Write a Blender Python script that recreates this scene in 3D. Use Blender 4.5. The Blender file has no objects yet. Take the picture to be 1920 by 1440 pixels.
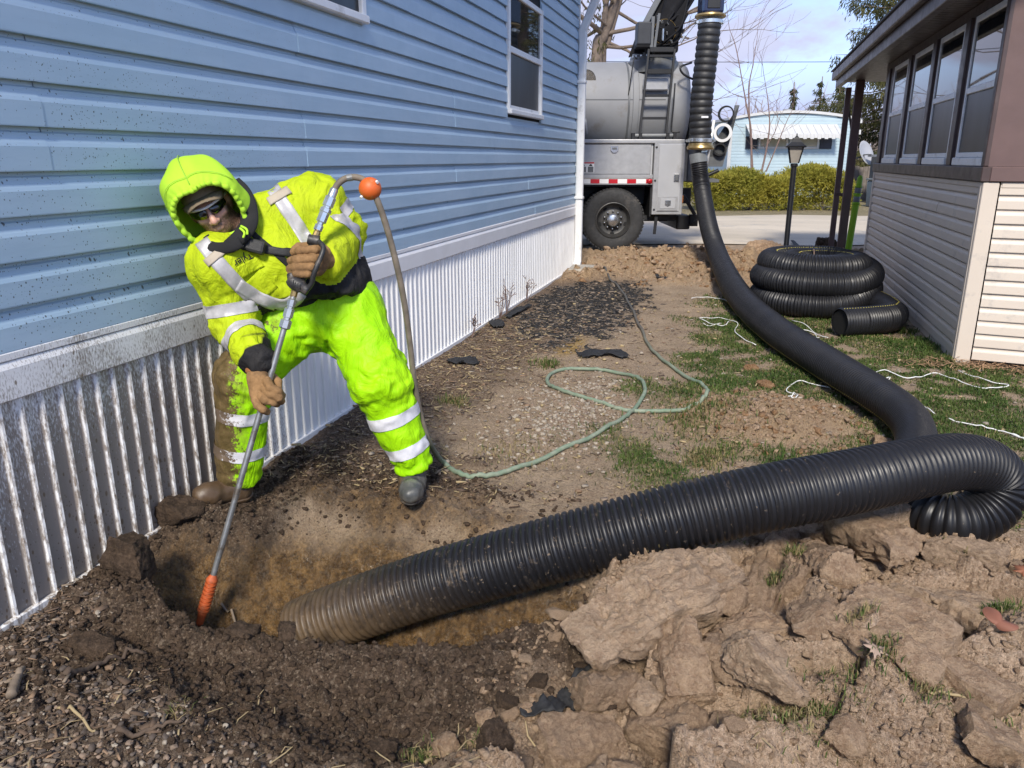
import bpy, bmesh, math, random
import numpy as np
from mathutils import Vector, Matrix
R = math.radians
S = bpy.context.scene
COL = S.collection
random.seed(7)
RNG = np.random.default_rng(11)

# ---------------------------------------------------------------- camera
cam_d = bpy.data.cameras.new("camera")
cam = bpy.data.objects.new("camera", cam_d)
COL.objects.link(cam)
cam.location = (0, 0, 1.55)
cam.rotation_euler = (R(90 - 16.227), 0, R(16.174))
cam_d.sensor_width = 36
cam_d.lens = 1450 / 1920 * 36
cam_d.clip_start = 0.05
cam_d.clip_end = 2000
S.camera = cam

# ---------------------------------------------------------------- sky, sun, exposure
SUN_TRAVEL = (-0.17, 0.985)      # horizontal direction the light travels in
SUN_EL = 41
world = bpy.data.worlds.new("World")
S.world = world
world.use_nodes = True
wn = world.node_tree
wn.nodes.clear()
wo = wn.nodes.new("ShaderNodeOutputWorld")
bg = wn.nodes.new("ShaderNodeBackground")
sky = wn.nodes.new("ShaderNodeTexSky")
sky.sky_type = 'NISHITA'
sky.sun_disc = False
sky.sun_elevation = R(SUN_EL)
sky.sun_rotation = math.atan2(-SUN_TRAVEL[0], -SUN_TRAVEL[1])
sky.dust_density = 0.1
sky.air_density = 0.62
sky.ozone_density = 3.0
bg.inputs[1].default_value = 0.15
# broken cloud: pale lavender banks with blue gaps, all the way round
wc = wn.nodes.new("ShaderNodeTexCoord")
wm = wn.nodes.new("ShaderNodeMapping")
wm.inputs['Scale'].default_value = (1.6, 1.6, 4.2)
wm.inputs['Location'].default_value = (0.35, 0.2, 0.75)
wz = wn.nodes.new("ShaderNodeTexNoise")
wz.inputs['Scale'].default_value = 1.35
wz.inputs['Detail'].default_value = 7
wz.inputs['Roughness'].default_value = 0.55
wz.inputs['Distortion'].default_value = 0.35
wr = wn.nodes.new("ShaderNodeValToRGB")
wr.color_ramp.elements[0].position = 0.43
wr.color_ramp.elements[1].position = 0.59
wr2 = wn.nodes.new("ShaderNodeValToRGB")
wr2.color_ramp.elements[0].position = 0.35
wr2.color_ramp.elements[0].color = (1.65, 1.82, 2.8, 1)
wr2.color_ramp.elements[1].position = 0.82
wr2.color_ramp.elements[1].color = (2.6, 2.7, 3.35, 1)
wx = wn.nodes.new("ShaderNodeMix")
wx.data_type = 'RGBA'
wn.links.new(wc.outputs['Generated'], wm.inputs[0])
wn.links.new(wm.outputs[0], wz.inputs[0])
wn.links.new(wz.outputs[0], wr.inputs[0])
wn.links.new(wz.outputs[0], wr2.inputs[0])
wsep = wn.nodes.new("ShaderNodeSeparateXYZ")
wn.links.new(wc.outputs['Generated'], wsep.inputs[0])
whz = wn.nodes.new("ShaderNodeMapRange")          # cloud banks close up towards the horizon
whz.inputs[1].default_value = 0.20
whz.inputs[2].default_value = 0.05
wn.links.new(wsep.outputs[2], whz.inputs[0])
wmx = wn.nodes.new("ShaderNodeMath")
wmx.operation = 'MAXIMUM'
wn.links.new(wr.outputs[0], wmx.inputs[0])
wn.links.new(whz.outputs[0], wmx.inputs[1])
wn.links.new(wmx.outputs[0], wx.inputs[0])
wn.links.new(sky.outputs[0], wx.inputs[6])
wn.links.new(wr2.outputs[0], wx.inputs[7])
wn.links.new(wx.outputs[2], bg.inputs[0])
wn.links.new(bg.outputs[0], wo.inputs[0])

sun_d = bpy.data.lights.new("sun", 'SUN')
sun_d.energy = 2.4
sun_d.angle = R(10)
sun_d.color = (1.0, 0.93, 0.82)
sun = bpy.data.objects.new("sun", sun_d)
COL.objects.link(sun)
sun.location = (-2, -14, 12)
_d = Vector((SUN_TRAVEL[0] * math.cos(R(SUN_EL)), SUN_TRAVEL[1] * math.cos(R(SUN_EL)), -math.sin(R(SUN_EL))))
sun.rotation_euler = _d.to_track_quat('-Z', 'Y').to_euler()

S.view_settings.view_transform = 'Standard'
S.view_settings.look = 'None'
S.view_settings.exposure = 1.08
S.view_settings.gamma = 1
S.view_settings.use_curve_mapping = False
S.cycles.max_bounces = 6
S.cycles.transparent_max_bounces = 12

# ---------------------------------------------------------------- helpers
RIGHT = Vector((0.96042, 0.27857, 0))        # the road, the truck and the far home run along this
AWAY = Vector((-0.27857, 0.96042, 0))


def V(*a):
    return Vector(a)


class MB:
    def __init__(s):
        s.v = []
        s.f = []

    def add(s, vs, fs):
        o = len(s.v)
        s.v.extend([tuple(p) for p in vs])
        s.f.extend([[i + o for i in f] for f in fs])

    def box(s, lo, hi, M=None):
        x0, y0, z0 = lo
        x1, y1, z1 = hi
        vs = [V(x, y, z) for z in (z0, z1) for x, y in ((x0, y0), (x1, y0), (x1, y1), (x0, y1))]
        if M is not None:
            vs = [M @ p for p in vs]
        s.add(vs, [(3, 2, 1, 0), (4, 5, 6, 7), (0, 1, 5, 4), (1, 2, 6, 5), (2, 3, 7, 6), (3, 0, 4, 7)])
        return s

    def bar(s, a, b, w, h=None, up=(0, 0, 1)):
        a, b = Vector(a), Vector(b)
        h = h or w
        d = (b - a).normalized()
        u = Vector(up)
        if abs(d.dot(u)) > .98:
            u = V(0, 1, 0)
        x = d.cross(u).normalized()
        y = x.cross(d).normalized()
        vs = [q + x * i * w / 2 + y * j * h / 2 for q in (a, b) for i, j in ((-1, -1), (1, -1), (1, 1), (-1, 1))]
        s.add(vs, [(0, 1, 2, 3), (7, 6, 5, 4), (4, 5, 1, 0), (5, 6, 2, 1), (6, 7, 3, 2), (7, 4, 0, 3)])
        return s

    def tube(s, path, r, n=10, closed=False, caps=True, up=None):
        P = [Vector(p) for p in path]
        m = len(P)
        rs = r if hasattr(r, '__len__') else [r] * m
        prev = None
        vs = []
        for i in range(m):
            if closed:
                t = P[(i + 1) % m] - P[i - 1]
            else:
                t = P[min(i + 1, m - 1)] - P[max(i - 1, 0)]
            if t.length < 1e-9:
                t = V(0, 0, 1)
            t.normalize()
            if prev is None:
                ref = Vector(up) if up else (V(0, 0, 1) if abs(t.z) < .9 else V(1, 0, 0))
                x = t.cross(ref).normalized()
            else:
                x = (prev - t * prev.dot(t)).normalized()
            prev = x
            y = t.cross(x)
            for k in range(n):
                a = 2 * math.pi * k / n
                vs.append(P[i] + (x * math.cos(a) + y * math.sin(a)) * rs[i])
        fs = []
        for i in range(m if closed else m - 1):
            j = (i + 1) % m
            for k in range(n):
                l = (k + 1) % n
                fs.append((i * n + k, j * n + k, j * n + l, i * n + l))
        if caps and not closed:
            fs.append(tuple(range(n)))
            fs.append(tuple((m - 1) * n + k for k in reversed(range(n))))
        s.add(vs, fs)
        return s

    def lathe(s, prof, n=24, M=None, caps=True):
        vs = []
        for r, z in prof:
            for k in range(n):
                a = 2 * math.pi * k / n
                p = V(r * math.cos(a), r * math.sin(a), z)
                vs.append(M @ p if M is not None else p)
        fs = []
        m = len(prof)
        for i in range(m - 1):
            for k in range(n):
                l = (k + 1) % n
                fs.append((i * n + k, i * n + l, (i + 1) * n + l, (i + 1) * n + k))
        if caps:
            fs.append(tuple(reversed(range(n))))
            fs.append(tuple((m - 1) * n + k for k in range(n)))
        s.add(vs, fs)
        return s

    def prism(s, poly, z0, z1, M=None):
        n = len(poly)
        vs = [V(x, y, z0) for x, y in poly] + [V(x, y, z1) for x, y in poly]
        if M is not None:
            vs = [M @ p for p in vs]
        fs = [tuple(reversed(range(n))), tuple(range(n, 2 * n))]
        fs += [(i, (i + 1) % n, n + (i + 1) % n, n + i) for i in range(n)]
        s.add(vs, fs)
        return s

    def loft(s, rings, caps=True, closed_v=False):
        n = len(rings[0])
        vs = [p for r in rings for p in r]
        fs = []
        for i in range(len(rings) - 1):
            for k in range(n):
                l = (k + 1) % n
                fs.append((i * n + k, i * n + l, (i + 1) * n + l, (i + 1) * n + k))
        if caps:
            fs.append(tuple(reversed(range(n))))
            fs.append(tuple((len(rings) - 1) * n + k for k in range(n)))
        s.add(vs, fs)
        return s

    def extrude_profile(s, prof, a, b, caps=True):
        """prof: points as offsets (Vector); swept from a to b"""
        a, b = Vector(a), Vector(b)
        n = len(prof)
        s.add([a + p for p in prof] + [b + p for p in prof],
              [(i, i + 1, n + i + 1, n + i) for i in range(n - 1)])
        return s

    def ball(s, c, r, n=12, m=8, M=None):
        prof = [(max(1e-4, math.sin(math.pi * i / m)) , -math.cos(math.pi * i / m)) for i in range(m + 1)]
        rr = r if hasattr(r, '__len__') else (r, r, r)
        T_ = Matrix.Translation(Vector(c)) @ (M or Matrix()) @ Matrix.Diagonal((*rr, 1))
        return s.lathe(prof, n, T_, caps=False)


def new_mesh(name, v, f):
    me = bpy.data.meshes.new(name)
    if isinstance(v, np.ndarray):
        f = np.asarray(f)
        me.vertices.add(len(v))
        me.vertices.foreach_set("co", np.ascontiguousarray(v, dtype=np.float32).ravel())
        k = f.shape[1]
        me.loops.add(f.size)
        me.loops.foreach_set("vertex_index", f.ravel().astype(np.int32))
        me.polygons.add(len(f))
        me.polygons.foreach_set("loop_start", np.arange(0, f.size, k, dtype=np.int32))
        me.update(calc_edges=True)
        me.validate()
    else:
        me.from_pydata(v, [], f)
        me.update()
    return me


def top_of(o):
    while o.parent:
        o = o.parent
    return o


def mk(name, mb, mat=None, parent=None, smooth=False, bevel=0, seg=1, local=False, label=None):
    """Link a builder (or a (verts, faces) pair, or a mesh) as ONE object. Coordinates are world ones unless local."""
    if isinstance(mb, bpy.types.Mesh):
        me = mb
    elif isinstance(mb, tuple):
        me = new_mesh(name, mb[0], mb[1])
    else:
        me = new_mesh(name, mb.v, mb.f)
    o = bpy.data.objects.new(name, me)
    COL.objects.link(o)
    if mat is not None and not me.materials:
        me.materials.append(mat)
    if parent is not None:
        o.parent = parent
        if not local:
            me.transform(top_of(parent).matrix_basis.inverted())
    if smooth is True:
        me.polygons.foreach_set("use_smooth", [True] * len(me.polygons))
    elif smooth:
        me.polygons.foreach_set("use_smooth", [True] * len(me.polygons))
        me.set_sharp_from_angle(angle=R(smooth))
    if bevel:
        b = o.modifiers.new("bevel", 'BEVEL')
        b.width = bevel
        b.segments = seg
        b.limit_method = 'ANGLE'
        b.angle_limit = R(40)
    if label:
        o['label'] = label
    return o


def thing(name, label, cat, loc=(0, 0, 0), rotz=0, group=None):
    o = bpy.data.objects.new(name, None)
    COL.objects.link(o)
    o.empty_display_size = .1
    o.location = loc
    o.rotation_euler = (0, 0, rotz)
    o['label'] = label
    o['category'] = cat
    if group:
        o['group'] = group
    return o


def tag(o, label=None, cat=None, group=None, kind=None):
    for k, v in (('label', label), ('category', cat), ('group', group), ('kind', kind)):
        if v:
            o[k] = v
    return o


def bez(pts, n=12, closed=False):
    """Catmull-Rom through the points"""
    P = [Vector(p) for p in pts]
    out = []
    m = len(P)
    for i in range(m if closed else m - 1):
        if closed:
            a, b, c, d = P[i - 1], P[i], P[(i + 1) % m], P[(i + 2) % m]
        else:
            b, c = P[i], P[i + 1]
            a = P[i - 1] if i > 0 else b * 2 - c
            d = P[i + 2] if i + 2 < m else c * 2 - b
        for k in range(n):
            t = k / n
            out.append(.5 * ((2 * b) + (c - a) * t + (2 * a - 5 * b + 4 * c - d) * t * t + (3 * b - a - 3 * c + d) * t ** 3))
    if not closed:
        out.append(P[-1].copy())
    return out


def resample(path, step):
    P = np.array([tuple(p) for p in path])
    d = np.r_[0, np.cumsum(np.linalg.norm(np.diff(P, axis=0), axis=1))]
    n = max(2, int(round(d[-1] / step)) + 1)
    t = np.linspace(0, d[-1], n)
    return np.stack([np.interp(t, d, P[:, i]) for i in range(3)], 1), d[-1]


# ---- gradient noise on arrays
_perm = RNG.permutation(256)
_perm = np.r_[_perm, _perm, _perm]
_grad = RNG.normal(size=(256, 3))
_grad /= np.linalg.norm(_grad, axis=1)[:, None]


def pnoise(P):
    P = np.asarray(P, dtype=np.float64)
    I = np.floor(P).astype(np.int64)
    Fr = P - I
    U = Fr * Fr * Fr * (Fr * (Fr * 6 - 15) + 10)
    I &= 255
    out = np.zeros(len(P))
    for dx in (0, 1):
        wx_ = U[:, 0] if dx else 1 - U[:, 0]
        for dy in (0, 1):
            wy_ = U[:, 1] if dy else 1 - U[:, 1]
            for dz in (0, 1):
                wz_ = U[:, 2] if dz else 1 - U[:, 2]
                h = _perm[_perm[_perm[(I[:, 0] + dx) & 255] + ((I[:, 1] + dy) & 255)] + ((I[:, 2] + dz) & 255)]
                g = _grad[h]
                out += wx_ * wy_ * wz_ * (g[:, 0] * (Fr[:, 0] - dx) + g[:, 1] * (Fr[:, 1] - dy) + g[:, 2] * (Fr[:, 2] - dz))
    return out * 1.6


def fbm(P, f=1.0, oct=4, gain=.5, lac=2.03, ridge=False, billow=False):
    P = np.asarray(P, dtype=np.float64)
    s = np.zeros(len(P))
    a = 1.0
    for k in range(oct):
        n = pnoise(P * f + 17.3 * k)
        if ridge:
            n = 1 - 2 * np.abs(n)
        if billow:
            n = 2 * np.abs(n) - .6
        s += a * n
        a *= gain
        f *= lac
    return s


def worley(x, y, f, seed=0):
    """F1, F2 and a random number per cell"""
    X_, Y_ = x * f, y * f
    ix, iy = np.floor(X_).astype(np.int64), np.floor(Y_).astype(np.int64)
    d1 = np.full(len(x), 9.)
    d2 = np.full(len(x), 9.)
    rn = np.zeros(len(x))
    for a in (-1, 0, 1):
        for b in (-1, 0, 1):
            cx, cy_ = ix + a, iy + b
            h = _perm[(_perm[(cx + 31 * seed) & 255] + cy_) & 255]
            h2 = _perm[(h + 57) & 255]
            h3 = _perm[(h2 + 101) & 255]
            d = np.hypot(cx + h / 255. - X_, cy_ + h2 / 255. - Y_)
            nw = d < d1
            d2 = np.where(nw, d1, np.minimum(d2, d))
            rn = np.where(nw, h3 / 255., rn)
            d1 = np.where(nw, d, d1)
    return d1, d2, rn


def crumbs(x, y, f, seed=0, keep=.45):
    """separate angular lumps, 0..1 high"""
    P = np.stack([x, y, np.full_like(x, seed * 3.7)], 1)
    wx = x + .55 / f * fbm(P, f * 1.1, 2)
    wy = y + .55 / f * fbm(P + 19.7, f * 1.1, 2)
    d1, d2, r = worley(wx, wy, f, seed)
    g = (r * 37.7) % 1.0
    g2 = (r * 91.3) % 1.0
    tilt = 1 + .9 * ((g - .5) * np.sin(wx * f * 3.1 + g2 * 9) + (g2 - .5) * np.sin(wy * f * 3.1 + g * 9))
    top = np.clip(1.25 - d1 * 1.2, 0, 1) ** .45
    return np.where(r > keep, (.25 + .75 * (r - keep) / (1 - keep)) * top * tilt, .0) * np.clip((d2 - d1) * 7, 0, 1)


def sstep(a, b, x):
    t = np.clip((x - a) / (b - a), 0, 1)
    return t * t * (3 - 2 * t)


# ---- materials
class NT:
    def __init__(s, name):
        s.m = bpy.data.materials.new(name)
        s.m.use_nodes = True
        s.t = s.m.node_tree
        s.p = s.t.nodes['Principled BSDF']
        s.out = s.t.nodes['Material Output']
        s.tc = s.t.nodes.new("ShaderNodeTexCoord")

    def val(s, x, sock):
        if hasattr(x, 'is_linked') or isinstance(x, bpy.types.NodeSocket):
            s.t.links.new(x, sock)
        else:
            sock.default_value = x

    def noise(s, scale=5, detail=4, rough=.5, dist=0, vec=None, stretch=None):
        n = s.t.nodes.new("ShaderNodeTexNoise")
        n.inputs['Scale'].default_value = scale
        n.inputs['Detail'].default_value = detail
        n.inputs['Roughness'].default_value = rough
        n.inputs['Distortion'].default_value = dist
        v = vec or s.tc.outputs['Object']
        if stretch:
            mp = s.t.nodes.new("ShaderNodeMapping")
            mp.inputs['Scale'].default_value = stretch
            s.t.links.new(v, mp.inputs[0])
            v = mp.outputs[0]
        s.t.links.new(v, n.inputs['Vector'])
        return n.outputs[0]

    def voro(s, scale=5, feature='F1', out='Distance', vec=None, stretch=None):
        n = s.t.nodes.new("ShaderNodeTexVoronoi")
        n.feature = feature
        n.inputs['Scale'].default_value = scale
        v = vec or s.tc.outputs['Object']
        if stretch:
            mp = s.t.nodes.new("ShaderNodeMapping")
            mp.inputs['Scale'].default_value = stretch
            s.t.links.new(v, mp.inputs[0])
            v = mp.outputs[0]
        s.t.links.new(v, n.inputs['Vector'])
        return n.outputs[out]

    def ramp(s, x, p0, p1, c0=0., c1=1.):
        n = s.t.nodes.new("ShaderNodeMapRange")
        n.clamp = True
        s.t.links.new(x, n.inputs[0])
        n.inputs[1].default_value = p0
        n.inputs[2].default_value = p1
        n.inputs[3].default_value = c0
        n.inputs[4].default_value = c1
        return n.outputs[0]

    def math(s, op, a, b=0.0):
        n = s.t.nodes.new("ShaderNodeMath")
        n.operation = op
        s.val(a, n.inputs[0])
        s.val(b, n.inputs[1])
        return n.outputs[0]

    def mix(s, f, a, b, mode='MIX'):
        n = s.t.nodes.new("ShaderNodeMix")
        n.data_type = 'RGBA'
        n.blend_type = mode
        s.val(f, n.inputs[0])
        for x, k in ((a, 6), (b, 7)):
            if isinstance(x, tuple):
                n.inputs[k].default_value = (*x[:3], 1)
            else:
                s.t.links.new(x, n.inputs[k])
        return n.outputs[2]

    def attr(s, name, out='Fac'):
        n = s.t.nodes.new("ShaderNodeAttribute")
        n.attribute_name = name
        return n.outputs[out]

    def sep(s, vec):
        n = s.t.nodes.new("ShaderNodeSeparateXYZ")
        s.t.links.new(vec, n.inputs[0])
        return n.outputs

    def bump(s, h, strength=.3, dist=.01, normal=None):
        n = s.t.nodes.new("ShaderNodeBump")
        n.inputs['Strength'].default_value = strength
        n.inputs['Distance'].default_value = dist
        s.t.links.new(h, n.inputs['Height'])
        if normal is not None:
            s.t.links.new(normal, n.inputs['Normal'])
        return n.outputs[0]

    def set(s, color=None, rough=None, metal=None, normal=None, spec=None, **kw):
        for k, x in (('Base Color', color), ('Roughness', rough), ('Metallic', metal), ('Normal', normal), ('Specular IOR Level', spec)):
            if x is None:
                continue
            if isinstance(x, tuple):
                x = (*x[:3], 1)
            s.val(x, s.p.inputs[k])
        for k, x in kw.items():
            s.val(x, s.p.inputs[k])
        return s.m


def mat(name, col, rough=.6, metal=0., var=.12, vs=6, bump=0., bs=60, spec=.5, dirt=0., dirtcol=(.12, .09, .065), ds=3):
    n = NT(name)
    a = n.noise(vs, 5, .6)
    c = n.mix(n.ramp(a, .3, .7), tuple(x * (1 - var) for x in col), tuple(min(1, x * (1 + var)) for x in col))
    rr = rough
    if dirt:
        d = n.ramp(n.noise(ds, 6, .7), .62 - dirt * .3, .72 - dirt * .15)
        c = n.mix(n.math('MULTIPLY', d, .75), c, dirtcol)
    rv = n.ramp(n.noise(vs * 2.3, 4), .3, .7, max(0, rough - .07), min(1, rough + .07))
    n.set(color=c, rough=rv, metal=metal, spec=spec)
    if bump:
        n.set(normal=n.bump(n.noise(bs, 4, .6), bump, .01))
    return n.m


M = {}

# ================================================================ materials for the buildings
XW = -2.32


def spatter(n, base, mudcol, cy_, cz_, fall, amount, fine=0.0):
    """mud thrown up by the digging: spots and a fine mist that thin out away from the hole"""
    o = n.sep(n.t.nodes.new("ShaderNodeNewGeometry").outputs['Position'])
    dy = n.math('SUBTRACT', o[1], cy_)
    dz = n.math('SUBTRACT', o[2], cz_)
    d = n.math('SQRT', n.math('ADD', n.math('MULTIPLY', dy, dy), n.math('MULTIPLY', n.math('MULTIPLY', dz, dz), 1.2)))
    near = n.ramp(d, 0.15, fall, 1.0, 0.0)
    c = base
    for sc, thr, st in ((34, .30, (1, 1, .55)), (62, .33, (1, 1.0, .8)), (120, .36, (1, 1, .7))):
        vd = n.voro(sc, stretch=st)
        vc = n.voro(sc, out='Color', stretch=st)
        r = n.sep(vc)[0]
        size = n.math('MULTIPLY', n.math('SUBTRACT', n.math('MULTIPLY', near, amount), r), thr)
        k = n.ramp(n.math('SUBTRACT', size, vd), -.03, .03)
        c = n.mix(n.math('MULTIPLY', k, .85), c, mudcol)
    if fine:
        f = n.noise(170, 3, .6, stretch=(1, 1, .35))
        big = n.noise(7, 4, .6, stretch=(1, 1, .35))
        t = n.math('ADD', n.math('MULTIPLY', near, fine), n.math('MULTIPLY', n.math('SUBTRACT', big, .5), .55))
        k = n.ramp(n.math('ADD', f, n.math('SUBTRACT', t, 1.0)), -.12, .14)
        k = n.math('MULTIPLY', k, n.ramp(near, 0.0, .12))
        c = n.mix(n.math('MULTIPLY', k, .80), c, mudcol)
    return c


n = NT("blue_vinyl")
base = n.mix(n.ramp(n.noise(1.3, 5, .6, stretch=(1, 1, 3)), .35, .7), (.34, .475, .595), (.405, .535, .65))
base = n.mix(n.math('MULTIPLY', n.ramp(n.noise(9, 5, .7, stretch=(1, 3, .25)), .55, .8), .22), base, (.34, .40, .44))
c = spatter(n, base, (.045, .036, .028), 2.35, .70, 3.1, .80)
M['blue'] = n.set(color=c, rough=n.ramp(n.noise(14, 3), .3, .7, .36, .5), spec=.45,
                  normal=n.bump(n.noise(5, 3, .5, stretch=(1, 1, 6)), .06, .02))

n = NT("white_skirting")
base = n.mix(n.ramp(n.noise(3, 5, .6, stretch=(1, 1, .3)), .35, .7), (.80, .79, .77), (.88, .87, .85))
base = n.mix(n.math('MULTIPLY', n.ramp(n.noise(30, 4, .7, stretch=(1, 1, .12)), .52, .75), .3), base, (.42, .40, .37))
c = spatter(n, base, (.150, .098, .056), 2.36, .0, 1.7, .9, fine=1.04)
rib = n.ramp(n.sep(n.t.nodes.new("ShaderNodeNewGeometry").outputs['Position'])[0], XW + .0075, XW + .012)
c = n.mix(n.math('MULTIPLY', rib, n.ramp(n.noise(60, 4, .7, stretch=(1, 1, .3)), .60, .42)), c, base)
M['skirt'] = n.set(color=c, rough=.42)
n = NT("white_trim_muddy")
base = n.mix(n.ramp(n.noise(4, 5, .6), .35, .7), (.78, .77, .76), (.85, .84, .83))
c = spatter(n, base, (.16, .115, .075), 2.3, .2, 1.8, .85, fine=.70)
M['trim'] = n.set(color=c, rough=.4)

M['white'] = mat("white_paint", (.78, .78, .77), .4, var=.05, dirt=.25, dirtcol=(.5, .48, .44), ds=5)
M['glass'] = NT("dark_window_glass").set(color=(.012, .015, .018), rough=.025, spec=.9)
n = NT("insect_screen")
M['screen'] = n.set(color=n.mix(n.ramp(n.noise(2.2, 3, .5, stretch=(1, 3, .4)), .45, .75), (.010, .011, .013), (.026, .028, .032)), rough=.3, spec=.3)
M['void'] = NT("dark_gap").set(color=(.01, .01, .011), rough=.9)
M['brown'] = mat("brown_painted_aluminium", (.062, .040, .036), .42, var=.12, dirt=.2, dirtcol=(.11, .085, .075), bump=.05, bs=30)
M['brownlit'] = mat("brown_lit_front", (.125, .076, .069), .55, var=.08, bump=.05, bs=30)  # same porch brown, lightened in the colour for the sunlit front faces
M['cream'] = mat("cream_vinyl", (.60, .52, .43), .5, var=.04, vs=2, dirt=.12, dirtcol=(.40, .36, .32), ds=4, bump=.03, bs=12)
M['shingle'] = mat("grey_shingle", (.10, .095, .09), .9, var=.3, vs=20, bump=.4, bs=80)
M['concrete'] = mat("concrete", (.36, .33, .28), .85, var=.2, vs=14, bump=.35, bs=60)


def lap_profile(e, out, nrm):
    """dutch lap: a lip, a flat face, then a cove back under the next lip"""
    q = Vector(nrm)
    pr = [(.001, .0), (out, .0), (out + .0006, .004), (out - .0012, .56 * e), (out * .72, .64 * e), (out * .36, .73 * e),
          (out * .17, .80 * e), (.002, .86 * e), (-.005, .90 * e), (-.006, e + .010)]
    return [q * a + V(0, 0, b) for a, b in pr]


def siding(root, z0, e, ncourse, out, org, d, nrm, spans, material, name='siding_plank', joints=None, holes=(), jitter=.0015):
    """each course is cut at its joints and at the windows; every length of plank is an object"""
    d = Vector(d).normalized()
    org = Vector(org)
    rnd = random.Random(5)
    for k in range(ncourse):
        z = z0 + k * e
        a0, a1 = spans
        cuts = [(a0, a1)]
        for h0, h1, hz0, hz1 in holes:
            if z + e * .45 > hz0 and z + e * .3 < hz1:
                nc = []
                for s0, s1 in cuts:
                    if h1 <= s0 or h0 >= s1:
                        nc.append((s0, s1))
                    else:
                        if h0 - s0 > .02:
                            nc.append((s0, h0))
                        if s1 - h1 > .02:
                            nc.append((h1, s1))
                cuts = nc
        js = sorted(joints(k)) if joints else []
        for s0, s1 in cuts:
            p = [s0] + [j for j in js if s0 + .1 < j < s1 - .1] + [s1]
            for i in range(len(p) - 1):
                lift = .0025 if i % 2 == 0 else 0.0
                mb = MB()
                m = max(1, int((p[i + 1] - p[i]) / .8))
                prof = lap_profile(e, out, nrm)
                nv = len(prof)
                rows = []
                for q in range(m + 1):
                    t = p[i] + (p[i + 1] + (.012 if i + 2 < len(p) else 0) - p[i]) * q / m
                    wob = rnd.uniform(-jitter, jitter)
                    rows.append([org + d * t + pp + Vector(nrm) * (lift + wob) + V(0, 0, z) for pp in prof])
                vs = [v for r in rows for v in r]
                fs = [(a * nv + b, a * nv + b + 1, (a + 1) * nv + b + 1, (a + 1) * nv + b) for a in range(m) for b in range(nv - 1)]
                # the cut end shows as a thin edge
                mb.add(vs, fs)
                back = [org + d * p[i + 1 if i + 2 < len(p) else 0] + V(0, 0, z)]
                ends = [(0, 1, 2, 3, 4, 5, 6, 7, 8), tuple(m * nv + b for b in reversed(range(nv)))]
                mb.f += [list(e_) for e_ in ends]
                mk(name, mb, material, root)


# ================================================================ the blue home
XW = -2.32
house = thing('mobile_home', 'long blue vinyl sided mobile home with white ribbed skirting spattered with mud', 'house', (XW, 5.0, 0))
Y0, Y1 = -1.6, 11.24
mb = MB().box((-6.8, Y0, 0.02), (XW - .012, Y1 - .01, 4.0))
mk('wall', mb, M['void'], house)
E = .1445
Z0 = .932


def blue_joints(k):
    r = random.Random(k * 7 + 1)
    base = {4: [2.21, 3.92, 7.4], 5: [2.21, 3.92, 7.4], 6: [2.21, 6.27], 7: [3.905, 6.27], 8: [.3, 3.905, 7.3], 9: [6.5], 10: [1.9, 6.55],
            3: [3.92, 6.27, 9.8], 2: [3.1, 8.6], 1: [6.1, 9.9], 0: [5.2, 8.9]}
    return base.get(k, [r.uniform(1, 3), r.uniform(5, 9)])


WIN2 = (7.78, 9.13, 1.985, 3.16)
WIN1 = (2.95, 4.70, 2.34, 3.3)
siding(house, Z0, E, 21, .022, (XW - .004, 0, 0), (0, 1, 0), (1, 0, 0), (Y0, Y1), M['blue'], joints=blue_joints, holes=[WIN1, WIN2])

# skirting: ribbed panels, trim board, rails
PER = .083
for pi in range(13):
    y = Y0 + pi * PER * 12
    prof = []
    for r_ in range(12):
        b = y + r_ * PER
        prof += [(b, 0), (b + .046, .0), (b + .054, .013), (b + .063, .015), (b + .075, 0)]
    prof.append((y + 12 * PER + .004, .0))
    prof = [(min(a, Y1 + .0), b) for a, b in prof]
    nv = len(prof)
    rnd = random.Random(pi)
    off = rnd.uniform(0, .0015)
    ring = lambda z: [V(XW + .004 + b + off, a, z) for a, b in prof]
    mb = MB()
    mb.add(ring(.012) + ring(.40) + ring(.785), [(q * nv + i, q * nv + i + 1, (q + 1) * nv + i + 1, (q + 1) * nv + i) for q in (0, 1) for i in range(nv - 1)])
    if y < Y1 - .1:
        mk('skirting_panel', mb, M['skirt'], house)
for a, b in ((Y0, 1.2), (1.2, 4.9), (4.9, 8.6), (8.6, Y1 + .02)):
    mb = MB()
    pr = [(.006, .772), (.022, .772), (.030, .778), (.030, .880), (.020, .902), (.006, .906)]
    mb.extrude_profile([V(q, 0, z) for q, z in pr], (XW, a + .002, 0), (XW, b, 0))
    mb.f += [[0, 1, 2, 3, 4, 5], [11, 10, 9, 8, 7, 6]]
    mk('trim_board', mb, M['trim'], house)
    mb = MB()
    pr = [(.004, .908), (.024, .908), (.024, .930), (.018, .936), (.004, .937)]
    mb.extrude_profile([V(q, 0, z) for q, z in pr], (XW, a + .002, 0), (XW, b, 0))
    mb.f += [[0, 1, 2, 3, 4], [9, 8, 7, 6, 5]]
    mk('starter_rail', mb, M['trim'], house)
    mk('bottom_rail', MB().box((XW + .002, a + .002, -.02), (XW + .027, b, .028)), M['skirt'], house, bevel=.004)
mk('corner_post', MB().box((XW - .05, Y1 - .04, .94), (XW + .024, Y1 + .03, 3.96)), M['white'], house, bevel=.006)

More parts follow.
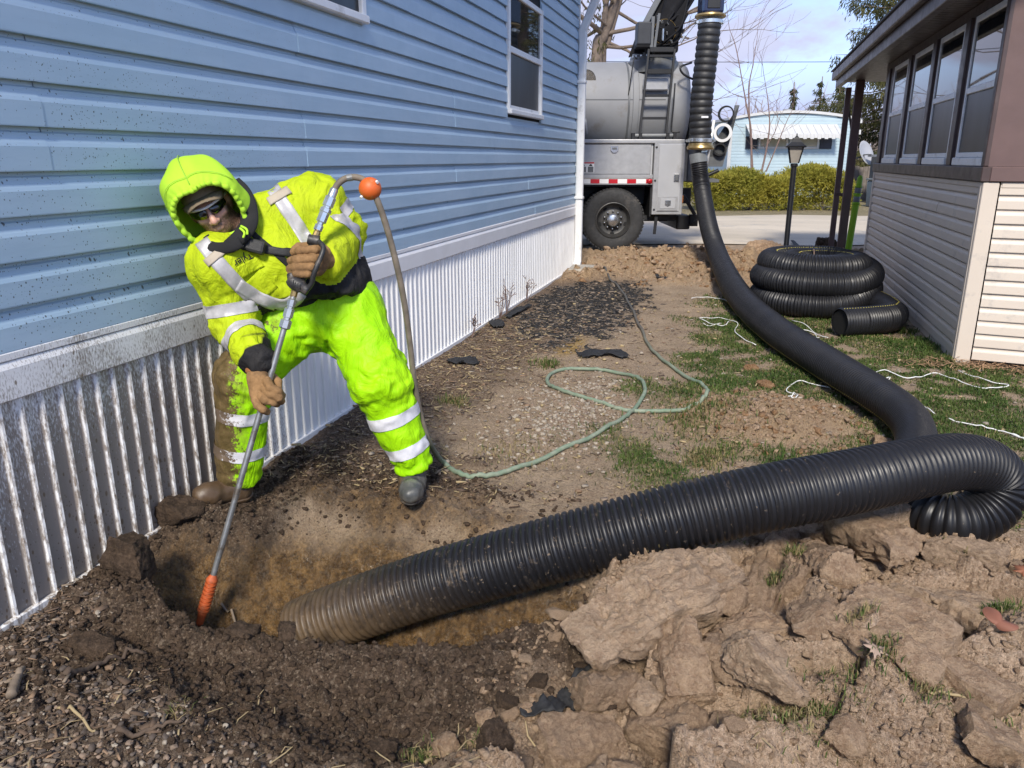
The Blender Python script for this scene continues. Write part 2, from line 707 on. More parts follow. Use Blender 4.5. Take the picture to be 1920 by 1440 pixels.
# eave, gutter, roof
mk('soffit', MB().box((XW - .02, Y0 - .2, 3.965), (XW + .34, Y1 + .3, 3.985)), M['white'], house)
mk('gutter', MB().box((XW + .345, Y0 - .2, 3.93), (XW + .45, Y1 + .3, 4.06)), M['white'], house, bevel=.02)
mb = MB()
mb.add([V(XW + .42, Y0 - .3, 4.07), V(XW + .42, Y1 + .35, 4.07), V(-4.6, Y1 + .35, 4.75), V(-4.6, Y0 - .3, 4.75), V(-7.2, Y0 - .3, 4.05), V(-7.2, Y1 + .35, 4.05)],
       [(0, 1, 2, 3), (3, 2, 5, 4)])
mk('roof', mb, M['shingle'], house)
mb = MB()
mb.add([V(-6.8, Y1, 3.9), V(XW, Y1, 3.9), V(-4.6, Y1, 4.7)], [(0, 1, 2)])
mk('gable', mb, M['white'], house)


def sash_window(root, y0, y1, z0, z1, split, lower='screen', horizontal=False):
    w = MB()
    t = .055
    x0, x1 = XW - .005, XW + .038
    for lo, hi in (((x0, y0, z0), (x1, y0 + t, z1)), ((x0, y1 - t, z0), (x1, y1, z1)), ((x0, y0 + t, z1 - t), (x1, y1 - t, z1))):
        w.box(lo, hi)
    fr = mk('window', w, M['white'], root, bevel=.006)
    mk('sill', MB().box((x0, y0 + .004, z0 - .004), (x1 + .022, y1 - .004, z0 + .045)), M['white'], fr, bevel=.008)
    if horizontal:
        yc = (y0 + y1) / 2
        mk('meeting_rail', MB().box((XW + .004, yc - .025, z0 + .05), (XW + .03, yc + .025, z1 - t)), M['white'], fr, bevel=.004)
        mk('pane', MB().box((XW + .002, y0 + t, z0 + .045), (XW + .012, yc - .02, z1 - t)), M['glass'], fr)
        mk('pane', MB().box((XW + .002, yc + .02, z0 + .045), (XW + .012, y1 - t, z1 - t)), M['screen'], fr)
        return
    s = MB()
    q = .028
    for a, b, xo in ((z0 + .045, split, .014), (split, z1 - t, .026)):
        s.box((XW + .004, y0 + t, a), (XW + xo, y0 + t + q, b)).box((XW + .004, y1 - t - q, a), (XW + xo, y1 - t, b))
    s.box((XW + .004, y0 + t + q, z0 + .045), (XW + .014, y1 - t - q, z0 + .085))
    mk('sash', s, M['white'], fr, bevel=.003)
    mk('meeting_rail', MB().box((XW + .006, y0 + t + .001, split - .03), (XW + .034, y1 - t - .001, split + .03)), M['white'], fr, bevel=.006)
    mk('pane', MB().box((XW + .001, y0 + t + q, split + .03), (XW + .016, y1 - t - q, z1 - t)), M['glass'], fr)
    mk('pane', MB().box((XW + .001, y0 + t + q, z0 + .085), (XW + .008, y1 - t - q, split - .03)), M['screen'], fr)


sash_window(house, *WIN2[:3], 3.13, 2.585)
sash_window(house, *WIN1, 2.9, horizontal=True)

# downspout on the corner
dsx, dsy = XW + .075, 11.20
path = bez([(dsx + .0, dsy - .10, .045), (dsx, dsy - .045, .075), (dsx, dsy, .17), (dsx, dsy, 1.0), (dsx, dsy, 3.17)], 6)
ds = MB()
rings = []
for i, p in enumerate(path):
    t = (path[min(i + 1, len(path) - 1)] - path[max(i - 1, 0)]).normalized()
    x = V(1, 0, 0)
    y = t.cross(x).normalized()
    w, h = .052, .042
    rings.append([p + x * a * w + y * b * h for a, b in ((-1, -.7), (-.7, -1), (.7, -1), (1, -.7), (1, .7), (.7, 1), (-.7, 1), (-1, .7))])
ds.loft(rings)
spout = mk('downspout', ds, M['white'], house)
eb = MB()
rings = []
for p in bez([(dsx, dsy, 3.12), (dsx, dsy, 3.22), (dsx + .07, dsy, 3.38), (dsx + .26, dsy, 3.84), (dsx + .28, dsy, 3.95)], 5):
    w, h = .056, .046
    rings.append([p + V(a * w, b * h, 0) for a, b in ((-1, -.7), (-.7, -1), (.7, -1), (1, -.7), (1, .7), (.7, 1), (-.7, 1), (-1, .7))])
eb.loft(rings)
mk('elbow', eb, M['white'], spout)
mk('strap', MB().box((XW + .0, dsy - .06, 1.0), (dsx + .06, dsy + .06, 1.035)), M['white'], spout, bevel=.005)
mk('strap', MB().box((XW + .0, dsy - .06, 2.55), (dsx + .06, dsy + .06, 2.585)), M['white'], spout, bevel=.005)

sb = thing('splash_block', 'small concrete splash block under the white downspout', 'splash block', (-2.12, 10.9, 0), R(4))
mk('block', MB().box((-.17, -.26, -.05), (.17, .26, .075)), M['concrete'], sb, bevel=.02, seg=2, local=True)

# ================================================================ the porch house across the yard
GX = 1.71
porch = thing('porch_house', 'house with cream siding and a brown enclosed porch of four tall windows', 'house', (GX, 9, 0))
PY0, PY1 = 6.64, 11.86
FD = V(.987, -.16, 0)                    # the front wall, turned a little
FN = V(-.16, -.987, 0)
EP = .104


def porch_joints(k):
    r = random.Random(k * 3 + 2)
    return {11: [7.95, 8.6], 10: [7.97, 7.25], 9: [8.0], 7: [10.7], 5: [9.4], 3: [9.6], 2: [10.5]}.get(k, [r.uniform(7.4, 11)])


siding(porch, .05, EP, 13, .013, (GX + .004, 0, 0), (0, 1, 0), (-1, 0, 0), (PY0 + .05, PY1 - .03), M['cream'], joints=porch_joints)
siding(porch, .05, EP, 13, .013, (GX, PY0, 0), FD, FN, (.105, 2.6), M['cream'])
# foundation strip under the siding
mk('wall', MB().box((GX + .012, PY0 + .06, .0), (GX + 3, PY1, 2.75)), M['void'], porch)
mk('skirt_strip', MB().box((GX - .006, PY0 + .05, -.03), (GX + .01, PY1, .075)), M['cream'], porch)
Mf = Matrix.Translation((GX, PY0, 0)) @ Matrix.Rotation(math.atan2(FD.y, FD.x), 4, 'Z')
mk('wall', MB().box((.02, .012, 0), (2.7, .6, 2.75), Mf), M['void'], porch)
mb = MB().box((-.012, -.022, -.02), (.095, .0, 1.385), Mf)
mk('corner_post', mb, M['cream'], porch, bevel=.006)
mk('corner_post', MB().box((GX - .022, PY0 - .0, -.02), (GX + .0, PY0 + .055, 1.385)), M['cream'], porch, bevel=.006)
mk('corner_post', MB().box((GX - .022, PY1 - .06, -.02), (GX, PY1 + .02, 1.385)), M['cream'], porch, bevel=.006)
mk('ledge', MB().box((GX - .018, PY0 + .06, 1.345), (GX + .0, PY1 - .065, 1.385)), M['cream'], porch, bevel=.004)
mk('ledge', MB().box((.11, -.018, 1.345), (2.6, .0, 1.385), Mf), M['cream'], porch, bevel=.004)
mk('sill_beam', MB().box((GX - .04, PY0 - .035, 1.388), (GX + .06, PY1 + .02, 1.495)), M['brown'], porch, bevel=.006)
mk('sill_beam', MB().box((.024, -.038, 1.389), (2.6, .05, 1.494), Mf), M['brownlit'], porch, bevel=.006)
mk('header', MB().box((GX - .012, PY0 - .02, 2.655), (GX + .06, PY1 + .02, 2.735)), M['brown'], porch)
wins = [(6.70, 7.58), (7.88, 8.80), (9.08, 10.00), (10.36, 11.26)]
edges = [PY0 + .0] + [v for w in wins for v in w] + [PY1]
for a, b in zip(edges[0::2], edges[1::2]):
    if b - a > .1:
        m_ = (a + b) / 2
        mk('mullion', MB().box((GX - .03, m_ - .075, 1.497), (GX + .03, m_ + .075, 2.653)), M['brown'], porch, bevel=.005)
        for s_ in (-1, 1):
            lo = a if s_ < 0 else m_ + .077
            hi = m_ - .077 if s_ < 0 else b
            if hi - lo > .02:
                mk('mullion_trim', MB().box((GX - .008, lo, 1.497), (GX + .03, hi, 2.653)), M['brown'], porch)
    else:
        mk('mullion', MB().box((GX - .03, a - .02, 1.497), (GX + .03, b - .002, 2.653)), M['brown'], porch, bevel=.005)
for a, b in wins:
    f = MB()
    t = .035
    f.box((GX - .012, b - t, 1.50), (GX + .02, b, 2.65)).box((GX - .012, a, 1.50), (GX + .02, a + t, 2.65))
    f.box((GX - .012, a + t, 2.60), (GX + .02, b - t, 2.65))
    fr = mk('window', f, M['white'], porch, bevel=.004)
    mk('sill', MB().box((GX - .034, a + .002, 1.498), (GX + .02, b - .002, 1.56)), M['white'], fr, bevel=.006)
    mk('bottom_rail', MB().box((GX - .018, a + t + .001, 1.562), (GX + .02, b - t - .001, 1.60)), M['white'], fr, bevel=.005)
    mk('meeting_rail', MB().box((GX - .016, a + t + .001, 2.055), (GX + .02, b - t - .001, 2.105)), M['white'], fr, bevel=.005)
    mk('pane', MB().box((GX - .001, a + t, 2.105), (GX + .012, b - t, 2.60)), M['glass'], fr)
    mk('pane', MB().box((GX + .001, a + t, 1.60), (GX + .012, b - t, 2.055)), M['screen'], fr)
# brown corner and front window
mk('corner_board', MB().box((.004, -.020, 1.496), (.27, .03, 2.74), Mf), M['brownlit'], porch)
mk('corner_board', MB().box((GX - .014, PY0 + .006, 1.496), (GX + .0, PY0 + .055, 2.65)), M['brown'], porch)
w = MB()
for lo, hi in (((.29, -.055, 1.52), (.36, .02, 2.7)), ((1.5, -.055, 1.52), (1.57, .02, 2.7)), ((.36, -.055, 1.52), (1.5, .02, 1.59)), ((.36, -.055, 2.63), (1.5, .02, 2.7))):
    w.box(lo, hi, Mf)
fr = mk('window', w, M['white'], porch, bevel=.008)
mk('pane', MB().box((.36, -.02, 1.59), (1.5, .0, 2.63), Mf), M['glass'], fr)
mk('sash', MB().box((.362, -.04, 1.592), (.42, -.02, 2.628), Mf).box((1.44, -.04, 1.592), (1.498, -.02, 2.628), Mf), M['white'], fr, bevel=.006)
mk('front_panel', MB().box((1.58, -.015, 1.496), (2.6, .03, 2.74), Mf), M['brownlit'], porch)
# roof over the porch
RY0, RY1, RX = 6.2, 14.45, 1.27
sf = MB()
y = RY0 + .02
while y < RY1 - .12:
    sf.box((RX + .13, y, 2.742), (GX + .02 if y < 11.9 else 3.8, y + .088, 2.752)).box((RX + .13, y + .088, 2.748), (GX + .02 if y < 11.9 else 3.8, y + .1, 2.756))
    y += .1
so = mk('soffit', sf, M['brown'], porch)
so['kind'] = 'stuff'
mk('beam', MB().box((RX + .05, RY0, 2.66), (RX + .125, RY1 - .01, 2.80)), M['brown'], porch, bevel=.006)
mk('fascia', MB().box((RX - .02, RY0, 2.775), (RX + .045, RY1 + .01, 2.905)), M['brown'], porch, bevel=.012, seg=2)
mk('fascia', MB().box((RX + .047, RY1 - .005, 2.76), (4.2, RY1 + .02, 2.90)), M['brown'], porch)
rf = MB()
rf.add([V(RX - .04, RY0 - .05, 2.908), V(RX - .04, RY1 + .05, 2.908), V(4.3, RY1 + .05, 3.42), V(4.3, RY0 - .05, 3.42),
        V(RX - .04, RY0 - .05, 2.93), V(RX - .04, RY1 + .05, 2.93), V(4.3, RY1 + .05, 3.45), V(4.3, RY0 - .05, 3.45)],
       [(3, 2, 1, 0), (4, 5, 6, 7), (0, 1, 5, 4), (1, 2, 6, 5), (2, 3, 7, 6), (3, 0, 4, 7)])
mk('roof', rf, M['shingle'], porch)
M['postbrown'] = mat("brown_porch_post", (.115, .068, .058), .5, var=.15)
mk('post', MB().box((1.475, 14.31, -.05), (1.56, 14.40, 2.66)), M['postbrown'], porch, bevel=.006)
mk('post', MB().box((1.59, 14.06, -.05), (1.715, 14.19, 2.742)), M['postbrown'], porch, bevel=.006)
mk('brace', MB().bar((1.52, 14.32, .98), (1.65, 14.18, .98), .03, .05), M['brown'], porch)
mk('brace', MB().bar((1.56, 14.35, 2.3), (1.66, 14.15, 1.75), .02, .03), M['brown'], porch)

# ================================================================ the ground: one sheet, dug, heaped and broken
PITX = [-2.32, -2.05, -1.9, -1.72, -1.5, -1.25, -1.0, -.75, -.5, -.3]
PITN = [2.20, 2.10, 2.00, 1.93, 1.92, 1.96, 1.99, 2.06, 2.22, 2.45]
PITF = [2.50, 2.62, 2.86, 2.98, 3.03, 3.02, 2.96, 2.86, 2.72, 2.60]
PITD = [.00, .40, .60, .62, .55, .47, .38, .30, .20, .0]
SEEDS = np.stack([RNG.uniform(-.75, 1.9, 110), RNG.uniform(.9, 3.6, 110)], 1)
SH = RNG.normal(size=110)
ST = RNG.normal(size=(110, 2))


def pit(x, y):
    n_ = np.interp(x, PITX, PITN)
    f_ = np.interp(x, PITX, PITF)
    d_ = np.interp(x, PITX, PITD)
    inside = (x > -2.32) & (x < -.3)
    t = np.clip((y - n_) / (f_ - n_), 0, 1)
    prof = sstep(0, .20, t) * (1 - np.clip((t - .30) / .70, 0, 1) ** 1.25)
    return np.where(inside, d_ * prof, 0), np.where(inside, t, 0), inside & (t > 0) & (t < 1)


def zones(x, y):
    """0..1 weights of what covers the ground"""
    P = np.stack([x, y, np.zeros_like(x)], 1)
    n1 = fbm(P, 1.6, 4)
    n2 = fbm(P + 40, 4.5, 4)
    dep, t, inside = pit(x, y)
    wet = np.clip(sstep(.02, .2, dep + .05 * n2) , 0, 1) * inside
    # wet splash on the far lip by the boots
    lip = np.exp(-(((x + 1.35) / .75) ** 2 + ((y - 3.05) / .2) ** 2))
    wet = np.maximum(wet, sstep(.45, .8, lip + .25 * n2) * .7)
    mud = np.exp(-(((x + 1.35) / 1.1) ** 2 + ((y - 2.0) / .62) ** 2)) * 1.5
    mud = np.maximum(mud, 1.3 * np.exp(-(((x + 2.1) / .35) ** 2 + ((y - 2.4) / .8) ** 2)))
    mud = np.maximum(mud, 1.1 * np.exp(-(((x + 1.7) / .8) ** 2 + ((y - 3.3) / .45) ** 2)))
    mud = sstep(.35, .85, mud + .3 * n2)
    clay = sstep(-.75, -.25, x + .22 * n1 - .25 * (y - 2)) * sstep(3.55, 3.1, y + .25 * n1 - .12 * x)
    pat = np.exp(-(((x - .25) / .62) ** 2 + ((y - 4.75) / .62) ** 2))            # spoil beside the hose
    clay2 = sstep(.3, .75, pat + .25 * n2)
    far = sstep(9.7, 10.6, y - .15 * (x + 1) + .6 * n1) * sstep(14.4, 13.3, y - .28 * (x + 2.1))
    clay2 = np.maximum(clay2, far * sstep(-.45, .1, n2 + .3))
    grass = sstep(-.55, .0, x + .45 * n1 + .10 * (6 - y)) * sstep(3.2, 4.2, y + .4 * n1) * sstep(10.6, 9.6, y + .5 * n1)
    grass = grass * sstep(-.6, .25, n2 + .75 * n1 + .12) * (1 - clay2)
    grass = np.maximum(grass, sstep(14, 25, y) * sstep(24, 26, y - .28 * (x + 2)))
    mulch = sstep(.75, .25, (x + 2.32) - .10 * (y - 3) + .25 * n1) * sstep(3.0, 3.6, y) * sstep(10.9, 10, y)
    black = np.exp(-(((x + 1.55) / .62) ** 2 + ((y - 8.3) / 1.9) ** 2))
    black = sstep(.28, .58, black + .22 * n2)
    chips = sstep(1.72, 1.45, y + .22 * (x + 1.7) + .12 * n2) * sstep(.2, -.5, x + .2 * n1)
    chips = np.maximum(chips, sstep(.35, .1, (x + 2.3)) * sstep(2.1, 1.8, y))
    return dict(wet=wet, mud=mud, clay=clay, spoil=clay2, grass=grass, mulch=mulch, black=black, chips=chips, n1=n1, n2=n2)


def height(x, y, Z=None, fine=True):
    Z = Z or zones(x, y)
    P = np.stack([x, y, np.zeros_like(x)], 1)
    dep, t, inside = pit(x, y)
    h = .025 * Z['n1'] * sstep(14, 9, y)
    near = sstep(7.5, 4.5, y)
    # broad trench in front of the pit, kerb of crumbs between them
    tr = np.exp(-(((x + 1.05) / .85) ** 2 + ((y - 1.72 + .10 * (x + 1)) / .16) ** 2))
    h -= .10 * tr
    rim = np.exp(-(((x + 1.6) / .6) ** 2 + ((y - 1.92) / .07) ** 2))
    h += .02 * rim
    h += .085 * np.exp(-(((x + 2.16) / .16) ** 2 + ((y - 2.50) / .30) ** 2))      # clods thrown against the skirting
    h += .05 * np.exp(-(((x + 2.05) / .16) ** 2 + ((y - 2.02) / .16) ** 2))
    h -= .06 * np.exp(-(((x + 1.93) / .12) ** 2 + ((y - 1.86) / .14) ** 2))
    # broken clay to the right: plates with gaps
    c = Z['clay']
    sel = c > .01
    if sel.any():
        q = np.stack([x[sel], y[sel]], 1)
        w = .022 * np.stack([fbm(np.c_[q, np.zeros(len(q))], 6, 3), fbm(np.c_[q, np.ones(len(q))], 6, 3)], 1)
        q2 = q + w
        d1 = np.full(len(q), 9.)
        d2 = np.full(len(q), 9.)
        i1 = np.zeros(len(q), int)
        for k in range(len(SEEDS)):
            d = np.hypot((q2[:, 0] - SEEDS[k, 0]), (q2[:, 1] - SEEDS[k, 1]) * 1.25)
            nw = d < d1
            d2 = np.where(nw, d1, np.minimum(d2, d))
            i1 = np.where(nw, k, i1)
            d1 = np.where(nw, d, d1)
        gap = d2 - d1
        pl = .055 + .038 * SH[i1] + ((q - SEEDS[i1]) * ST[i1]).sum(1) * .34
        gw = .012 + .03 * np.clip(SH[i1] * .5 + .5, 0, 1)
        pl = np.where(gap < gw, pl - .055 * (1 - sstep(0, 1, gap / gw)), pl)
        add = np.zeros_like(h)
        add[sel] = pl * c[sel]
        h += add * sstep(.02, -.02, dep - .06)
        h += .05 * c * np.exp(-(((x - .35) / .8) ** 2 + ((y - 2.3) / .7) ** 2))
    h += Z['spoil'] * (.10 * np.exp(-(((x - .35) / .5) ** 2 + ((y - 4.7) / .4) ** 2)))
    berm = np.exp(-((y - 12.6 - .28 * (x + 1.2)) / .45) ** 2) * sstep(-2.2, -1.2, x) * sstep(1.0, .0, x)
    h += berm * (.09 + .07 * Z['n2'])
    soil = np.clip(np.maximum.reduce([Z['mud'], Z['clay'] * .8, Z['spoil']]), 0, 1) * near
    farsoil = Z['spoil'] * sstep(7, 9, y)
    if fine:
        dry = 1 - .75 * Z['wet']
        wx = x + .02 * Z['n2']
        wy = (y + .012 * Z['n1'])
        loose = sstep(-.35, .35, Z['n2'] + .25 * Z['n1'])
        c1 = crumbs(wx, wy, 13, 1, .62)
        c2 = crumbs(wx, wy, 27, 2, .5)
        c3 = crumbs(wx, wy, 58, 3, .42)
        rough = fbm(P, 26, 4, gain=.6)
        h += soil * dry * (.030 * c1 * loose + .016 * c2 * (.4 + .6 * loose) + .009 * c3 + .010 * rough + .012 * fbm(P, 9, 4, ridge=True, gain=.55))
        h += farsoil * (.10 * crumbs(wx, wy, 4.2, 4, .4) + .05 * crumbs(wx, wy, 9, 5, .4) + .02 * rough)
        h += Z['wet'] * (.036 * fbm(P * np.array([1, 1.5, 1]), 5.0, 5, ridge=True, gain=.58) + .016 * fbm(P * np.array([1.8, .7, 1]), 9.0, 4, ridge=True, gain=.6) - .03 + .010 * crumbs(wx, wy, 22, 7, .55))
        h += (1 - soil) * near * (.007 * fbm(P, 22, 3) + .006 * c3 * loose)
        h += Z['chips'] * (.008 * c2 + .008 * c3)
        h += Z['mulch'] * near * .012 * c3
        h += Z['black'] * .010 * crumbs(wx, wy, 24, 6, .4)
    h -= dep
    wallfade = sstep(0, .06, x + 2.32)
    h = np.where(y < 11.3, h * (.25 + .75 * wallfade), h)
    # lawn stays off the porch wall and the road is level
    h = h * np.where(y > 13.6 + .28 * (x + 2), .15, 1)
    return h


def hz(x, y):
    return float(height(np.array([float(x)]), np.array([float(y)]))[0])


def build_ground():
    ds_ = [-.45]
    while ds_[-1] < 17:
        ds_.append(ds_[-1] + max(.0075, .0042 * (ds_[-1] + .6)))
    while ds_[-1] < 900:
        ds_.append(ds_[-1] * 1.12)
    ds_ = np.array([-60.] + ds_)
    ks = np.linspace(-.74, .74, 620)
    L = (ds_[:, None] + 1.0) * ks[None, :]
    L[0] = np.linspace(-60, 60, len(ks))
    L = np.c_[np.full(len(ds_), -700.), L, np.full(len(ds_), 700.)]
    Dm = np.repeat(ds_[:, None], L.shape[1], 1)
    x = (L * RIGHT.x + Dm * AWAY.x).ravel()
    y = (L * RIGHT.y + Dm * AWAY.y).ravel()
    act = (y > .2) & (y < 20) & (x > -2.6) & (x < 6)
    h = np.zeros_like(x)
    Z = zones(x[act], y[act])
    h[act] = height(x[act], y[act], Z)
    nr, nc = L.shape
    idx = np.arange(nr * nc).reshape(nr, nc)
    f = np.stack([idx[:-1, :-1], idx[:-1, 1:], idx[1:, 1:], idx[1:, :-1]], -1).reshape(-1, 4)
    me = new_mesh('ground', np.stack([x, y, h], 1), f)
    for nm, keys in (('zone_a', ('wet', 'mud', 'clay')), ('zone_b', ('spoil', 'grass', 'mulch')), ('zone_c', ('black', 'chips', None))):
        at = me.attributes.new(nm, 'FLOAT_COLOR', 'POINT')
        cdat = np.zeros((len(x), 4), np.float32)
        cdat[:, 3] = 1
        for i, k in enumerate(keys):
            if k:
                cdat[act, i] = Z[k]
        if nm == 'zone_b':
            fargrass = (~act) & (y > 20)
            cdat[fargrass, 1] = .75
        at.data.foreach_set('color', cdat.ravel())
    me.polygons.foreach_set("use_smooth", [True] * len(me.polygons))
    return me


n = NT("yard_earth")
a = n.sep(n.attr('zone_a', 'Vector'))
b = n.sep(n.attr('zone_b', 'Vector'))
cc = n.sep(n.attr('zone_c', 'Vector'))
f1 = n.noise(3.2, 8, .65)
f2 = n.noise(17, 8, .7)
f3 = n.noise(75, 6, .7)
f4 = n.noise(240, 3, .6)


def soilcol(lo, hi, nz=f2, p=(.40, .62)):
    return n.mix(n.ramp(nz, *p), lo, hi)


dry = n.mix(n.ramp(f3, .35, .7), soilcol((0.288, 0.197, 0.130), (0.458, 0.338, 0.232), f1), (0.592, 0.451, 0.310))
dry = n.mix(n.math('MULTIPLY', n.ramp(f4, .55, .75), .5), dry, (0.563, 0.448, 0.294))
grass = n.mix(n.ramp(f3, .38, .66), (.062, .105, .028), (.215, .20, .095))
grass = n.mix(n.ramp(f1, .4, .65, 0, .55), grass, (0.282, 0.211, 0.122))
c = n.mix(n.math('MULTIPLY', b[1], n.ramp(f2, .3, .55, .45, 1)), dry, grass)
mul = n.mix(n.ramp(f3, .35, .7), (0.110, 0.074, 0.051), (0.294, 0.209, 0.144))
c = n.mix(n.math('MULTIPLY', b[2], .92), c, mul)
blk = n.mix(n.ramp(f4, .4, .72), (0.033, 0.033, 0.036), (0.154, 0.147, 0.141))
c = n.mix(n.math('MULTIPLY', cc[0], .9), c, blk)
spo = n.mix(n.ramp(f3, .35, .7), soilcol((0.307, 0.192, 0.106), (0.486, 0.320, 0.186)), (0.563, 0.410, 0.256))
c = n.mix(b[0], c, spo)
cl = n.mix(n.ramp(f3, .44, .66), soilcol((0.384, 0.258, 0.169), (0.614, 0.438, 0.300), f1), (0.722, 0.538, 0.384))
c = n.mix(a[2], c, cl)
md = n.mix(n.ramp(f3, .45, .64), soilcol((0.059, 0.040, 0.026), (0.141, 0.093, 0.061)), (0.198, 0.137, 0.092))
c = n.mix(a[1], c, md)
chp = n.mix(n.ramp(f3, .4, .7), (0.104, 0.074, 0.055), (0.267, 0.198, 0.143))
c = n.mix(n.math('MULTIPLY', cc[1], .9), c, chp)
wt = n.mix(n.ramp(f2, .40, .62), (0.115, 0.062, 0.020), (0.34, 0.20, 0.076))
wt = n.mix(n.math('MULTIPLY', n.ramp(n.voro(95, out='Distance'), .34, .16), n.ramp(f3, .46, .6, .15, .75)), wt, (.46, .32, .17))  # light specks painted in as glints on the wet earth
wt = n.mix(n.ramp(n.noise(30, 6, .75, .8), .50, .40, 0, .65), wt, (.040, .022, .009))
c = n.mix(a[0], c, wt)
# a yellow utility mark sprayed on the litter by the black chips
g = n.sep(n.t.nodes.new("ShaderNodeNewGeometry").outputs['Position'])
dx_ = n.math('MULTIPLY', n.math('ADD', g[0], 1.32), 7.5)
dy_ = n.math('MULTIPLY', n.math('SUBTRACT', g[1], 6.35), 2.3)
pd = n.math('SQRT', n.math('ADD', n.math('MULTIPLY', dx_, dx_), n.math('MULTIPLY', dy_, dy_)))
pk = n.math('MULTIPLY', n.ramp(pd, .6, 1.1, 1, 0), n.ramp(f3, .40, .56))
c = n.mix(n.math('MULTIPLY', pk, .85), c, (.52, .31, .035))
ro = n.math('SUBTRACT', .88, n.math('MULTIPLY', a[0], n.ramp(f3, .40, .60, .52, .76)))
hb = n.math('ADD', n.math('MULTIPLY', f3, .65), n.math('MULTIPLY', f4, .5))
nb = n.bump(f2, .7, .05)
nb = n.bump(hb, 1.0, .03, nb)
grit = n.voro(150, out='Color')
c = n.mix(n.math('MULTIPLY', n.ramp(n.sep(grit)[0], .80, .95), n.math('SUBTRACT', .55, n.math('MULTIPLY', a[0], .45))), c, (.40, .31, .22))
c = n.mix(n.math('MULTIPLY', n.ramp(n.sep(grit)[1], .78, .95), .38), c, (.030, .021, .015))
M['ground'] = n.set(color=c, rough=ro, normal=nb, spec=n.ramp(a[0], 0, 1, .25, 1.0))
ground = mk('ground', build_ground(), M['ground'])
tag(ground, kind='structure')

# the gravel road beyond, lying along RIGHT
n = NT("pale_gravel_road")
c = n.mix(n.ramp(n.noise(.5, 6, .6, stretch=(.3, 1, 1)), .35, .7), (.44, .38, .29), (.60, .52, .405))
c = n.mix(n.ramp(n.noise(1.1, 6, .7), .55, .75), c, (.30, .285, .26))
c = n.mix(n.ramp(n.noise(60, 4, .7), .55, .8), c, (.22, .20, .17))
M['road'] = n.set(color=c, rough=.9, normal=n.bump(n.noise(45, 5, .7), .5, .02))
rm = MB()
Or = V(-2.08, 13.51, 0)
cols = [-60 + i * 2 for i in range(61)]
rows = []
for j, dd in enumerate((.9, 1.6, 4.5, 7.6, 8.7)):
    rows.append([Or + RIGHT * cx + AWAY * (dd + (.28 * math.sin(cx * 1.3) + .18 * math.sin(cx * 3.1 + 1) if j in (0, 4) else 0)) + V(0, 0, (.018, .03, .045, .03, .015)[j]) for cx in cols])
nn = len(cols)
rm.add([p for r in rows for p in r], [(j * nn + i, j * nn + i + 1, (j + 1) * nn + i + 1, (j + 1) * nn + i) for j in range(4) for i in range(nn - 1)])
road = mk('road', rm, M['road'], smooth=True)
tag(road, kind='structure')

# ================================================================ the vacuum truck, parked on the road
M['tgrey'] = mat("grey_truck_paint", (.38, .385, .40), .5, metal=.1, var=.06, vs=2, dirt=.18, dirtcol=(.22, .20, .18), ds=2)
M['alu'] = mat("brushed_aluminium", (.39, .39, .395), .42, metal=.4, var=.1, vs=9)
M['tdark'] = mat("dark_grey_steel", (.13, .135, .14), .45, metal=.2, var=.12)
M['black'] = mat("black_painted_steel", (.011, .011, .012), .5, var=.25)
M['boomblack'] = mat("matt_black_boom", (.010, .010, .012), .75, var=.3, spec=.2)
M['boxgrey'] = mat("slate_grey_box", (.030, .033, .040), .6, var=.1)
M['rubber'] = mat("tyre_rubber", (.030, .030, .031), .78, var=.3, vs=14, dirt=.3, dirtcol=(.10, .09, .08), bump=.1, bs=90)
M['rim'] = mat("dark_wheel_steel", (.055, .054, .053), .5, metal=.4, var=.2, dirt=.3, dirtcol=(.12, .10, .085))
M['chrome'] = mat("dull_chrome", (.55, .55, .55), .25, metal=.9, var=.1)
M['red'] = NT("red_reflector").set(color=(.45, .012, .02), rough=.3)
M['whitetape'] = NT("white_reflector").set(color=(.72, .72, .72), rough=.35)
M['brass'] = mat("brass", (.42, .30, .13), .35, metal=.8, var=.15)
M['navy'] = mat("navy_gloss_steel", (.008, .014, .045), .16, var=.2, spec=.8)
M['rubhose'] = mat("black_rubber_hose", (.018, .018, .019), .55, var=.25)
M['zinc'] = mat("zinc_plated_steel", (.60, .62, .62), .28, metal=.85, var=.12)
M['amber'] = NT("amber_lens").set(color=(.55, .17, .01), rough=.25)

truck = thing('vacuum_truck', 'grey vacuum excavation truck parked side-on with a black boom over its tank', 'truck', (-2.084, 13.514, 0), R(16.174))


def tk(name, mb, m, parent=None, **kw):
    return mk(name, mb, M[m], parent or truck, local=True, **kw)


AX = Matrix.Translation((0, 1.22, 2.43)) @ Matrix.Rotation(R(90), 4, 'Y')     # lathe axis along the truck
tank = MB()
tank.lathe([(.05, -6.0), (.74, -5.9), (.765, -5.7), (.765, .30), (.785, .31), (.785, .40), (.765, .41), (.765, 1.22), (.70, 1.30), (.45, 1.34), (.05, 1.35)], 56, AX)
M['tankgrey'] = mat("matt_grey_tank_paint", (.235, .24, .252), .62, var=.08, vs=2, dirt=.25, dirtcol=(.18, .165, .15), ds=2, spec=.3)
tk_tank = tk('tank', tank, 'tankgrey', smooth=25)
b_ = MB()
for s_ in (-1.2, .22):
    b_.lathe([(.767, s_), (.776, s_ + .005), (.776, s_ + .028), (.767, s_ + .033)], 56, AX, caps=False)
tk('band', b_, 'tdark', tk_tank, smooth=25)
tk('seam', MB().box((-3, .455, 2.515), (.86, .47, 2.53)), 'tdark', tk_tank)
tk('seam', MB().box((-3, .46, 2.44), (.30, .475, 2.452)), 'tgrey', tk_tank)
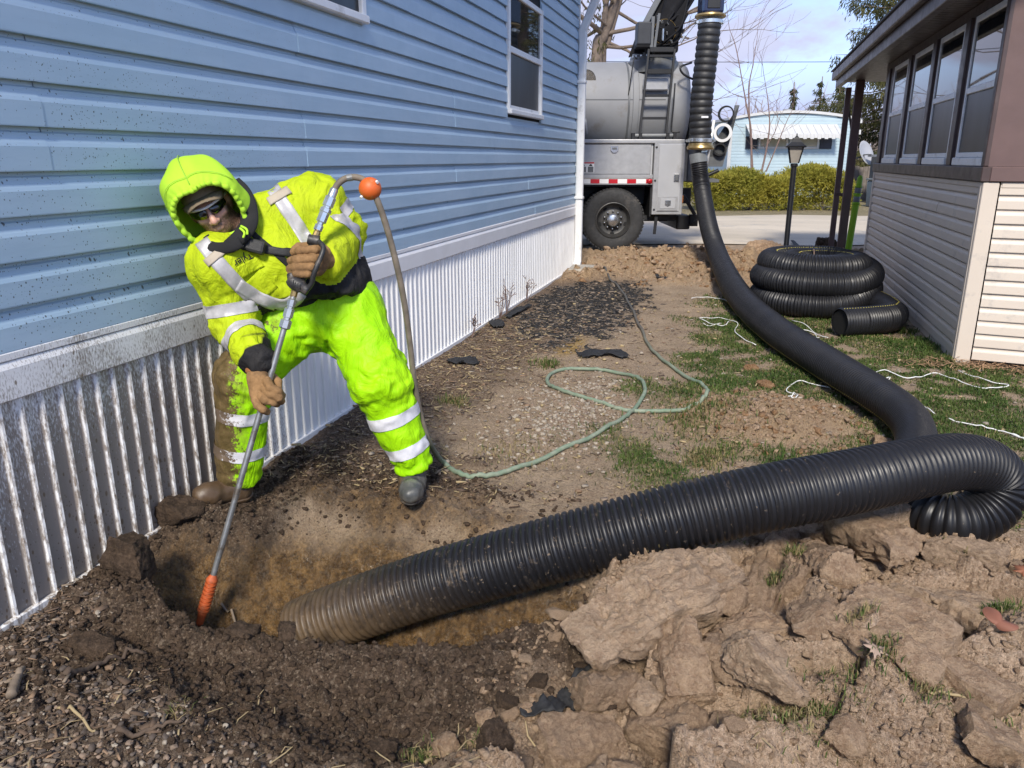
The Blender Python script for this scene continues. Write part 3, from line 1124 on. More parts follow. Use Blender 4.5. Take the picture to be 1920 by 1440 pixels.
for z in (2.86, 2.49):
    g_ = MB().lathe([(.0, 0), (.13, 0), (.15, .012), (.15, .05), (.17, .05)], 24, Matrix.Translation((-.50, .62, z)) @ Matrix.Rotation(R(105), 4, 'X'))
    tk('sight_glass', g_, 'chrome', tk_tank, smooth=30)
tk('grab_handle', MB().tube(bez([(-.50, .50, 2.2), (-.50, .42, 2.18), (-.48, .42, 1.98), (-.48, .5, 1.96)], 4), .016, 8), 'alu', tk_tank, smooth=True)
# body sides
bx0, bx1 = -5.5, .612
tk('side_body', MB().box((bx0, .02, 1.235), (bx1, 2.28, 1.80)), 'tgrey', bevel=.008)
tk('top_rail', MB().box((bx0, -.03, 1.80), (1.13, .12, 1.865)), 'alu', bevel=.012, seg=2)
tk('top_deck', MB().box((bx0, .121, 1.79), (1.12, 2.28, 1.85)), 'tdark')
dr = tk('locker_door', MB().box((-2.2, -.004, 1.30), (.575, .019, 1.785)), 'alu', bevel=.008)
tk('latch', MB().prism([(-.065, .05), (.065, .05), (.065, -.03), (.03, -.065), (-.03, -.065), (-.065, -.03)], 0, .018, Matrix.Translation((-.045, -.004, 1.71)) @ Matrix.Rotation(R(90), 4, 'X')), 'chrome', dr, bevel=.006)
tk('latch_pull', MB().box((-.085, -.028, 1.70), (-.005, -.02, 1.735)), 'tdark', dr)
tk('lower_rail', MB().box((bx0, -.02, 1.235), (.62, .018, 1.296)), 'alu', bevel=.006)
st = tk('reflective_strip', MB().box((bx0, -.014, 1.13), (.62, .0, 1.232)), 'alu', bevel=.004)
tk('white_tape', MB().box((-3, -.0165, 1.152), (.615, -.0141, 1.222)), 'whitetape', st)
for u0, u1 in ((1070, 1087), (1104, 1121), (1138, 1155), (1172.5, 1189.5), (1208, 1225)):
    s0, s1 = (u0 - 1150) * .00905 - .017, (u1 - 1150) * .00905 - .017
    tk('red_tape', MB().box((s0, -.019, 1.152), (min(s1, .614), -.0166, 1.222)), 'red', st)
tk('marker_lamp', MB().lathe([(.0, .02), (.03, .018), (.045, .0)], 16, Matrix.Translation((.57, -.019, 1.185)) @ Matrix.Rotation(R(90), 4, 'X')), 'red', st, smooth=True)
sg = tk('warning_label', MB().box((-.62, -.0065, 1.33), (-.375, -.0045, 1.50)), 'whitetape', dr)
tk('header', MB().box((-.618, -.0085, 1.475), (-.377, -.0067, 1.498)), 'red', sg)
for q in (-.56, -.435):
    tk('pictogram', MB().box((q - .048, -.0085, 1.335), (q + .048, -.0067, 1.425)), 'tdark', sg)
    tk('pictogram', MB().prism([(-.03, 0), (.03, 0), (.012, .03), (-.012, .03)], 0, .002, Matrix.Translation((q, -.0066, 1.435)) @ Matrix.Rotation(R(90), 4, 'X')), 'black', sg)
# tall rear locker
lk = tk('rear_locker', MB().box((.622, -.05, .635), (1.135, .62, 1.80)), 'alu', bevel=.008)
tk('door', MB().box((.70, -.062, .69), (1.085, -.0505, 1.785)), 'tgrey', lk, bevel=.006)
tk('latch', MB().box((.965, -.078, 1.18), (1.06, -.0625, 1.31)), 'chrome', lk, bevel=.012, seg=2)
tk('latch_pull', MB().box((.985, -.086, 1.20), (1.035, -.0785, 1.29)), 'tdark', lk, bevel=.004)
tk('hatch_frame', MB().box((.715, -.072, .70), (1.055, -.0625, .94)), 'alu', lk, bevel=.004)
tk('hatch', MB().box((.755, -.080, .735), (1.015, -.0725, .905)), 'tgrey', lk, bevel=.004)
tk('hatch_latch', MB().prism([(-.05, .045), (.05, .045), (.05, -.03), (0, -.055), (-.05, -.03)], 0, .014, Matrix.Translation((.885, -.0805, .83)) @ Matrix.Rotation(R(90), 4, 'X')), 'chrome', lk, bevel=.004)
for s_, z in ((.655, 1.74), (.66, .72), (.655, 1.2)):
    tk('bolt', MB().lathe([(.018, 0), (.018, .01), (.0, .014)], 8, Matrix.Translation((s_, -.051, z)) @ Matrix.Rotation(R(90), 4, 'X')), 'black', lk)
# under the body
tk('wheel_arch', MB().box((-5.4, .95, .45), (1.1, 1.05, 1.13)).box((-5.4, .05, 1.10), (.6, 1.9, 1.129)), 'black')
tk('chassis_rail', MB().box((-5.4, .72, .78), (1.45, .82, 1.05)).box((-5.4, 1.52, .78), (1.45, 1.62, 1.05)), 'black')
tk('mud_flap', MB().box((.60, .05, .60), (.625, .62, 1.12)).bar((.72, .02, .62), (.70, .02, .30), .05, .02), 'black')
tk('rear_bumper', MB().box((1.12, .25, .36), (1.36, 2.0, .60)), 'black', bevel=.02)
tk('hitch', MB().bar((1.20, .2, .95), (1.42, .2, .62), .10, .05).box((1.34, .18, .42), (1.48, .30, .62)).bar((1.36, .18, .46), (1.5, .18, .56), .03), 'black', bevel=.006)
tk('tail_lamp', MB().box((1.14, .12, .82), (1.19, .2, .95)), 'amber', bevel=.008)
tk('cross_member', MB().box((.55, .3, .52), (1.12, 1.9, .60)), 'black')


def wheel(s_, t0):
    r = .537
    W = Matrix.Translation((s_, t0, r)) @ Matrix.Rotation(R(-90), 4, 'X')      # local z = into the truck
    w = .27
    tb = MB()
    prof = [(.30, .02), (.33, .004), (.44, .0), (.490, .014), (.517, .035), (.530, .055), (.533, .09), (.525, .092), (.525, .105), (.533, .107), (.533, .165),
            (.525, .167), (.525, .18), (.533, .182), (.530, w - .055), (.49, w - .014), (.33, w), (.30, w - .01)]
    tb.lathe(prof, 72, W, caps=False)
    ty = tk('tyre', tb, 'rubber', smooth=30)
    bl = MB()
    for k in range(56):
        a = 2 * math.pi * k / 56
        for z0, z1 in ((.030, .086), (.186, .240)):
            Mx = W @ Matrix.Rotation(a, 4, 'Z') @ Matrix.Translation((.531, 0, 0))
            bl.box((-.012, -.020, z0), (.010, .020, z1), Mx)
    o = tk('tread', bl, 'rubber', ty)
    o['kind'] = 'stuff'
    rb = MB()
    rb.lathe([(.302, .03), (.302, .0), (.290, -.004), (.283, .02), (.275, .05), (.255, .075), (.245, .11), (.205, .125), (.16, .118), (.125, .10), (.0, .10)], 48, W, caps=False)
    rm_ = tk('rim', rb, 'rim', smooth=30)
    hb = MB().lathe([(.120, .105), (.112, .05), (.105, .02), (.085, .0), (.04, -.012), (.0, -.014)], 32, W, caps=False)
    tk('hub_cap', hb, 'chrome', rm_, smooth=30)
    for k in range(10):
        a = 2 * math.pi * (k + .5) / 10
        Mx = W @ Matrix.Rotation(a, 4, 'Z') @ Matrix.Translation((.15, 0, 0))
        tk('wheel_nut', MB().lathe([(.019, .11), (.019, .085), (.012, .065), (.0, .062)], 8, Mx), 'chrome', rm_, smooth=40)
    for k in range(5):
        a = 2 * math.pi * (k + .25) / 5
        Mx = W @ Matrix.Rotation(a, 4, 'Z') @ Matrix.Translation((.228, 0, .112)) @ Matrix.Diagonal((.6, 1, 1, 1))
        tk('hand_hole', MB().lathe([(.038, .008), (.038, -.004), (.0, -.0042)], 12, Mx), 'void', rm_)


wheel(-.02, .0)
wheel(-.02, .33)
wheel(-.02, 1.75)
wheel(-1.42, .0)

# ladder on the tank side
ld = tk('ladder', MB().bar((.505, .30, 3.30), (.40, .20, 1.95), .035, .05).bar((.935, .30, 3.30), (.84, .20, 1.95), .035, .05), 'black', bevel=.004)
for z in (3.29, 3.19, 2.95, 2.57, 2.21):
    t = (3.30 - z) / 1.35
    s_ = .505 - .105 * t
    h = .075 if z in (2.95, 3.29) else .04
    tk('rung', MB().box((s_ + .018, .27 - .1 * t, z - h / 2), (s_ + .412, .33 - .1 * t, z + h / 2)), 'black', ld, bevel=.004)
tk('ladder_hinge', MB().tube([(.26, .15, 1.93), (1.0, .15, 1.93)], .035, 10), 'tdark', ld, smooth=30)
for s_ in (.28, .40, .86, .98):
    tk('hinge_lug', MB().box((s_ - .03, .10, 1.866), (s_ + .03, .2, 1.97)), 'black', ld, bevel=.006)
tk('step_plate', MB().box((.45, .38, 2.66), (.88, .44, 2.86)), 'alu', ld, bevel=.02)
tk('pry_bar', MB().tube(bez([(.955, .22, 2.76), (.945, .20, 2.4), (.93, .20, 2.05), (.96, .19, 1.99), (1.07, .17, 1.985)], 4), .014, 8), 'black', smooth=True)
tk('cable', MB().tube(bez([(.35, .5, 3.17), (.28, .42, 3.13), (.22, .46, 2.6)], 5), .01, 6), 'black', smooth=True)
tk('cable', MB().tube(bez([(1.25, .4, 3.10), (1.05, .3, 3.02), (1.12, .3, 2.9), (1.4, .3, 2.78)], 5), .018, 6), 'black', smooth=True)

# turret and boom
tu = tk('turret', MB().lathe([(.44, 2.98), (.44, 3.16), (.40, 3.20), (.40, 3.235), (.36, 3.24), (.36, 3.30)], 36, Matrix.Translation((.70, 1.0, 0))), 'tdark', smooth=30)
for k in range(22):
    a = 2 * math.pi * k / 22
    tk('turret_bolt', MB().lathe([(.016, 3.235), (.016, 3.262), (.0, 3.265)], 6, Matrix.Translation((.70 + .38 * math.cos(a), 1.0 + .38 * math.sin(a), 0))), 'chrome', tu)
bm = tk('boom', MB().lathe([(.30, 3.28), (.34, 3.34), (.34, 3.48), (.28, 3.56)], 32, Matrix.Translation((.70, 1.0, 0))), 'boomblack', smooth=30)
plate = [(.30, 3.28), (.42, 3.62), (.70, 4.10), (1.02, 4.55), (1.35, 4.55), (1.10, 3.95), (1.02, 3.5), (.95, 3.26)]
for t0 in (.72, 1.22):
    tk('boom_plate', MB().prism([(a, -z) for a, z in plate], t0, t0 + .03, Matrix(((1, 0, 0, 0), (0, 0, 1, 0), (0, -1, 0, 0), (0, 0, 0, 1)))), 'boomblack', bm, bevel=.006)
tk('boom_arm', MB().bar((.70, 1.0, 3.50), (1.45, .8, 4.75), .34, .40), 'boomblack', bm, bevel=.02)
tk('boom_edge', MB().bar((.42, .70, 3.62), (.84, .66, 4.4), .045, .10), 'tdark', bm, bevel=.01)
tk('lift_cylinder', MB().tube([(.62, .62, 3.42), (1.12, .55, 4.25)], .10, 20), 'boomblack', bm, smooth=30)
tk('cylinder_rod', MB().tube([(1.12, .55, 4.25), (1.4, .5, 4.7)], .05, 14), 'chrome', bm, smooth=30)
mo = tk('drive_motor', MB().lathe([(.0, 0), (.11, 0), (.17, .012), (.185, .05), (.185, .4)], 32, Matrix.Translation((.78, .42, 3.58)) @ Matrix.Rotation(R(-78), 4, 'X')), 'boomblack', bm, smooth=30)
tk('motor_rim', MB().lathe([(.186, .03), (.194, .03), (.194, .06), (.186, .06)], 32, Matrix.Translation((.78, .42, 3.58)) @ Matrix.Rotation(R(-78), 4, 'X'), caps=False), 'brass', bm)
tk('gearbox', MB().box((.50, .50, 3.27), (1.04, .8, 3.56)), 'boomblack', bm, bevel=.04, seg=2)
tk('hose_cover', MB().prism([(.62, -3.5), (1.08, -3.5), (1.22, -4.6), (.92, -4.6)], .50, .66, Matrix(((1, 0, 0, 0), (0, 0, 1, 0), (0, -1, 0, 0), (0, 0, 0, 1)))), 'boomblack', bm, bevel=.03)
rr_ = random.Random(3)
for k in range(13):
    p0 = V(.38 + rr_.random() * .5, .45 + rr_.random() * .2, 3.35 + rr_.random() * .4)
    p2 = V(.8 + rr_.random() * .4, .45 + rr_.random() * .2, 3.6 + rr_.random() * .5)
    p1 = (p0 + p2) / 2 + V(rr_.uniform(-.12, .12), -.12, rr_.uniform(-.18, .05))
    tk('hydraulic_hose', MB().tube(bez([p0, p1, p2], 6), .014 + .008 * rr_.random(), 7), 'boomblack', bm, smooth=True)
for k in range(11):
    p = V(.42 + rr_.random() * .66, .40, 3.40 + rr_.random() * .45)
    tk('fitting', MB().tube([p, p + V(rr_.uniform(-.03, .03), -.02, rr_.uniform(.02, .05))], .013, 6), 'zinc', bm, smooth=40)
for (a, b) in (((1.06, .42, 3.42), (1.12, .42, 3.52)), ((.74, .38, 3.44), (.74, .38, 3.62)), ((.50, .42, 3.40), (.47, .42, 3.55))):
    tk('fitting', MB().tube([a, b], .017, 6), 'zinc', bm, smooth=40)
cb = tk('control_box', MB().box((.31, .30, 3.37), (.54, .62, 3.72)), 'boxgrey', bm, bevel=.02, seg=2)
tk('box_foot', MB().box((.30, .29, 3.33), (.52, .6, 3.368)), 'boomblack', cb)
tk('bracket', MB().bar((.55, .34, 3.30), (.56, .34, 3.80), .05, .03).bar((.60, .36, 3.25), (.66, .36, 3.85), .04, .03), 'tdark', bm)

# down-tube, clamps and the ribbed rubber hose hanging from the boom
tb_ = tk('down_tube', MB().box((1.09, -.86, 3.66), (1.42, -.50, 4.6)), 'navy', bm, bevel=.03, seg=2)
tk('tube_panel', MB().box((1.165, -.875, 3.72), (1.355, -.862, 4.6)), 'black', tb_, bevel=.006)
tk('flange', MB().lathe([(.15, 0), (.225, 0), (.235, .02), (.225, .045), (.15, .05)], 36, Matrix.Translation((1.26, -.68, 3.615))), 'brass', tb_, smooth=30)
tk('clamp', MB().lathe([(.178, 0), (.19, .008), (.19, .055), (.178, .065)], 36, Matrix.Translation((1.258, -.68, 3.525))), 'zinc', tb_, smooth=30)
for q in (-1, 1):
    tk('clamp_bolt', MB().tube([(1.258 + q * .20, -.74, 3.55), (1.258 + q * .20, -.62, 3.55)], .022, 8), 'zinc', tb_, smooth=40)


def ribbed(path, r, amp, pitch, n=30, shape=(0, .8, 1, 1, .8, 0), stripe=None, flat=None):
    """corrugated hose: arrays for one tube, and the frames along it"""
    m = len(shape)
    P, L = resample(path, pitch / m)
    # widen the curve data a little so that frames are smooth
    Tg = np.gradient(P, axis=0)
    Tg /= np.linalg.norm(Tg, axis=1)[:, None]
    X = np.zeros_like(P)
    ref = np.array([0, 0, 1.]) if abs(Tg[0][2]) < .9 else np.array([1., 0, 0])
    x = np.cross(Tg[0], ref)
    for i in range(len(P)):
        x = x - Tg[i] * (x @ Tg[i])
        x /= np.linalg.norm(x)
        X[i] = x
    Yv = np.cross(Tg, X)
    rad = np.array([r + amp * shape[i % m] for i in range(len(P))]) if not hasattr(r, '__len__') else np.interp(np.linspace(0, 1, len(P)), np.linspace(0, 1, len(r)), r) + amp * np.array([shape[i % m] for i in range(len(P))])
    A = np.linspace(0, 2 * np.pi, n, endpoint=False)
    Vt = P[:, None, :] + rad[:, None, None] * (X[:, None, :] * np.cos(A)[None, :, None] + Yv[:, None, :] * np.sin(A)[None, :, None])
    idx = np.arange(len(P) * n).reshape(len(P), n)
    nx = np.roll(idx, -1, axis=1)
    F = np.stack([idx[:-1], idx[1:], nx[1:], nx[:-1]], -1).reshape(-1, 4)
    return Vt.reshape(-1, 3), F, (P, Tg, X, Yv, rad, m)


def stripe_mesh(fr, ang, half=.028, lift=.0015, span=None, m0=1, m1=5):
    """short dashes printed on the crest of every rib"""
    P, Tg, X, Yv, rad, m = fr
    vs, fs = [], []
    N = len(P)
    for i in range(0, N - m, m):
        if span and not (span[0] <= i / N <= span[1]):
            continue
        o = len(vs)
        a = ang(i / N) if callable(ang) else ang
        for j in range(m0, m1):
            for e_ in (-half, half):
                d = X[i + j] * math.cos(a + e_) + Yv[i + j] * math.sin(a + e_)
                vs.append(tuple(P[i + j] + d * (rad[i + j] + lift)))
        for j in range(m1 - m0 - 1):
            fs.append((o + 2 * j, o + 2 * j + 2, o + 2 * j + 3, o + 2 * j + 1))
    return vs, fs


pv, pf, _ = ribbed(bez([(1.258, -.68, 3.545), (1.235, -.68, 3.0), (1.215, -.68, 2.6), (1.21, -.68, 2.25), (1.23, -.68, 1.80)], 12), .162, .014, .102, 30, shape=(.0, .3, .85, 1, 1, 1, .85, .3))
rh = tk('rubber_hose', (pv, pf), 'rubhose', bm, smooth=True)
tk('badge', MB().box((1.18, -.862, 2.16), (1.29, -.856, 2.19)), 'whitetape', rh, bevel=.008)
tk('clamp', MB().lathe([(.180, 0), (.192, .008), (.192, .055), (.18, .065)], 36, Matrix.Translation((1.232, -.68, 1.80)) @ Matrix.Rotation(R(2), 4, 'Y')), 'zinc', rh, smooth=30)
for q in (-1, 1):
    tk('clamp_bolt', MB().tube([(1.232 + q * .205, -.76, 1.83), (1.232 + q * .205, -.62, 1.83)], .022, 8), 'zinc', rh, smooth=40)
tk('coupling', MB().lathe([(.14, 0), (.205, .005), (.215, .03), (.205, .06), (.19, .065), (.185, .1)], 36, Matrix.Translation((1.238, -.68, 1.69))), 'brass', rh, smooth=30)

# rear: door panel, pipe rack, valve gear
tk('rear_panel', MB().box((1.36, .75, 1.15), (1.60, 2.2, 2.66)), 'tdark', bevel=.02)
tk('pipe_rack', MB().prism([(1.62, 1.42), (1.98, 1.42), (2.20, 2.45), (2.12, 2.45), (2.11, 2.2), (2.08, 1.9), (2.02, 1.60), (1.62, 1.585)], -.76, -.72, Matrix(((1, 0, 0, 0), (0, 0, -1, 0), (0, 1, 0, 0), (0, 0, 0, 1)))), 'tdark', bevel=.004)
for (s_, z, ro, ri, m_) in ((1.945, 2.30, .138, .112, 'black'), (1.915, 1.99, .152, .112, 'chrome'), (1.885, 1.71, .110, .084, 'black')):
    Mx = Matrix.Translation((s_, .62, z)) @ Matrix.Rotation(R(-15.5), 4, 'Z') @ Matrix.Rotation(R(-87), 4, 'X')
    tp = tk('spare_pipe', MB().lathe([(ri, 0), (ro, 0), (ro, .05), (ro - .008, .055), (ro - .008, .8), (ri, .8), (ri, 0)], 32, Mx, caps=False), 'black', smooth=30)
    if m_ == 'chrome':
        tk('pipe_collar', MB().lathe([(ri - .002, -.012), (ro + .006, -.012), (ro + .006, .03), (ro, .04)], 32, Mx, caps=False), 'whitetape', tp, smooth=30)
tk('white_rod', MB().tube([(1.765, .7, 2.2), (1.69, .7, 1.40)], .026, 10), 'whitetape', smooth=True)
tk('drain_valve', MB().lathe([(.0, 0), (.11, .0), (.12, .03), (.12, .2)], 20, Matrix.Translation((1.60, .55, 1.80)) @ Matrix.Rotation(R(-90), 4, 'X')), 'chrome', smooth=30)
tk('valve_lever', MB().tube(bez([(1.53, .55, 1.85), (1.57, .53, 1.95), (1.60, .53, 2.2)], 4), .014, 8), 'whitetape', smooth=True)
tk('latch_arm', MB().prism([(1.47, 1.22), (1.60, 1.42), (1.66, 1.25), (1.9, 1.20), (1.9, 1.15), (1.47, 1.15)], -.62, -.57, Matrix(((1, 0, 0, 0), (0, 0, -1, 0), (0, 1, 0, 0), (0, 0, 0, 1)))), 'tdark', bevel=.004)
tk('latch_pin', MB().tube([(1.60, .55, 1.24), (1.86, .50, 1.36)], .032, 12), 'black', smooth=30)
tk('valve_block', MB().box((1.40, .6, 2.98), (1.49, .8, 3.2)).box((1.46, .6, 2.93), (1.6, .75, 3.02)), 'alu', bevel=.01)
tk('valve_cylinder', MB().tube([(1.44, .62, 2.5), (1.46, .62, 2.95)], .062, 14).tube([(1.55, .66, 2.6), (1.57, .66, 2.95)], .038, 12), 'black', smooth=30)
tk('nameplate', MB().box((1.42, .548, 2.66), (1.46, .553, 2.82)), 'whitetape')
for a, b in (((1.56, .6, 3.16), (1.62, .6, 3.26)), ((1.59, .6, 2.95), (1.65, .6, 3.04))):
    tk('lever_grip', MB().tube([a, b], .026, 10), 'tdark', smooth=30)
tk('lever_rod', MB().tube(bez([(1.50, .6, 3.06), (1.52, .6, 3.15), (1.57, .6, 3.17)], 4), .01, 6).tube([(1.5, .6, 2.98), (1.6, .6, 2.96)], .01, 6), 'zinc', smooth=True)
tk('pipe_loop', MB().tube(bez([(1.58, .6, 2.9), (1.62, .6, 2.86), (1.60, .6, 2.5), (1.53, .6, 2.47)], 4), .012, 6), 'black', smooth=True)

# ================================================================ the suction hose from the truck to the pit
n = NT("black_corrugated_hose")
g = n.sep(n.t.nodes.new("ShaderNodeNewGeometry").outputs['Position'])
nearpit = n.math('MULTIPLY', n.ramp(g[1], 4.2, 3.0), n.ramp(g[0], 1.2, -1.2, .25, 1.0))
k1 = n.ramp(n.math('ADD', n.noise(9, 6, .75, stretch=(1, 1, 1)), n.math('MULTIPLY', nearpit, .15)), .69, .80)
k2 = n.ramp(n.math('ADD', n.noise(55, 4, .7), n.math('MULTIPLY', nearpit, .09)), .70, .76)
kk = n.math('MAXIMUM', n.math('MULTIPLY', k1, n.ramp(n.noise(40, 4, .7), .42, .62)), k2)
c = n.mix(n.math('MULTIPLY', kk, .8), (.011, .011, .013), (.20, .15, .105))
deep = n.math('MULTIPLY', n.ramp(g[2], .06, -.24), n.ramp(g[0], -.75, -1.3))
c = n.mix(n.math('MULTIPLY', deep, n.ramp(n.noise(22, 5, .7), .25, .55, .2, .95)), c, (.14, .095, .055))
dust = n.ramp(n.noise(4, 5, .6), .4, .75, 0, .35)
c = n.mix(n.math('MULTIPLY', dust, n.ramp(g[1], 3.5, 6)), c, (.030, .030, .034))
M['hose'] = n.set(color=c, rough=n.math('ADD', n.ramp(n.noise(12, 4), .3, .7, .36, .52), n.math('MULTIPLY', kk, .3)), spec=.38)
M['yellow'] = NT("yellow_print").set(color=(.55, .46, .10), rough=.5)
M['tape'] = mat("grey_duct_tape", (.17, .18, .185), .38, var=.2, bump=.25, bs=30)

hosepath = bez([(-0.725, 13.200, 1.615), (-0.704, 13.185, 1.435), (-0.621, 13.059, 1.043), (-0.449, 12.100, 0.579), (-0.266, 11.192, 0.269), (-0.061, 9.254, 0.190), (0.135, 8.006, 0.135), (0.362, 6.897, 0.130), (0.589, 6.094, 0.130), (0.777, 5.495, 0.130), (0.922, 5.040, 0.130), (1.001, 4.665, 0.130), (0.978, 4.266, 0.130), (0.864, 3.802, 0.130), (0.829, 3.524, 0.120), (0.854, 3.363, 0.110), (0.938, 3.309, 0.110), (1.035, 3.341, 0.130), (1.105, 3.388, 0.190), (1.112, 3.417, 0.270), (1.041, 3.381, 0.340), (0.899, 3.266, 0.385), (0.692, 3.095, 0.395), (0.445, 2.926, 0.380), (0.177, 2.787, 0.350), (-0.121, 2.689, 0.280), (-0.422, 2.602, 0.190), (-0.736, 2.538, 0.080), (-1.047, 2.490, -0.040), (-1.296, 2.426, -0.140), (-1.458, 2.411, -0.220), (-1.589, 2.398, -0.290)], 14)
pv, pf, fr_ = ribbed(hosepath, [.119] * 10 + [.116, .112, .102, .090, .088, .098, .108, .111, .111, .111], .0150, .0265, 36, shape=(.0, .25, .92, 1.0, 1.0, .92))
shose = mk('suction_hose', (pv, pf), M['hose'], smooth=True)
tag(shose, 'long black corrugated suction hose running from the truck, looping over itself into the pit', 'hose')
sv, sf_ = stripe_mesh(fr_, R(104), span=(0, .76), m0=2, m1=6)
mk('yellow_stripe', (sv, sf_), M['yellow'], shose, local=True)['kind'] = 'stuff'
cf = MB().tube([(-0.734, 13.197, 1.632), (-0.712, 13.188, 1.493)], .139, 28)
mk('tape_cuff', cf, M['tape'], shose, smooth=30, local=True)

# coiled spare hose by the porch
cc_ = Vector((0.963, 8.271, 0.000)) + AWAY * .55
sp = []
for i in range(0, 74 + 1):
    t = i / 74 * 4.05
    ang = R(-20) + t * 2 * math.pi
    r = .54 if t < 2 else .54 - .05 * (t - 2) if t < 2.3 else .525 - .10 * min(1, (t - 2.3) / .5) if t < 3.0 else .425 - .17 * min(1, (t - 3.0) / .5)
    z = .13 if t < .85 else .13 + .21 * min(1, (t - .85) / .3) if t < 1.9 else .34 + .15 * min(1, (t - 1.9) / .35)
    if t > 3:
        z -= .02 * min(1, t - 3)
    sp.append(cc_ + V(r * math.cos(ang), r * math.sin(ang), z) + V(0, .05 * (z - .13), 0))
tail = [(0.932, 7.440, 0.130), (1.216, 7.622, 0.130), (1.467, 7.959, 0.130)]
cpath = bez([*tail, *sp[2:]], 3)
pv, pf, fr2 = ribbed(cpath, .119, .0125, .028, 30, shape=(.0, .0, .85, 1.0, .85))
coil = mk('spare_hose_coil', (pv, pf), M['hose'], smooth=True)
tag(coil, 'black corrugated hose coiled in a stack on the grass beside the porch', 'hose')
sv, sf_ = stripe_mesh(fr2, R(283), half=.035, m0=2, m1=5)
mk('yellow_stripe', (sv, sf_), M['yellow'], coil, local=True)['kind'] = 'stuff'
M['bore'] = NT("hose_bore").set(color=(.004, .004, .004), rough=.8)
_e = Vector(tail[0])
_t = (Vector(tail[1]) - _e).normalized()
mk('hose_mouth', MB().tube([_e + _t * .02, _e + _t * .03], .118, 28), M['bore'], coil, local=True)
strap = MB()
for th in (R(262), ):
    c0 = cc_ + V(.255 * math.cos(R(95)), .255 * math.sin(R(95)), .47)
    strap.tube([c0 + V(.0, .137 * math.cos(R(a_)), .137 * math.sin(R(a_))) for a_ in range(0, 361, 20)], .006, 6)
mk('tie_cord', strap, mat("tan_cord", (.30, .20, .14), .8), coil, local=True)

# ================================================================ beyond the road
def on(base, s_, t, z=0.0):
    return Vector(base) + RIGHT * s_ + AWAY * t + V(0, 0, z)


# far mobile home, end-on
TB = V(-.62, 30.2, 0)
M['paleblue'] = mat("pale_blue_siding", (.38, .485, .535), .5, var=.05, vs=2, dirt=.15, dirtcol=(.42, .46, .48))
M['paleroof'] = mat("white_roof_metal", (.52, .52, .51), .45, var=.05)
M['shutter'] = NT("dark_shutter").set(color=(.025, .027, .04), rough=.6)
M['blind'] = mat("tan_blind", (.36, .34, .26), .7, var=.06)
far = thing('trailer_home', 'pale blue mobile home with a white arched roof and striped awning behind the hedge', 'house', TB, R(16.174))


def fk(name, mb, m, parent=None, **kw):
    return mk(name, mb, M[m] if isinstance(m, str) else m, parent or far, local=True, **kw)


TWID = 4.55


def roofz(s_):
    return 2.94 + .25 * (1 - ((s_ - 2.25) / 2.35) ** 2)


fk('wall', MB().box((.02, .03, .2), (TWID - .02, 14, 2.92)), 'paleblue')
for k in range(23):
    z = .55 + k * .115
    zt = z + .115
    ss = [i * TWID / 8 for i in range(9)]
    if z > roofz(0) - .12:
        half = 2.35 * math.sqrt(max(0, 1 - (zt - 2.94) / .25))
        if half < .3:
            continue
        ss = [2.25 - half + i * 2 * half / 8 for i in range(9)]
        ss = [min(max(q, 0), TWID) for q in ss]
    mb = MB()
    pr = [(-.001, 0), (-.012, 0), (-.010, .07), (-.002, .115)]
    mb.extrude_profile([V(0, q, z_) for q, z_ in pr], (ss[0], .03, z), (ss[-1], .03, z))
    fk('siding_plank', mb, 'paleblue')
rf = MB()
n_ = 16
top = [(i * (TWID + .16) / n_ - .08) for i in range(n_ + 1)]
rings = []
for t0 in (-.06, 14.1):
    ring = [V(q, t0, roofz(q) + .02) for q in top] + [V(q, t0, roofz(q) - .07) for q in reversed(top)]
    rings.append(ring)
rf.loft(rings)
fk('roof', rf, 'paleroof')
fk('corner_trim', MB().box((TWID - .10, -.01, .3), (TWID + .02, .03, 2.93)), 'paleroof')
fk('corner_trim', MB().box((-.02, -.01, .3), (.10, .03, 2.93)), 'paleroof')
fk('gutter', MB().box((TWID + .02, -.05, 2.78), (TWID + .14, 14, 2.9)).box((TWID + .02, .1, 2.4), (TWID + .2, .5, 2.56)), 'paleroof')
fk('vent_pipe', MB().lathe([(.10, 3.0), (.10, 3.24), (.16, 3.25), (.17, 3.33), (.0, 3.36)], 14, Matrix.Translation((2.5, 1.5, 0))), 'alu', smooth=40)
for s0 in (1.06, 2.18):
    fw = fk('window', MB().box((s0, -.03, 1.90), (s0 + 1.06, .025, 1.97)).box((s0, -.03, 1.97), (s0 + .07, .025, 2.28)).box((s0 + .99, -.03, 1.97), (s0 + 1.06, .025, 2.28)).box((s0, -.03, 2.28), (s0 + 1.06, .025, 2.33)), 'paleroof')
    fk('pane', MB().box((s0 + .07, -.012, 1.97), (s0 + .99, .02, 2.28)), 'blind', fw)
for s0 in (.60, 3.28):
    fk('shutter', MB().box((s0, -.03, 1.90), (s0 + .42, .02, 2.33)), 'shutter')
aw = fk('awning', MB().bar((.55, -.02, 2.72), (3.82, -.02, 2.72), .03, .04), 'paleroof')
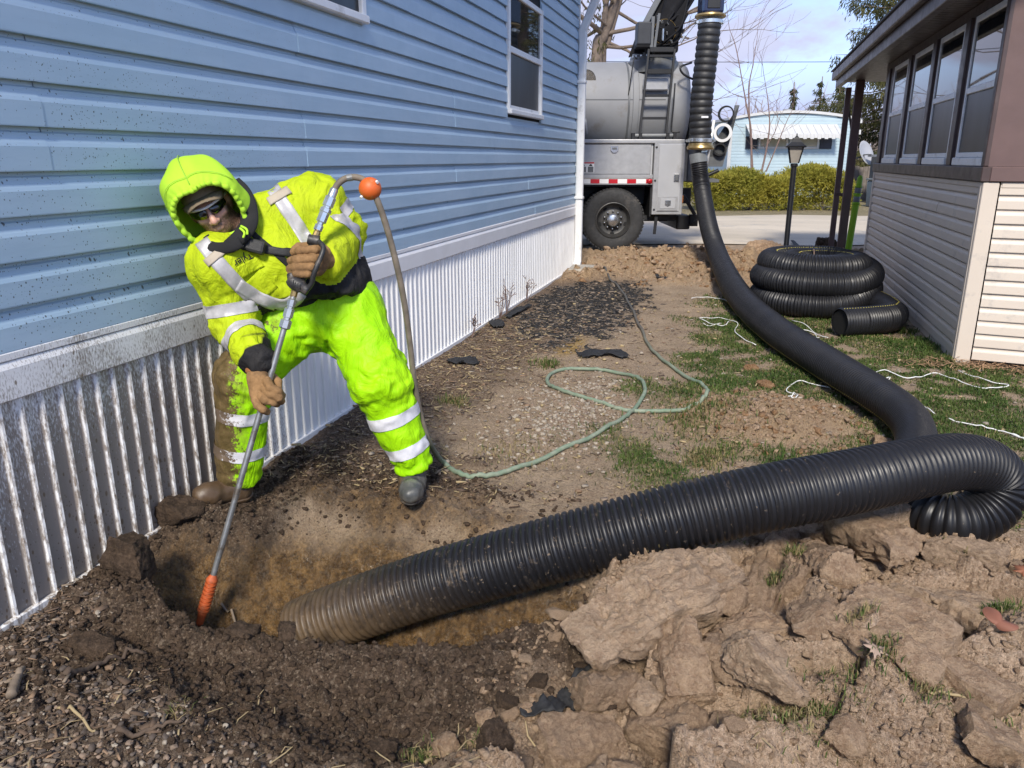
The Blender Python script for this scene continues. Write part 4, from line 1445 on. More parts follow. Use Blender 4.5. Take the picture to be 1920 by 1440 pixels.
for i in range(26):
    a = .55 + i * 3.27 / 26
    b = a + 3.27 / 26 - .004
    up = .012 if i % 2 else 0
    mb = MB()
    mb.add([V(a, -.03, 2.73 + up), V(b, -.03, 2.73 + up), V(b, -.62, 2.38 + up), V(a, -.62, 2.38 + up), V(b, -.63, 2.26 - up * 3), V(a, -.63, 2.26 - up * 3),
            V(a, -.03, 2.715 + up), V(b, -.03, 2.715 + up), V(b, -.605, 2.36 + up), V(a, -.605, 2.36 + up), V(b, -.615, 2.26 - up * 3), V(a, -.615, 2.26 - up * 3)],
           [(0, 3, 2, 1), (3, 5, 4, 2), (6, 7, 8, 9), (9, 8, 10, 11), (0, 6, 9, 3), (1, 2, 8, 7), (3, 9, 11, 5), (2, 4, 10, 8)])
    fk('awning_slat', mb, 'paleroof', aw)
dish = thing('satellite_dish', 'grey satellite dish on the side of the pale blue mobile home', 'dish', on(TB, TWID + .55, .3, 1.75), R(16))
Md = Matrix.Rotation(R(38), 4, 'Z') @ Matrix.Rotation(R(68), 4, 'X')
mk('reflector', MB().lathe([(.0, -.06), (.2, -.045), (.36, -.01), (.46, .04), (.45, .05), (.35, .0), (.19, -.034), (.0, -.05)], 26, Md, caps=False), M['tgrey'], dish, smooth=True, local=True)
mk('arm', MB().tube([(-.05, 0, -.3), (-.1, -.1, -.05), (.0, -.5, -.05)], .025, 6), M['tdark'], dish, local=True)
mk('bracket', MB().bar((-.5, .1, -.25), (.0, .05, -.08), .05), M['tdark'], dish, local=True)


# ---- foliage helpers
def leafy(name, pts, sizes, dirs, mats, parent, aspect=.45, tilt=.9, split=None):
    """many small leaf faces: pts Nx3, one bent quad each"""
    N = len(pts)
    d = dirs + RNG.normal(size=(N, 3)) * tilt
    d /= np.linalg.norm(d, axis=1)[:, None]
    o = np.cross(d, RNG.normal(size=(N, 3)))
    o /= np.linalg.norm(o, axis=1)[:, None] + 1e-9
    L = sizes[:, None]
    v = np.stack([pts - o * L * aspect * .5, pts + d * L * .5 - o * L * aspect * .12, pts + d * L, pts + d * L * .5 + o * L * aspect * .5], 1).reshape(-1, 3)
    f = np.arange(4 * N).reshape(N, 4)
    return mk(name, (v, f), mats, parent)


def foliage_mat(name, a, b, c, sc=1.2):
    n = NT(name)
    k = n.noise(sc, 4, .6)
    k2 = n.noise(sc * 9, 3, .6)
    col = n.mix(n.ramp(k, .35, .65), a, b)
    col = n.mix(n.ramp(k2, .55, .75), col, c)
    n.set(color=col, rough=.65, spec=.2)
    tr = n.t.nodes.new("ShaderNodeBsdfTranslucent")
    n.t.links.new(col, tr.inputs[0])
    ad = n.t.nodes.new("ShaderNodeMixShader")
    ad.inputs[0].default_value = .25
    n.t.links.new(n.p.outputs[0], ad.inputs[1])
    n.t.links.new(tr.outputs[0], ad.inputs[2])
    n.t.links.new(ad.outputs[0], n.out.inputs[0])
    return n.m


M['hedge'] = foliage_mat("golden_cedar_foliage", (.20, .205, .030), (.34, .30, .045), (.42, .34, .07), .9)
M['bark'] = mat("grey_brown_bark", (.17, .13, .10), .9, var=.3, vs=9, bump=.6, bs=26)
M['twig'] = mat("reddish_twig", (.19, .125, .105), .8, var=.2)
M['spruce'] = foliage_mat("spruce_needles", (.030, .040, .017), (.105, .098, .033), (.15, .13, .045), .5)
M['needle'] = foliage_mat("far_conifer_needles", (.035, .05, .022), (.07, .075, .03), (.10, .09, .045), .6)
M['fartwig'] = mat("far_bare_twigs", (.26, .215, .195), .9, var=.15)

# hedge: one clipped row of golden cedar, lumpy on top
hb_ = V(-1.12, 25.15, 0)
hedge = thing('hedge', 'clumpy golden green cedar hedge in front of the pale blue mobile home', 'hedge', hb_, R(16.174))
cl = []
for i in range(640):
    s_ = RNG.uniform(-.3, 4.75)
    top = 1.02 + .18 * math.exp(-((s_ - 1.15) / .4) ** 2) + .34 * math.exp(-((s_ - 3.45) / .5) ** 2) + .05 * math.sin(s_ * 5) - .5 * max(0, s_ - 4.2) - .12 * math.exp(-((s_ - 2.2) / .35) ** 2)
    t = RNG.uniform(-.1, 1.3)
    z = top * (1 - RNG.uniform(0, 1) ** 2.2 * .95) - .12
    k = .30 if z < top - .3 else .22
    if t > .6 and z < top - .4:
        continue
    edge = .18 * (1 - z / top)
    cl.append((s_, t + edge + (.12 if z > top - .3 else 0), max(.12, z), k))
pts, dirs, sz = [], [], []
for (s_, t, z, k) in cl:
    m_ = 130
    d = RNG.normal(size=(m_, 3))
    d /= np.linalg.norm(d, axis=1)[:, None]
    rr = k * RNG.uniform(.3, 1, m_) ** .5
    p = np.array([s_, t, z]) + d * rr[:, None] * np.array([1, .9, 1])
    d[:, 2] += .45
    pts.append(p)
    dirs.append(d)
    sz.append(RNG.uniform(.07, .14, m_))
pts = np.concatenate(pts)
ok_ = pts[:, 2] > .02
leafy('foliage', pts[ok_], np.concatenate(sz)[ok_], np.concatenate(dirs)[ok_], M['hedge'], hedge, .4, .5).data.transform(Matrix.Identity(4))
hf = hedge.children[0]
hf.data.transform(hedge.matrix_basis)
hs = MB()
for i in range(16):
    hs.tube([(.1 + i * .29, .55, 0), (.12 + i * .29, .6, .9)], .025, 6)
mk('stems', hs, M['bark'], hedge, local=True)


def bare_tree(name, label, base, trunk, levels, seed, m, group=None, spread=.55, up=.35, minr=.004, cat='tree', seglen=.8, n0=8):
    """tapered limbs that fork; trunk: list of (points, r0, r1)"""
    t_ = thing(name, label, cat, base, 0, group)
    rnd = random.Random(seed)
    tr_ = MB()
    cr = MB()

    def grow(p, d, r, L, lev):
        k = 4
        pts_ = [p.copy()]
        q = p.copy()
        dd = d.copy()
        for i in range(k):
            dd = (dd + V(rnd.gauss(0, .14), rnd.gauss(0, .14), rnd.gauss(.05, .10))).normalized()
            q = q + dd * L / k
            pts_.append(q.copy())
        r1 = r * .62
        cr.tube(pts_, [r + (r1 - r) * i / k for i in range(k + 1)], 6 if r > .02 else 4, caps=False)
        if lev <= 0:
            return
        for j in range(rnd.choice((2, 3, 3))):
            i = rnd.choice((2, 3, 4, 4))
            side = V(rnd.gauss(0, 1), rnd.gauss(0, 1), rnd.gauss(0, .6)).normalized()
            nd = (dd + side * spread * rnd.uniform(.6, 1.5) + V(0, 0, up * .3)).normalized()
            grow(pts_[i], nd, max(minr, r1 * rnd.uniform(.55, .85)), L * rnd.uniform(.6, .85), lev - 1)

    for pts_, r0, r1, lv in trunk:
        b = bez(pts_, 6)
        rs = [r0 + (r1 - r0) * i / (len(b) - 1) for i in range(len(b))]
        tr_.tube(b, rs, 10, caps=False)
        for j in range(lv[0]):
            i = int(len(b) * rnd.uniform(lv[1], 1.0)) - 1
            dd = (b[min(i + 1, len(b) - 1)] - b[i - 1]).normalized()
            side = V(rnd.gauss(0, 1), rnd.gauss(0, .6), rnd.gauss(0, .3)).normalized()
            grow(b[i], (dd * .35 + side * 1.0 + V(0, 0, .15)).normalized(), rs[i] * rnd.uniform(.3, .5), lv[2] * rnd.uniform(.7, 1.2), levels)
        grow(b[-1], (b[-1] - b[-2]).normalized(), r1, lv[2], levels)
    mk('trunk', tr_, m, t_, smooth=True)
    mk('crown', cr, m, t_, smooth=True)
    return t_


# the big bare tree rising behind the truck's tank
def at(p):
    return Vector(p)


tb0 = Vector((-3.933, 21.766, 2.078))
bt = bare_tree('bare_tree', 'tall leafless tree with forked brown trunks behind the tank of the grey truck', (tb0.x, tb0.y, 0),
               [([(tb0.x, tb0.y, -.1), (-3.978, 21.753, 4.065), (-3.846, 21.791, 4.610), (-3.687, 21.837, 5.058), (-3.535, 21.881, 5.651), (-3.443, 21.908, 6.369)], .165, .10, (9, .35, 2.3)),
                ([(tb0.x + .25, tb0.y + .1, -.1), (-3.860, 21.891, 4.077), (-3.763, 21.919, 4.429), (-3.607, 21.965, 5.010), (-3.465, 22.006, 5.518), (-3.256, 22.066, 6.268)], .12, .07, (8, .35, 2.2)),
                ([(-3.821, 21.798, 4.662), (-3.801, 21.700, 4.979), (-3.762, 21.711, 5.420), (-3.741, 21.718, 5.979)], .10, .05, (5, .3, 1.8))],
               4, 21, M['bark'], spread=.6)
cl = []
for i in range(70):
    q = Vector((-4.069, 21.622, 4.596)) + V(RNG.normal() * .22, RNG.normal() * .2, RNG.uniform(-1.0, 1.3))
    cl.append(q)
pts = np.array([tuple(q) for q in cl for _ in range(7)]) + RNG.normal(size=(490, 3)) * .07
leafy('leaves', pts, RNG.uniform(.08, .2, 490), np.tile([0, 0, -1.], (490, 1)), M['spruce'], bt, .35, .5)

# young leafless saplings in front of the far home
sap = bare_tree('bare_sapling', 'young leafless sapling with thin reddish upright branches behind the hedge', ((0.833, 27.001, 1.189)[0], (0.833, 27.001, 1.189)[1], 0),
                [([(0.214, 27.029, 1.153), (0.093, 26.994, 2.414), (-0.096, 26.835, 3.129), (-0.237, 26.795, 3.679), (-0.551, 26.704, 4.836), (-0.780, 26.637, 5.365)], .035, .008, (5, .45, 1.1))], 1, 4, M['twig'], spread=.35, minr=.005)
bare_tree('bare_sapling', 'slender leafless sapling with two stems standing behind the cedar hedge', ((0.719, 26.968, 1.189)[0], (0.719, 26.968, 1.189)[1], 0),
          [([(0.524, 26.911, 1.156), (0.612, 26.936, 1.843), (0.645, 26.946, 2.568), (0.533, 26.914, 3.280), (0.382, 26.870, 3.904)], .035, .008, (6, .3, .9)),
           ([(0.656, 26.949, 1.156), (0.863, 27.010, 1.762), (1.113, 27.082, 2.568), (1.293, 27.134, 3.044)], .025, .006, (5, .3, .8))], 1, 9, M['twig'], spread=.35, minr=.005)
bare_tree('bare_sapling', 'tall thin leafless sapling leaning over the white roof edge', ((0.077, 27.302, 1.014)[0], (0.077, 27.302, 1.014)[1], 0),
          [([(0.278, 27.360, 1.014), (-0.058, 27.263, 3.474), (-0.007, 27.278, 4.421), (0.056, 27.296, 5.194)], .03, .006, (5, .4, 1.0))], 1, 15, M['twig'], spread=.3, minr=.005)


# spruce behind the porch
def spruce(base, Ht, seed, label, name='spruce_tree', rmax=2.6, mk_mat='spruce', step=.28, per=900, z0=1.0, droop=.5, group=None, needle=(.10, .22)):
    rnd = np.random.default_rng(seed)
    t_ = thing(name, label, 'tree', base, 0, group)
    B = np.array(base)
    mk('trunk', MB().tube([(B[0], B[1], -.1), (B[0], B[1], Ht)], [Ht * .022, .03], 10), M['bark'], t_, smooth=True)
    pts_, dr, sz_ = [], [], []
    lim = MB()
    z = z0
    while z < Ht - .2:
        rad = rmax * (1 - z / Ht) ** .75 * rnd.uniform(.75, 1.1)
        for q in range(rnd.integers(5, 8)):
            a = rnd.uniform(0, 2 * math.pi)
            L = rad * rnd.uniform(.65, 1.05)
            m_ = max(20, int(per * L / rmax / 6))
            t = rnd.uniform(.12, 1, m_) ** .8
            zz = z - droop * L * (.35 * t ** 1.2 - .25 * t ** 4)
            w = .26 * L * (1 - .6 * t)
            p = np.stack([B[0] + np.cos(a) * L * t - np.sin(a) * rnd.normal(size=m_) * w * .55, B[1] + np.sin(a) * L * t + np.cos(a) * rnd.normal(size=m_) * w * .55,
                          zz - np.abs(rnd.normal(size=m_)) * .26 * (L / rmax + .35)], 1)
            pts_.append(p)
            d = np.tile([np.cos(a) * .35, np.sin(a) * .35, -.9], (m_, 1))
            dr.append(d)
            sz_.append(rnd.uniform(*needle, m_))
            lim.tube([(B[0], B[1], z), (B[0] + np.cos(a) * L * .5, B[1] + np.sin(a) * L * .5, z - droop * L * .16), (B[0] + np.cos(a) * L * .95, B[1] + np.sin(a) * L * .95, z - droop * L * .12)], [.035, .02, .008], 4, caps=False)
        z += step * rnd.uniform(.8, 1.2)
    mk('limbs', lim, M['bark'], t_)['kind'] = 'stuff'
    leafy('needles', np.concatenate(pts_), np.concatenate(sz_), np.concatenate(dr), M[mk_mat], t_, .32, .35)
    return t_


q = (6.102, 38.733, 1.505)
spruce((q[0], q[1], 0), 21, 5, 'tall drooping spruce tree rising behind the brown porch roof', rmax=4.3, per=2600, step=.4, needle=(.14, .30))
for (u_, p0, Ht, lab) in ((0, (3.083, 65.449, 1.471), 7.1, 'small dark conical spruce above the far roof, thinnest of three'), (1, (4.729, 61.762, 1.476), 7.1, 'grey green conical spruce above the far roof, in the middle of three'),
                         (2, (5.777, 59.983, 1.479), 6.6, 'broad green pine above the far roof, beside the porch posts')):
    spruce((p0[0], p0[1], 0), Ht, 30 + u_, lab, 'spruce_tree' if u_ < 2 else 'pine_tree', rmax=(1.3, 1.9, 2.6)[u_], mk_mat='needle', step=.45, per=260, z0=.8, droop=.25, group='conifers above the far roof', needle=(.22, .45))

# the hazy mass of bare woods along the skyline
wv = MB()
rw = random.Random(12)
for i in range(420):
    u = rw.uniform(-26, 40)
    p = on((0, 75, 0), u - 6, rw.uniform(-5, 8))
    Ht = rw.uniform(3.5, 6.6)
    a = V(p.x, p.y, -.5)
    for j in range(5):
        b = a + V(rw.gauss(0, .9), rw.gauss(0, .9), Ht * rw.uniform(.6, 1.15))
        md_ = (a + b) / 2 + V(rw.gauss(0, .35), 0, 0)
        wv.tube([a, md_, b], [.10, .06, .02], 3, caps=False)
        for k in range(4):
            c_ = md_.lerp(b, rw.random())
            wv.tube([c_, c_ + V(rw.gauss(0, .7), rw.gauss(0, .5), rw.uniform(.3, 1.1))], [.035, .012], 3, caps=False)
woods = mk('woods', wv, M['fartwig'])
tag(woods, kind='stuff')

# power line
wl = MB()
for dz in (0, ):
    pts = [on((-20, 40, 0), i * 3 - 6, 0, 6.35 + .0022 * (i * 3 - 30) ** 2 * .25 + .012 * i) for i in range(22)]
    wl.tube(pts, .016, 5)
pl_ = mk('power_line', wl, M['black'])
tag(pl_, 'thin black power line crossing the sky above the pale blue mobile home', 'cable')

# shed, bin and fence seen between the far home and the porch
fn = thing('wooden_fence', 'weathered grey board fence behind the hedge end beside the porch', 'fence', on(TB, 4.95, 1.5), R(16.174))
M['oldwood'] = mat("weathered_boards", (.17, .145, .125), .85, var=.3, vs=6, bump=.3, bs=30)
for i in range(11):
    mk('board', MB().box((i * .17, 0, .0), (i * .17 + .16, .03, 1.25 + .02 * (i % 3))), M['oldwood'], fn, local=True)
mk('rail', MB().box((0, .031, .9), (1.9, .08, 1.0)), M['oldwood'], fn, local=True)
bn = thing('wheeled_bin', 'grey wheeled bin standing beside the end of the hedge', 'bin', Vector((4.295, 28.980, 0.000)), R(10))
mk('body', MB().loft([[V(a * w, b * w, z) for a, b in ((-.27, -.27), (.27, -.27), (.27, .27), (-.27, .27))] for z, w in ((.0, .85), (.85, 1.0))]), mat("slate_plastic", (.13, .155, .185), .5), bn, local=True, bevel=.03)
mk('lid', MB().box((-.3, -.32, .86), (.3, .3, .93)), M['tdark'], bn, local=True, bevel=.02)
mk('handle', MB().tube([(-.25, -.33, .84), (.25, -.33, .84)], .015, 6), M['whitetape'], bn, local=True)
gs = thing('grey_shed', 'small grey shed with a dark door opening beyond the porch', 'shed', on(TB, 5.2, -1.2), R(16.174))
mk('wall', MB().box((.0, 0, 0), (.55, 1.2, 1.62)).box((.75, 0, 0), (2.2, 1.2, 1.62)), M['tdark'], gs, local=True)
mk('roof', MB().box((-.1, -.1, 1.62), (2.3, 1.3, 1.70)), M['tgrey'], gs, local=True)
mk('door', MB().box((.55, .1, 0), (.75, .14, 1.6)), M['void'], gs, local=True)

# ---- street furniture by the road
lp0 = Vector((0.794, 14.349, 0.000))
lamp = thing('lamp_post', 'black lamp post with a four sided lantern standing beyond the coiled hose', 'lamp post', lp0)
M['lantern'] = mat("frosted_lantern_glass", (.34, .31, .27), .35, var=.15)
mk('post', MB().lathe([(.055, -.05), (.055, .06), (.045, .08), (.045, 1.42), (.06, 1.43), (.06, 1.47), (.045, 1.48)], 16, Matrix.Translation(lp0)), M['black'], lamp, smooth=30)
gl = MB()
gl.loft([[lp0 + V(a * w, b * w, z) for a, b in ((-1, -1), (1, -1), (1, 1), (-1, 1))] for z, w in ((1.485, .062), (1.73, .112))])
lt = mk('lantern', gl, M['lantern'], lamp)
ft = MB()
for a, b in ((-1, -1), (1, -1), (1, 1), (-1, 1)):
    ft.bar(lp0 + V(a * .064, b * .064, 1.48), lp0 + V(a * .115, b * .115, 1.735), .016)
mk('lantern_frame', ft, M['black'], lamp)
cp = MB()
cp.loft([[lp0 + V(a * w, b * w, z) for a, b in ((-1, -1), (1, -1), (1, 1), (-1, 1))] for z, w in ((1.735, .155), (1.755, .16), (1.775, .13), (1.82, .085), (1.87, .05), (1.90, .032), (1.92, .012), (1.96, .006))])
mk('lantern_cap', cp, M['black'], lamp)
mk('base_plate', MB().box((-.1, -.1, -.03), (.1, .1, .02)), M['black'], lamp, local=True)

gp0 = Vector((1.727, 13.826, 0.000))
gpost = thing('marker_post', 'lime green plastic marker post with two grey bands next to the porch posts', 'post', gp0, 0)
M['lime'] = mat("lime_plastic", (.22, .43, .012), .5, var=.08)
_tilt = Matrix.Rotation(R(2.5), 4, 'Y')
mk('tube', MB().lathe([(.052, -.05), (.052, .84), (.06, .85), (.06, .87), (.05, .88), (.05, .98), (.06, .985), (.06, 1.01), (.05, 1.02), (.05, 1.11), (.06, 1.115), (.06, 1.13), (.042, 1.14), (.042, 1.26), (.02, 1.30), (.0, 1.30)], 18, _tilt), M['lime'], gpost, smooth=30, local=True)
for z in (.885, 1.022):
    mk('grey_band', MB().lathe([(.0515, z), (.0525, z + .002), (.0525, z + .082), (.0515, z + .084)], 18, _tilt, caps=False), M['tape'], gpost, smooth=30, local=True)

# ================================================================ the man with the lance
FWD = Vector((-0.267, 0.922, -0.279))
UPV = Vector((-0.078, 0.268, 0.960))
CAM = Vector((0, 0, 1.55))


def npv(p):
    return np.array([p[0], p[1], p[2]], dtype=np.float64)


def rc(P, a, b, ra, rb):
    a, b = npv(a), npv(b)
    ab = b - a
    t = np.clip(((P - a) @ ab) / (ab @ ab), 0, 1)
    return np.linalg.norm(P - a - t[:, None] * ab, axis=1) - (ra + (rb - ra) * t)


def ell(P, c, ax, rad):
    """ellipsoid with axes ax (3 vectors)"""
    q = np.stack([(P - npv(c)) @ npv(a_) for a_ in ax], 1)
    r = np.array(rad)
    k0 = np.linalg.norm(q / r, axis=1)
    k1 = np.linalg.norm(q / r ** 2, axis=1) + 1e-9
    return k0 * (k0 - 1) / k1


def smin(a, b, k):
    h = np.clip(.5 + .5 * (b - a) / k, 0, 1)
    return b + (a - b) * h - k * h * (1 - h)


def smax(a, b, k):
    return -smin(-a, -b, k)


def surface(fn, lo, hi, h):
    """naive surface nets: verts, quads of fn = 0"""
    lo, hi = npv(lo), npv(hi)
    n = np.ceil((hi - lo) / h).astype(int) + 1
    ax = [lo[i] + h * np.arange(n[i]) for i in range(3)]
    G = np.stack(np.meshgrid(*ax, indexing='ij'), -1).reshape(-1, 3)
    F = fn(G).reshape(n)
    ins = F < 0
    c = np.zeros(n - 1, int)
    offs = [(i, j, k) for i in (0, 1) for j in (0, 1) for k in (0, 1)]
    sl = lambda A, o: A[o[0]:n[0] - 1 + o[0], o[1]:n[1] - 1 + o[1], o[2]:n[2] - 1 + o[2]]
    for o in offs:
        c += sl(ins, o)
    act = (c > 0) & (c < 8)
    idx = -np.ones(n - 1, int)
    I = np.argwhere(act)
    idx[act] = np.arange(len(I))
    acc = np.zeros((len(I), 3))
    cnt = np.zeros(len(I))
    for o in offs:
        for d in range(3):
            if o[d]:
                continue
            o2 = list(o)
            o2[d] = 1
            A = F[I[:, 0] + o[0], I[:, 1] + o[1], I[:, 2] + o[2]]
            B = F[I[:, 0] + o2[0], I[:, 1] + o2[1], I[:, 2] + o2[2]]
            m = (A < 0) != (B < 0)
            t = np.where(m, A / np.where(A - B == 0, 1, A - B), 0)
            p = np.tile(np.array(o, float), (len(I), 1))
            p[:, d] = t
            acc[m] += p[m]
            cnt[m] += 1
    v = lo + h * (I + acc / np.maximum(cnt, 1)[:, None])
    fs = []
    for d in range(3):
        u, w = (d + 1) % 3, (d + 2) % 3
        s0 = [slice(None)] * 3
        s1 = [slice(None)] * 3
        s0[d] = slice(0, n[d] - 1)
        s1[d] = slice(1, n[d])
        ch = ins[tuple(s0)] != ins[tuple(s1)]
        E_ = np.argwhere(ch)
        E_ = E_[(E_[:, u] > 0) & (E_[:, w] > 0) & (E_[:, u] < n[u] - 1) & (E_[:, w] < n[w] - 1)]
        if not len(E_):
            continue
        q = []
        for du, dw in ((-1, -1), (0, -1), (0, 0), (-1, 0)):
            e2 = E_.copy()
            e2[:, u] += du
            e2[:, w] += dw
            q.append(idx[e2[:, 0], e2[:, 1], e2[:, 2]])
        q = np.stack(q, 1)
        flip = ~ins[E_[:, 0], E_[:, 1], E_[:, 2]]
        q[flip] = q[flip][:, ::-1]
        fs.append(q)
    return v, np.concatenate(fs)


def relax(v, f, it=2, k=.5):
    for _ in range(it):
        s = np.zeros_like(v)
        c_ = np.zeros(len(v))
        for a in range(4):
            for b in (1, 3):
                np.add.at(s, f[:, a], v[f[:, (a + b) % 4]])
                np.add.at(c_, f[:, a], 1)
        v = v + k * (s / np.maximum(c_, 1)[:, None] - v)
    return v


def fattr(me, name, arr):
    at = me.attributes.new(name, 'FLOAT', 'POINT')
    at.data.foreach_set('value', np.asarray(arr, np.float32))


def imgab(P):
    """coordinates across and up as the man is seen from the yard, in metres about his belt"""
    q = P - npv((-1.820, 2.956, 1.058))
    return q @ npv(RIGHT), q @ npv(UPV)


# ---- joints
HEADC = Vector((-2.066, 2.734, 1.385))
NECK = Vector((-1.988, 2.829, 1.264))
RSH, LSH = Vector((-2.039, 2.742, 1.136)), Vector((-1.793, 3.086, 1.353))
REL, LEL = Vector((-2.031, 2.760, 0.900)), Vector((-1.697, 3.144, 1.240))
RWR, LWR = Vector((-1.818, 2.600, 0.778)), Vector((-1.623, 2.877, 1.147))
RHP, LHP = Vector((-1.874, 3.002, 0.867)), Vector((-1.687, 3.114, 0.915))
RKN, LKN = Vector((-2.030, 2.800, 0.637)), Vector((-1.495, 3.031, 0.601))
RAN, LAN = Vector((-2.119, 2.811, 0.186)), Vector((-1.383, 3.091, 0.191))

man = thing('person', 'worker in lime yellow hi-vis suit and hood bending over the pit with a long lance', 'person', ((-1.930, 3.187, 0.000)[0], (-1.930, 3.187, 0.000)[1], 0))

# ---- cloth materials
n = NT("hi_vis_jacket")
a = n.noise(7, 5, .65)
c = n.mix(n.ramp(a, .35, .7), (.40, .52, .008), (.48, .585, .015))
dk = n.math('MULTIPLY', n.ramp(n.noise(5, 6, .7), .50, .72), .25)
c = n.mix(dk, c, (.30, .36, .05))
c = n.mix(n.math('MULTIPLY', n.ramp(n.noise(38, 5, .75), .62, .74), .5), c, (.20, .19, .06))
c = n.mix(n.ramp(n.attr('black'), -.004, .004), c, n.mix(n.ramp(n.noise(12, 4), .4, .75), (.012, .012, .014), (.035, .033, .032)))
M['jacket'] = n.set(color=c, rough=.68, spec=.18, normal=n.bump(n.noise(420, 2), .12, .002, n.bump(n.noise(11, 6, .62, 1.2, stretch=(1, 1, .5)), .65, .045)))
n = NT("hi_vis_trousers")
c = n.mix(n.ramp(n.noise(6, 4), .35, .7), (.30, .66, .003), (.37, .72, .006))
mw = n.attr('mud')
k = n.ramp(n.math('ADD', n.noise(42, 6, .78, stretch=(1, 1, .8)), n.math('MULTIPLY', n.math('SUBTRACT', mw, .5), .42)), .50, .57)
k0 = n.ramp(n.math('ADD', n.noise(14, 6, .7), n.math('MULTIPLY', n.math('SUBTRACT', mw, .5), .42)), .40, .60)
c = n.mix(n.math('MULTIPLY', k0, .55), c, (.25, .21, .055))
c = n.mix(n.math('MULTIPLY', k, .96), c, n.mix(n.ramp(n.noise(30, 4), .35, .7), (.085, .052, .026), (.15, .095, .05)))
M['trousers'] = n.set(color=c, rough=n.math('SUBTRACT', .5, n.math('MULTIPLY', k, .12)), spec=.2, normal=n.bump(n.noise(380, 2), .1, .002, n.bump(k, .35, .006, n.bump(n.noise(9, 6, .6, 1.2, stretch=(1, 1, .4)), .6, .045))))
n = NT("silver_reflective_tape")
c = n.mix(n.ramp(n.noise(24, 5, .7), .4, .72), (.40, .39, .395), (.52, .51, .52))
c = n.mix(n.ramp(n.noise(70, 4, .75), .62, .72, 0, .55), c, (.20, .17, .14))
M['silver'] = n.set(color=c, rough=.45, metal=.1, normal=n.bump(n.noise(500, 2), .15, .001))
n = NT("white_reflective_tape_muddy")
c = n.mix(n.ramp(n.noise(24, 5, .7), .4, .72), (.60, .60, .63), (.74, .73, .76))
mw = n.attr('mud')
k = n.ramp(n.math('ADD', n.noise(42, 6, .78), n.math('MULTIPLY', n.math('SUBTRACT', mw, .5), .42)), .50, .57)
M['silverleg'] = n.set(color=n.mix(n.math('MULTIPLY', k, .95), c, (.11, .07, .036)), rough=.5)
M['hood'] = mat("lime_fleece_hood", (.40, .68, .045), .85, var=.07, vs=9, bump=.12, bs=180, spec=.15)
M['blackcloth'] = mat("black_fleece", (.012, .012, .013), .9, var=.3, bump=.2, bs=120)
M['strapm'] = mat("black_webbing", (.014, .014, .015), .6, var=.2, bump=.2, bs=200)
M['leather'] = mat("tan_work_glove", (.25, .145, .066), .9, var=.35, vs=22, dirt=.4, dirtcol=(.12, .072, .038), ds=12, bump=.5, bs=45, spec=.2)
M['cuff'] = mat("orange_suede_cuff", (.30, .125, .042), .8, var=.22, vs=16, bump=.25, bs=80)
M['mudboot'] = mat("mud_coated_boot", (.085, .052, .027), .5, var=.25, vs=10, bump=.35, bs=26, spec=.6)
n = NT("grey_rubber_boot")
kb = n.ramp(n.math('ADD', n.noise(9, 6, .7), n.math('MULTIPLY', n.sep(n.t.nodes.new("ShaderNodeNewGeometry").outputs['Position'])[0], -3.2)), 4.95, 5.12)
M['boot'] = n.set(color=n.mix(kb, n.mix(n.ramp(n.noise(20, 4), .4, .7), (.06, .062, .06), (.15, .145, .13)), (.12, .078, .04)), rough=.45, normal=n.bump(n.noise(30, 4), .25, .01))
M['skin'] = mat("ruddy_skin", (.42, .215, .155), .5, var=.10, vs=20, bump=.1, bs=160)
n = NT("face_skin_with_stubble")
sk = n.mix(n.ramp(n.noise(18, 4), .35, .7), (.52, .28, .205), (.62, .36, .27))
bd = n.attr('beard')
sk = n.mix(n.math('MULTIPLY', n.ramp(bd, .2, .8), n.ramp(n.noise(160, 4, .7), .3, .55, .45, .95)), sk, (.075, .045, .030))
M['face'] = n.set(color=sk, rough=.5, **{'Subsurface Weight': .08})
M['cap'] = mat("khaki_cap_cloth", (.185, .145, .095), .85, var=.12, bump=.2, bs=200)
M['capdark'] = mat("dark_cap_brim", (.035, .022, .018), .8, var=.15)
M['lens'] = NT("mirror_black_lens").set(color=(.006, .007, .006), rough=.05, spec=.9)
M['gwhite'] = NT("white_glasses_frame").set(color=(.66, .66, .66), rough=.3)
M['tanpatch'] = mat("faded_grey_tape", (.40, .345, .27), .7, var=.1)


def folds(P, amp=.008, f=9.0):
    w = np.stack([fbm(P + 3, 5, 2), fbm(P + 31, 5, 2), fbm(P + 77, 5, 2)], 1) * .04
    q = (P + w) * np.array([1.0, 1.0, .42])
    return amp * (fbm(q, f * 1.35, 3, ridge=True) - .1)


def limb_folds(P, a, b, c, amp, reach, freq=60):
    """creases bunched at the joint b of the limb a-b-c, across the limb"""
    b_ = npv(b)
    d = npv(c) - npv(a)
    d /= np.linalg.norm(d)
    s = (P - b_) @ d
    r = np.linalg.norm(P - b_, axis=1)
    nz = fbm(P, 12, 2) * 1.6
    return amp * np.sin(s * freq + nz * 2.2) * np.exp(-(r / reach) ** 2)


def narrow(fn, P, amp=.1):
    return fn(P)


# ---- jacket
H0, HN = npv((-1.744, 2.998, 0.947)), npv(RIGHT * .22 - UPV * .975)


def jacket_body(P):
    d = rc(P, RSH, (-1.851, 2.995, 0.966), .125, .128)
    d = smin(d, rc(P, LSH, (-1.689, 3.091, 1.020), .122, .128), .07)
    d = smin(d, rc(P, (-1.906, 2.880, 1.178), (-1.723, 2.977, 1.000), .125, .145), .06)
    d = smin(d, rc(P, (-1.943, 2.941, 1.305), LSH, .108, .122), .05)
    d = smin(d, rc(P, (-2.038, 2.829, 1.170), RSH, .085, .12), .05)
    return d


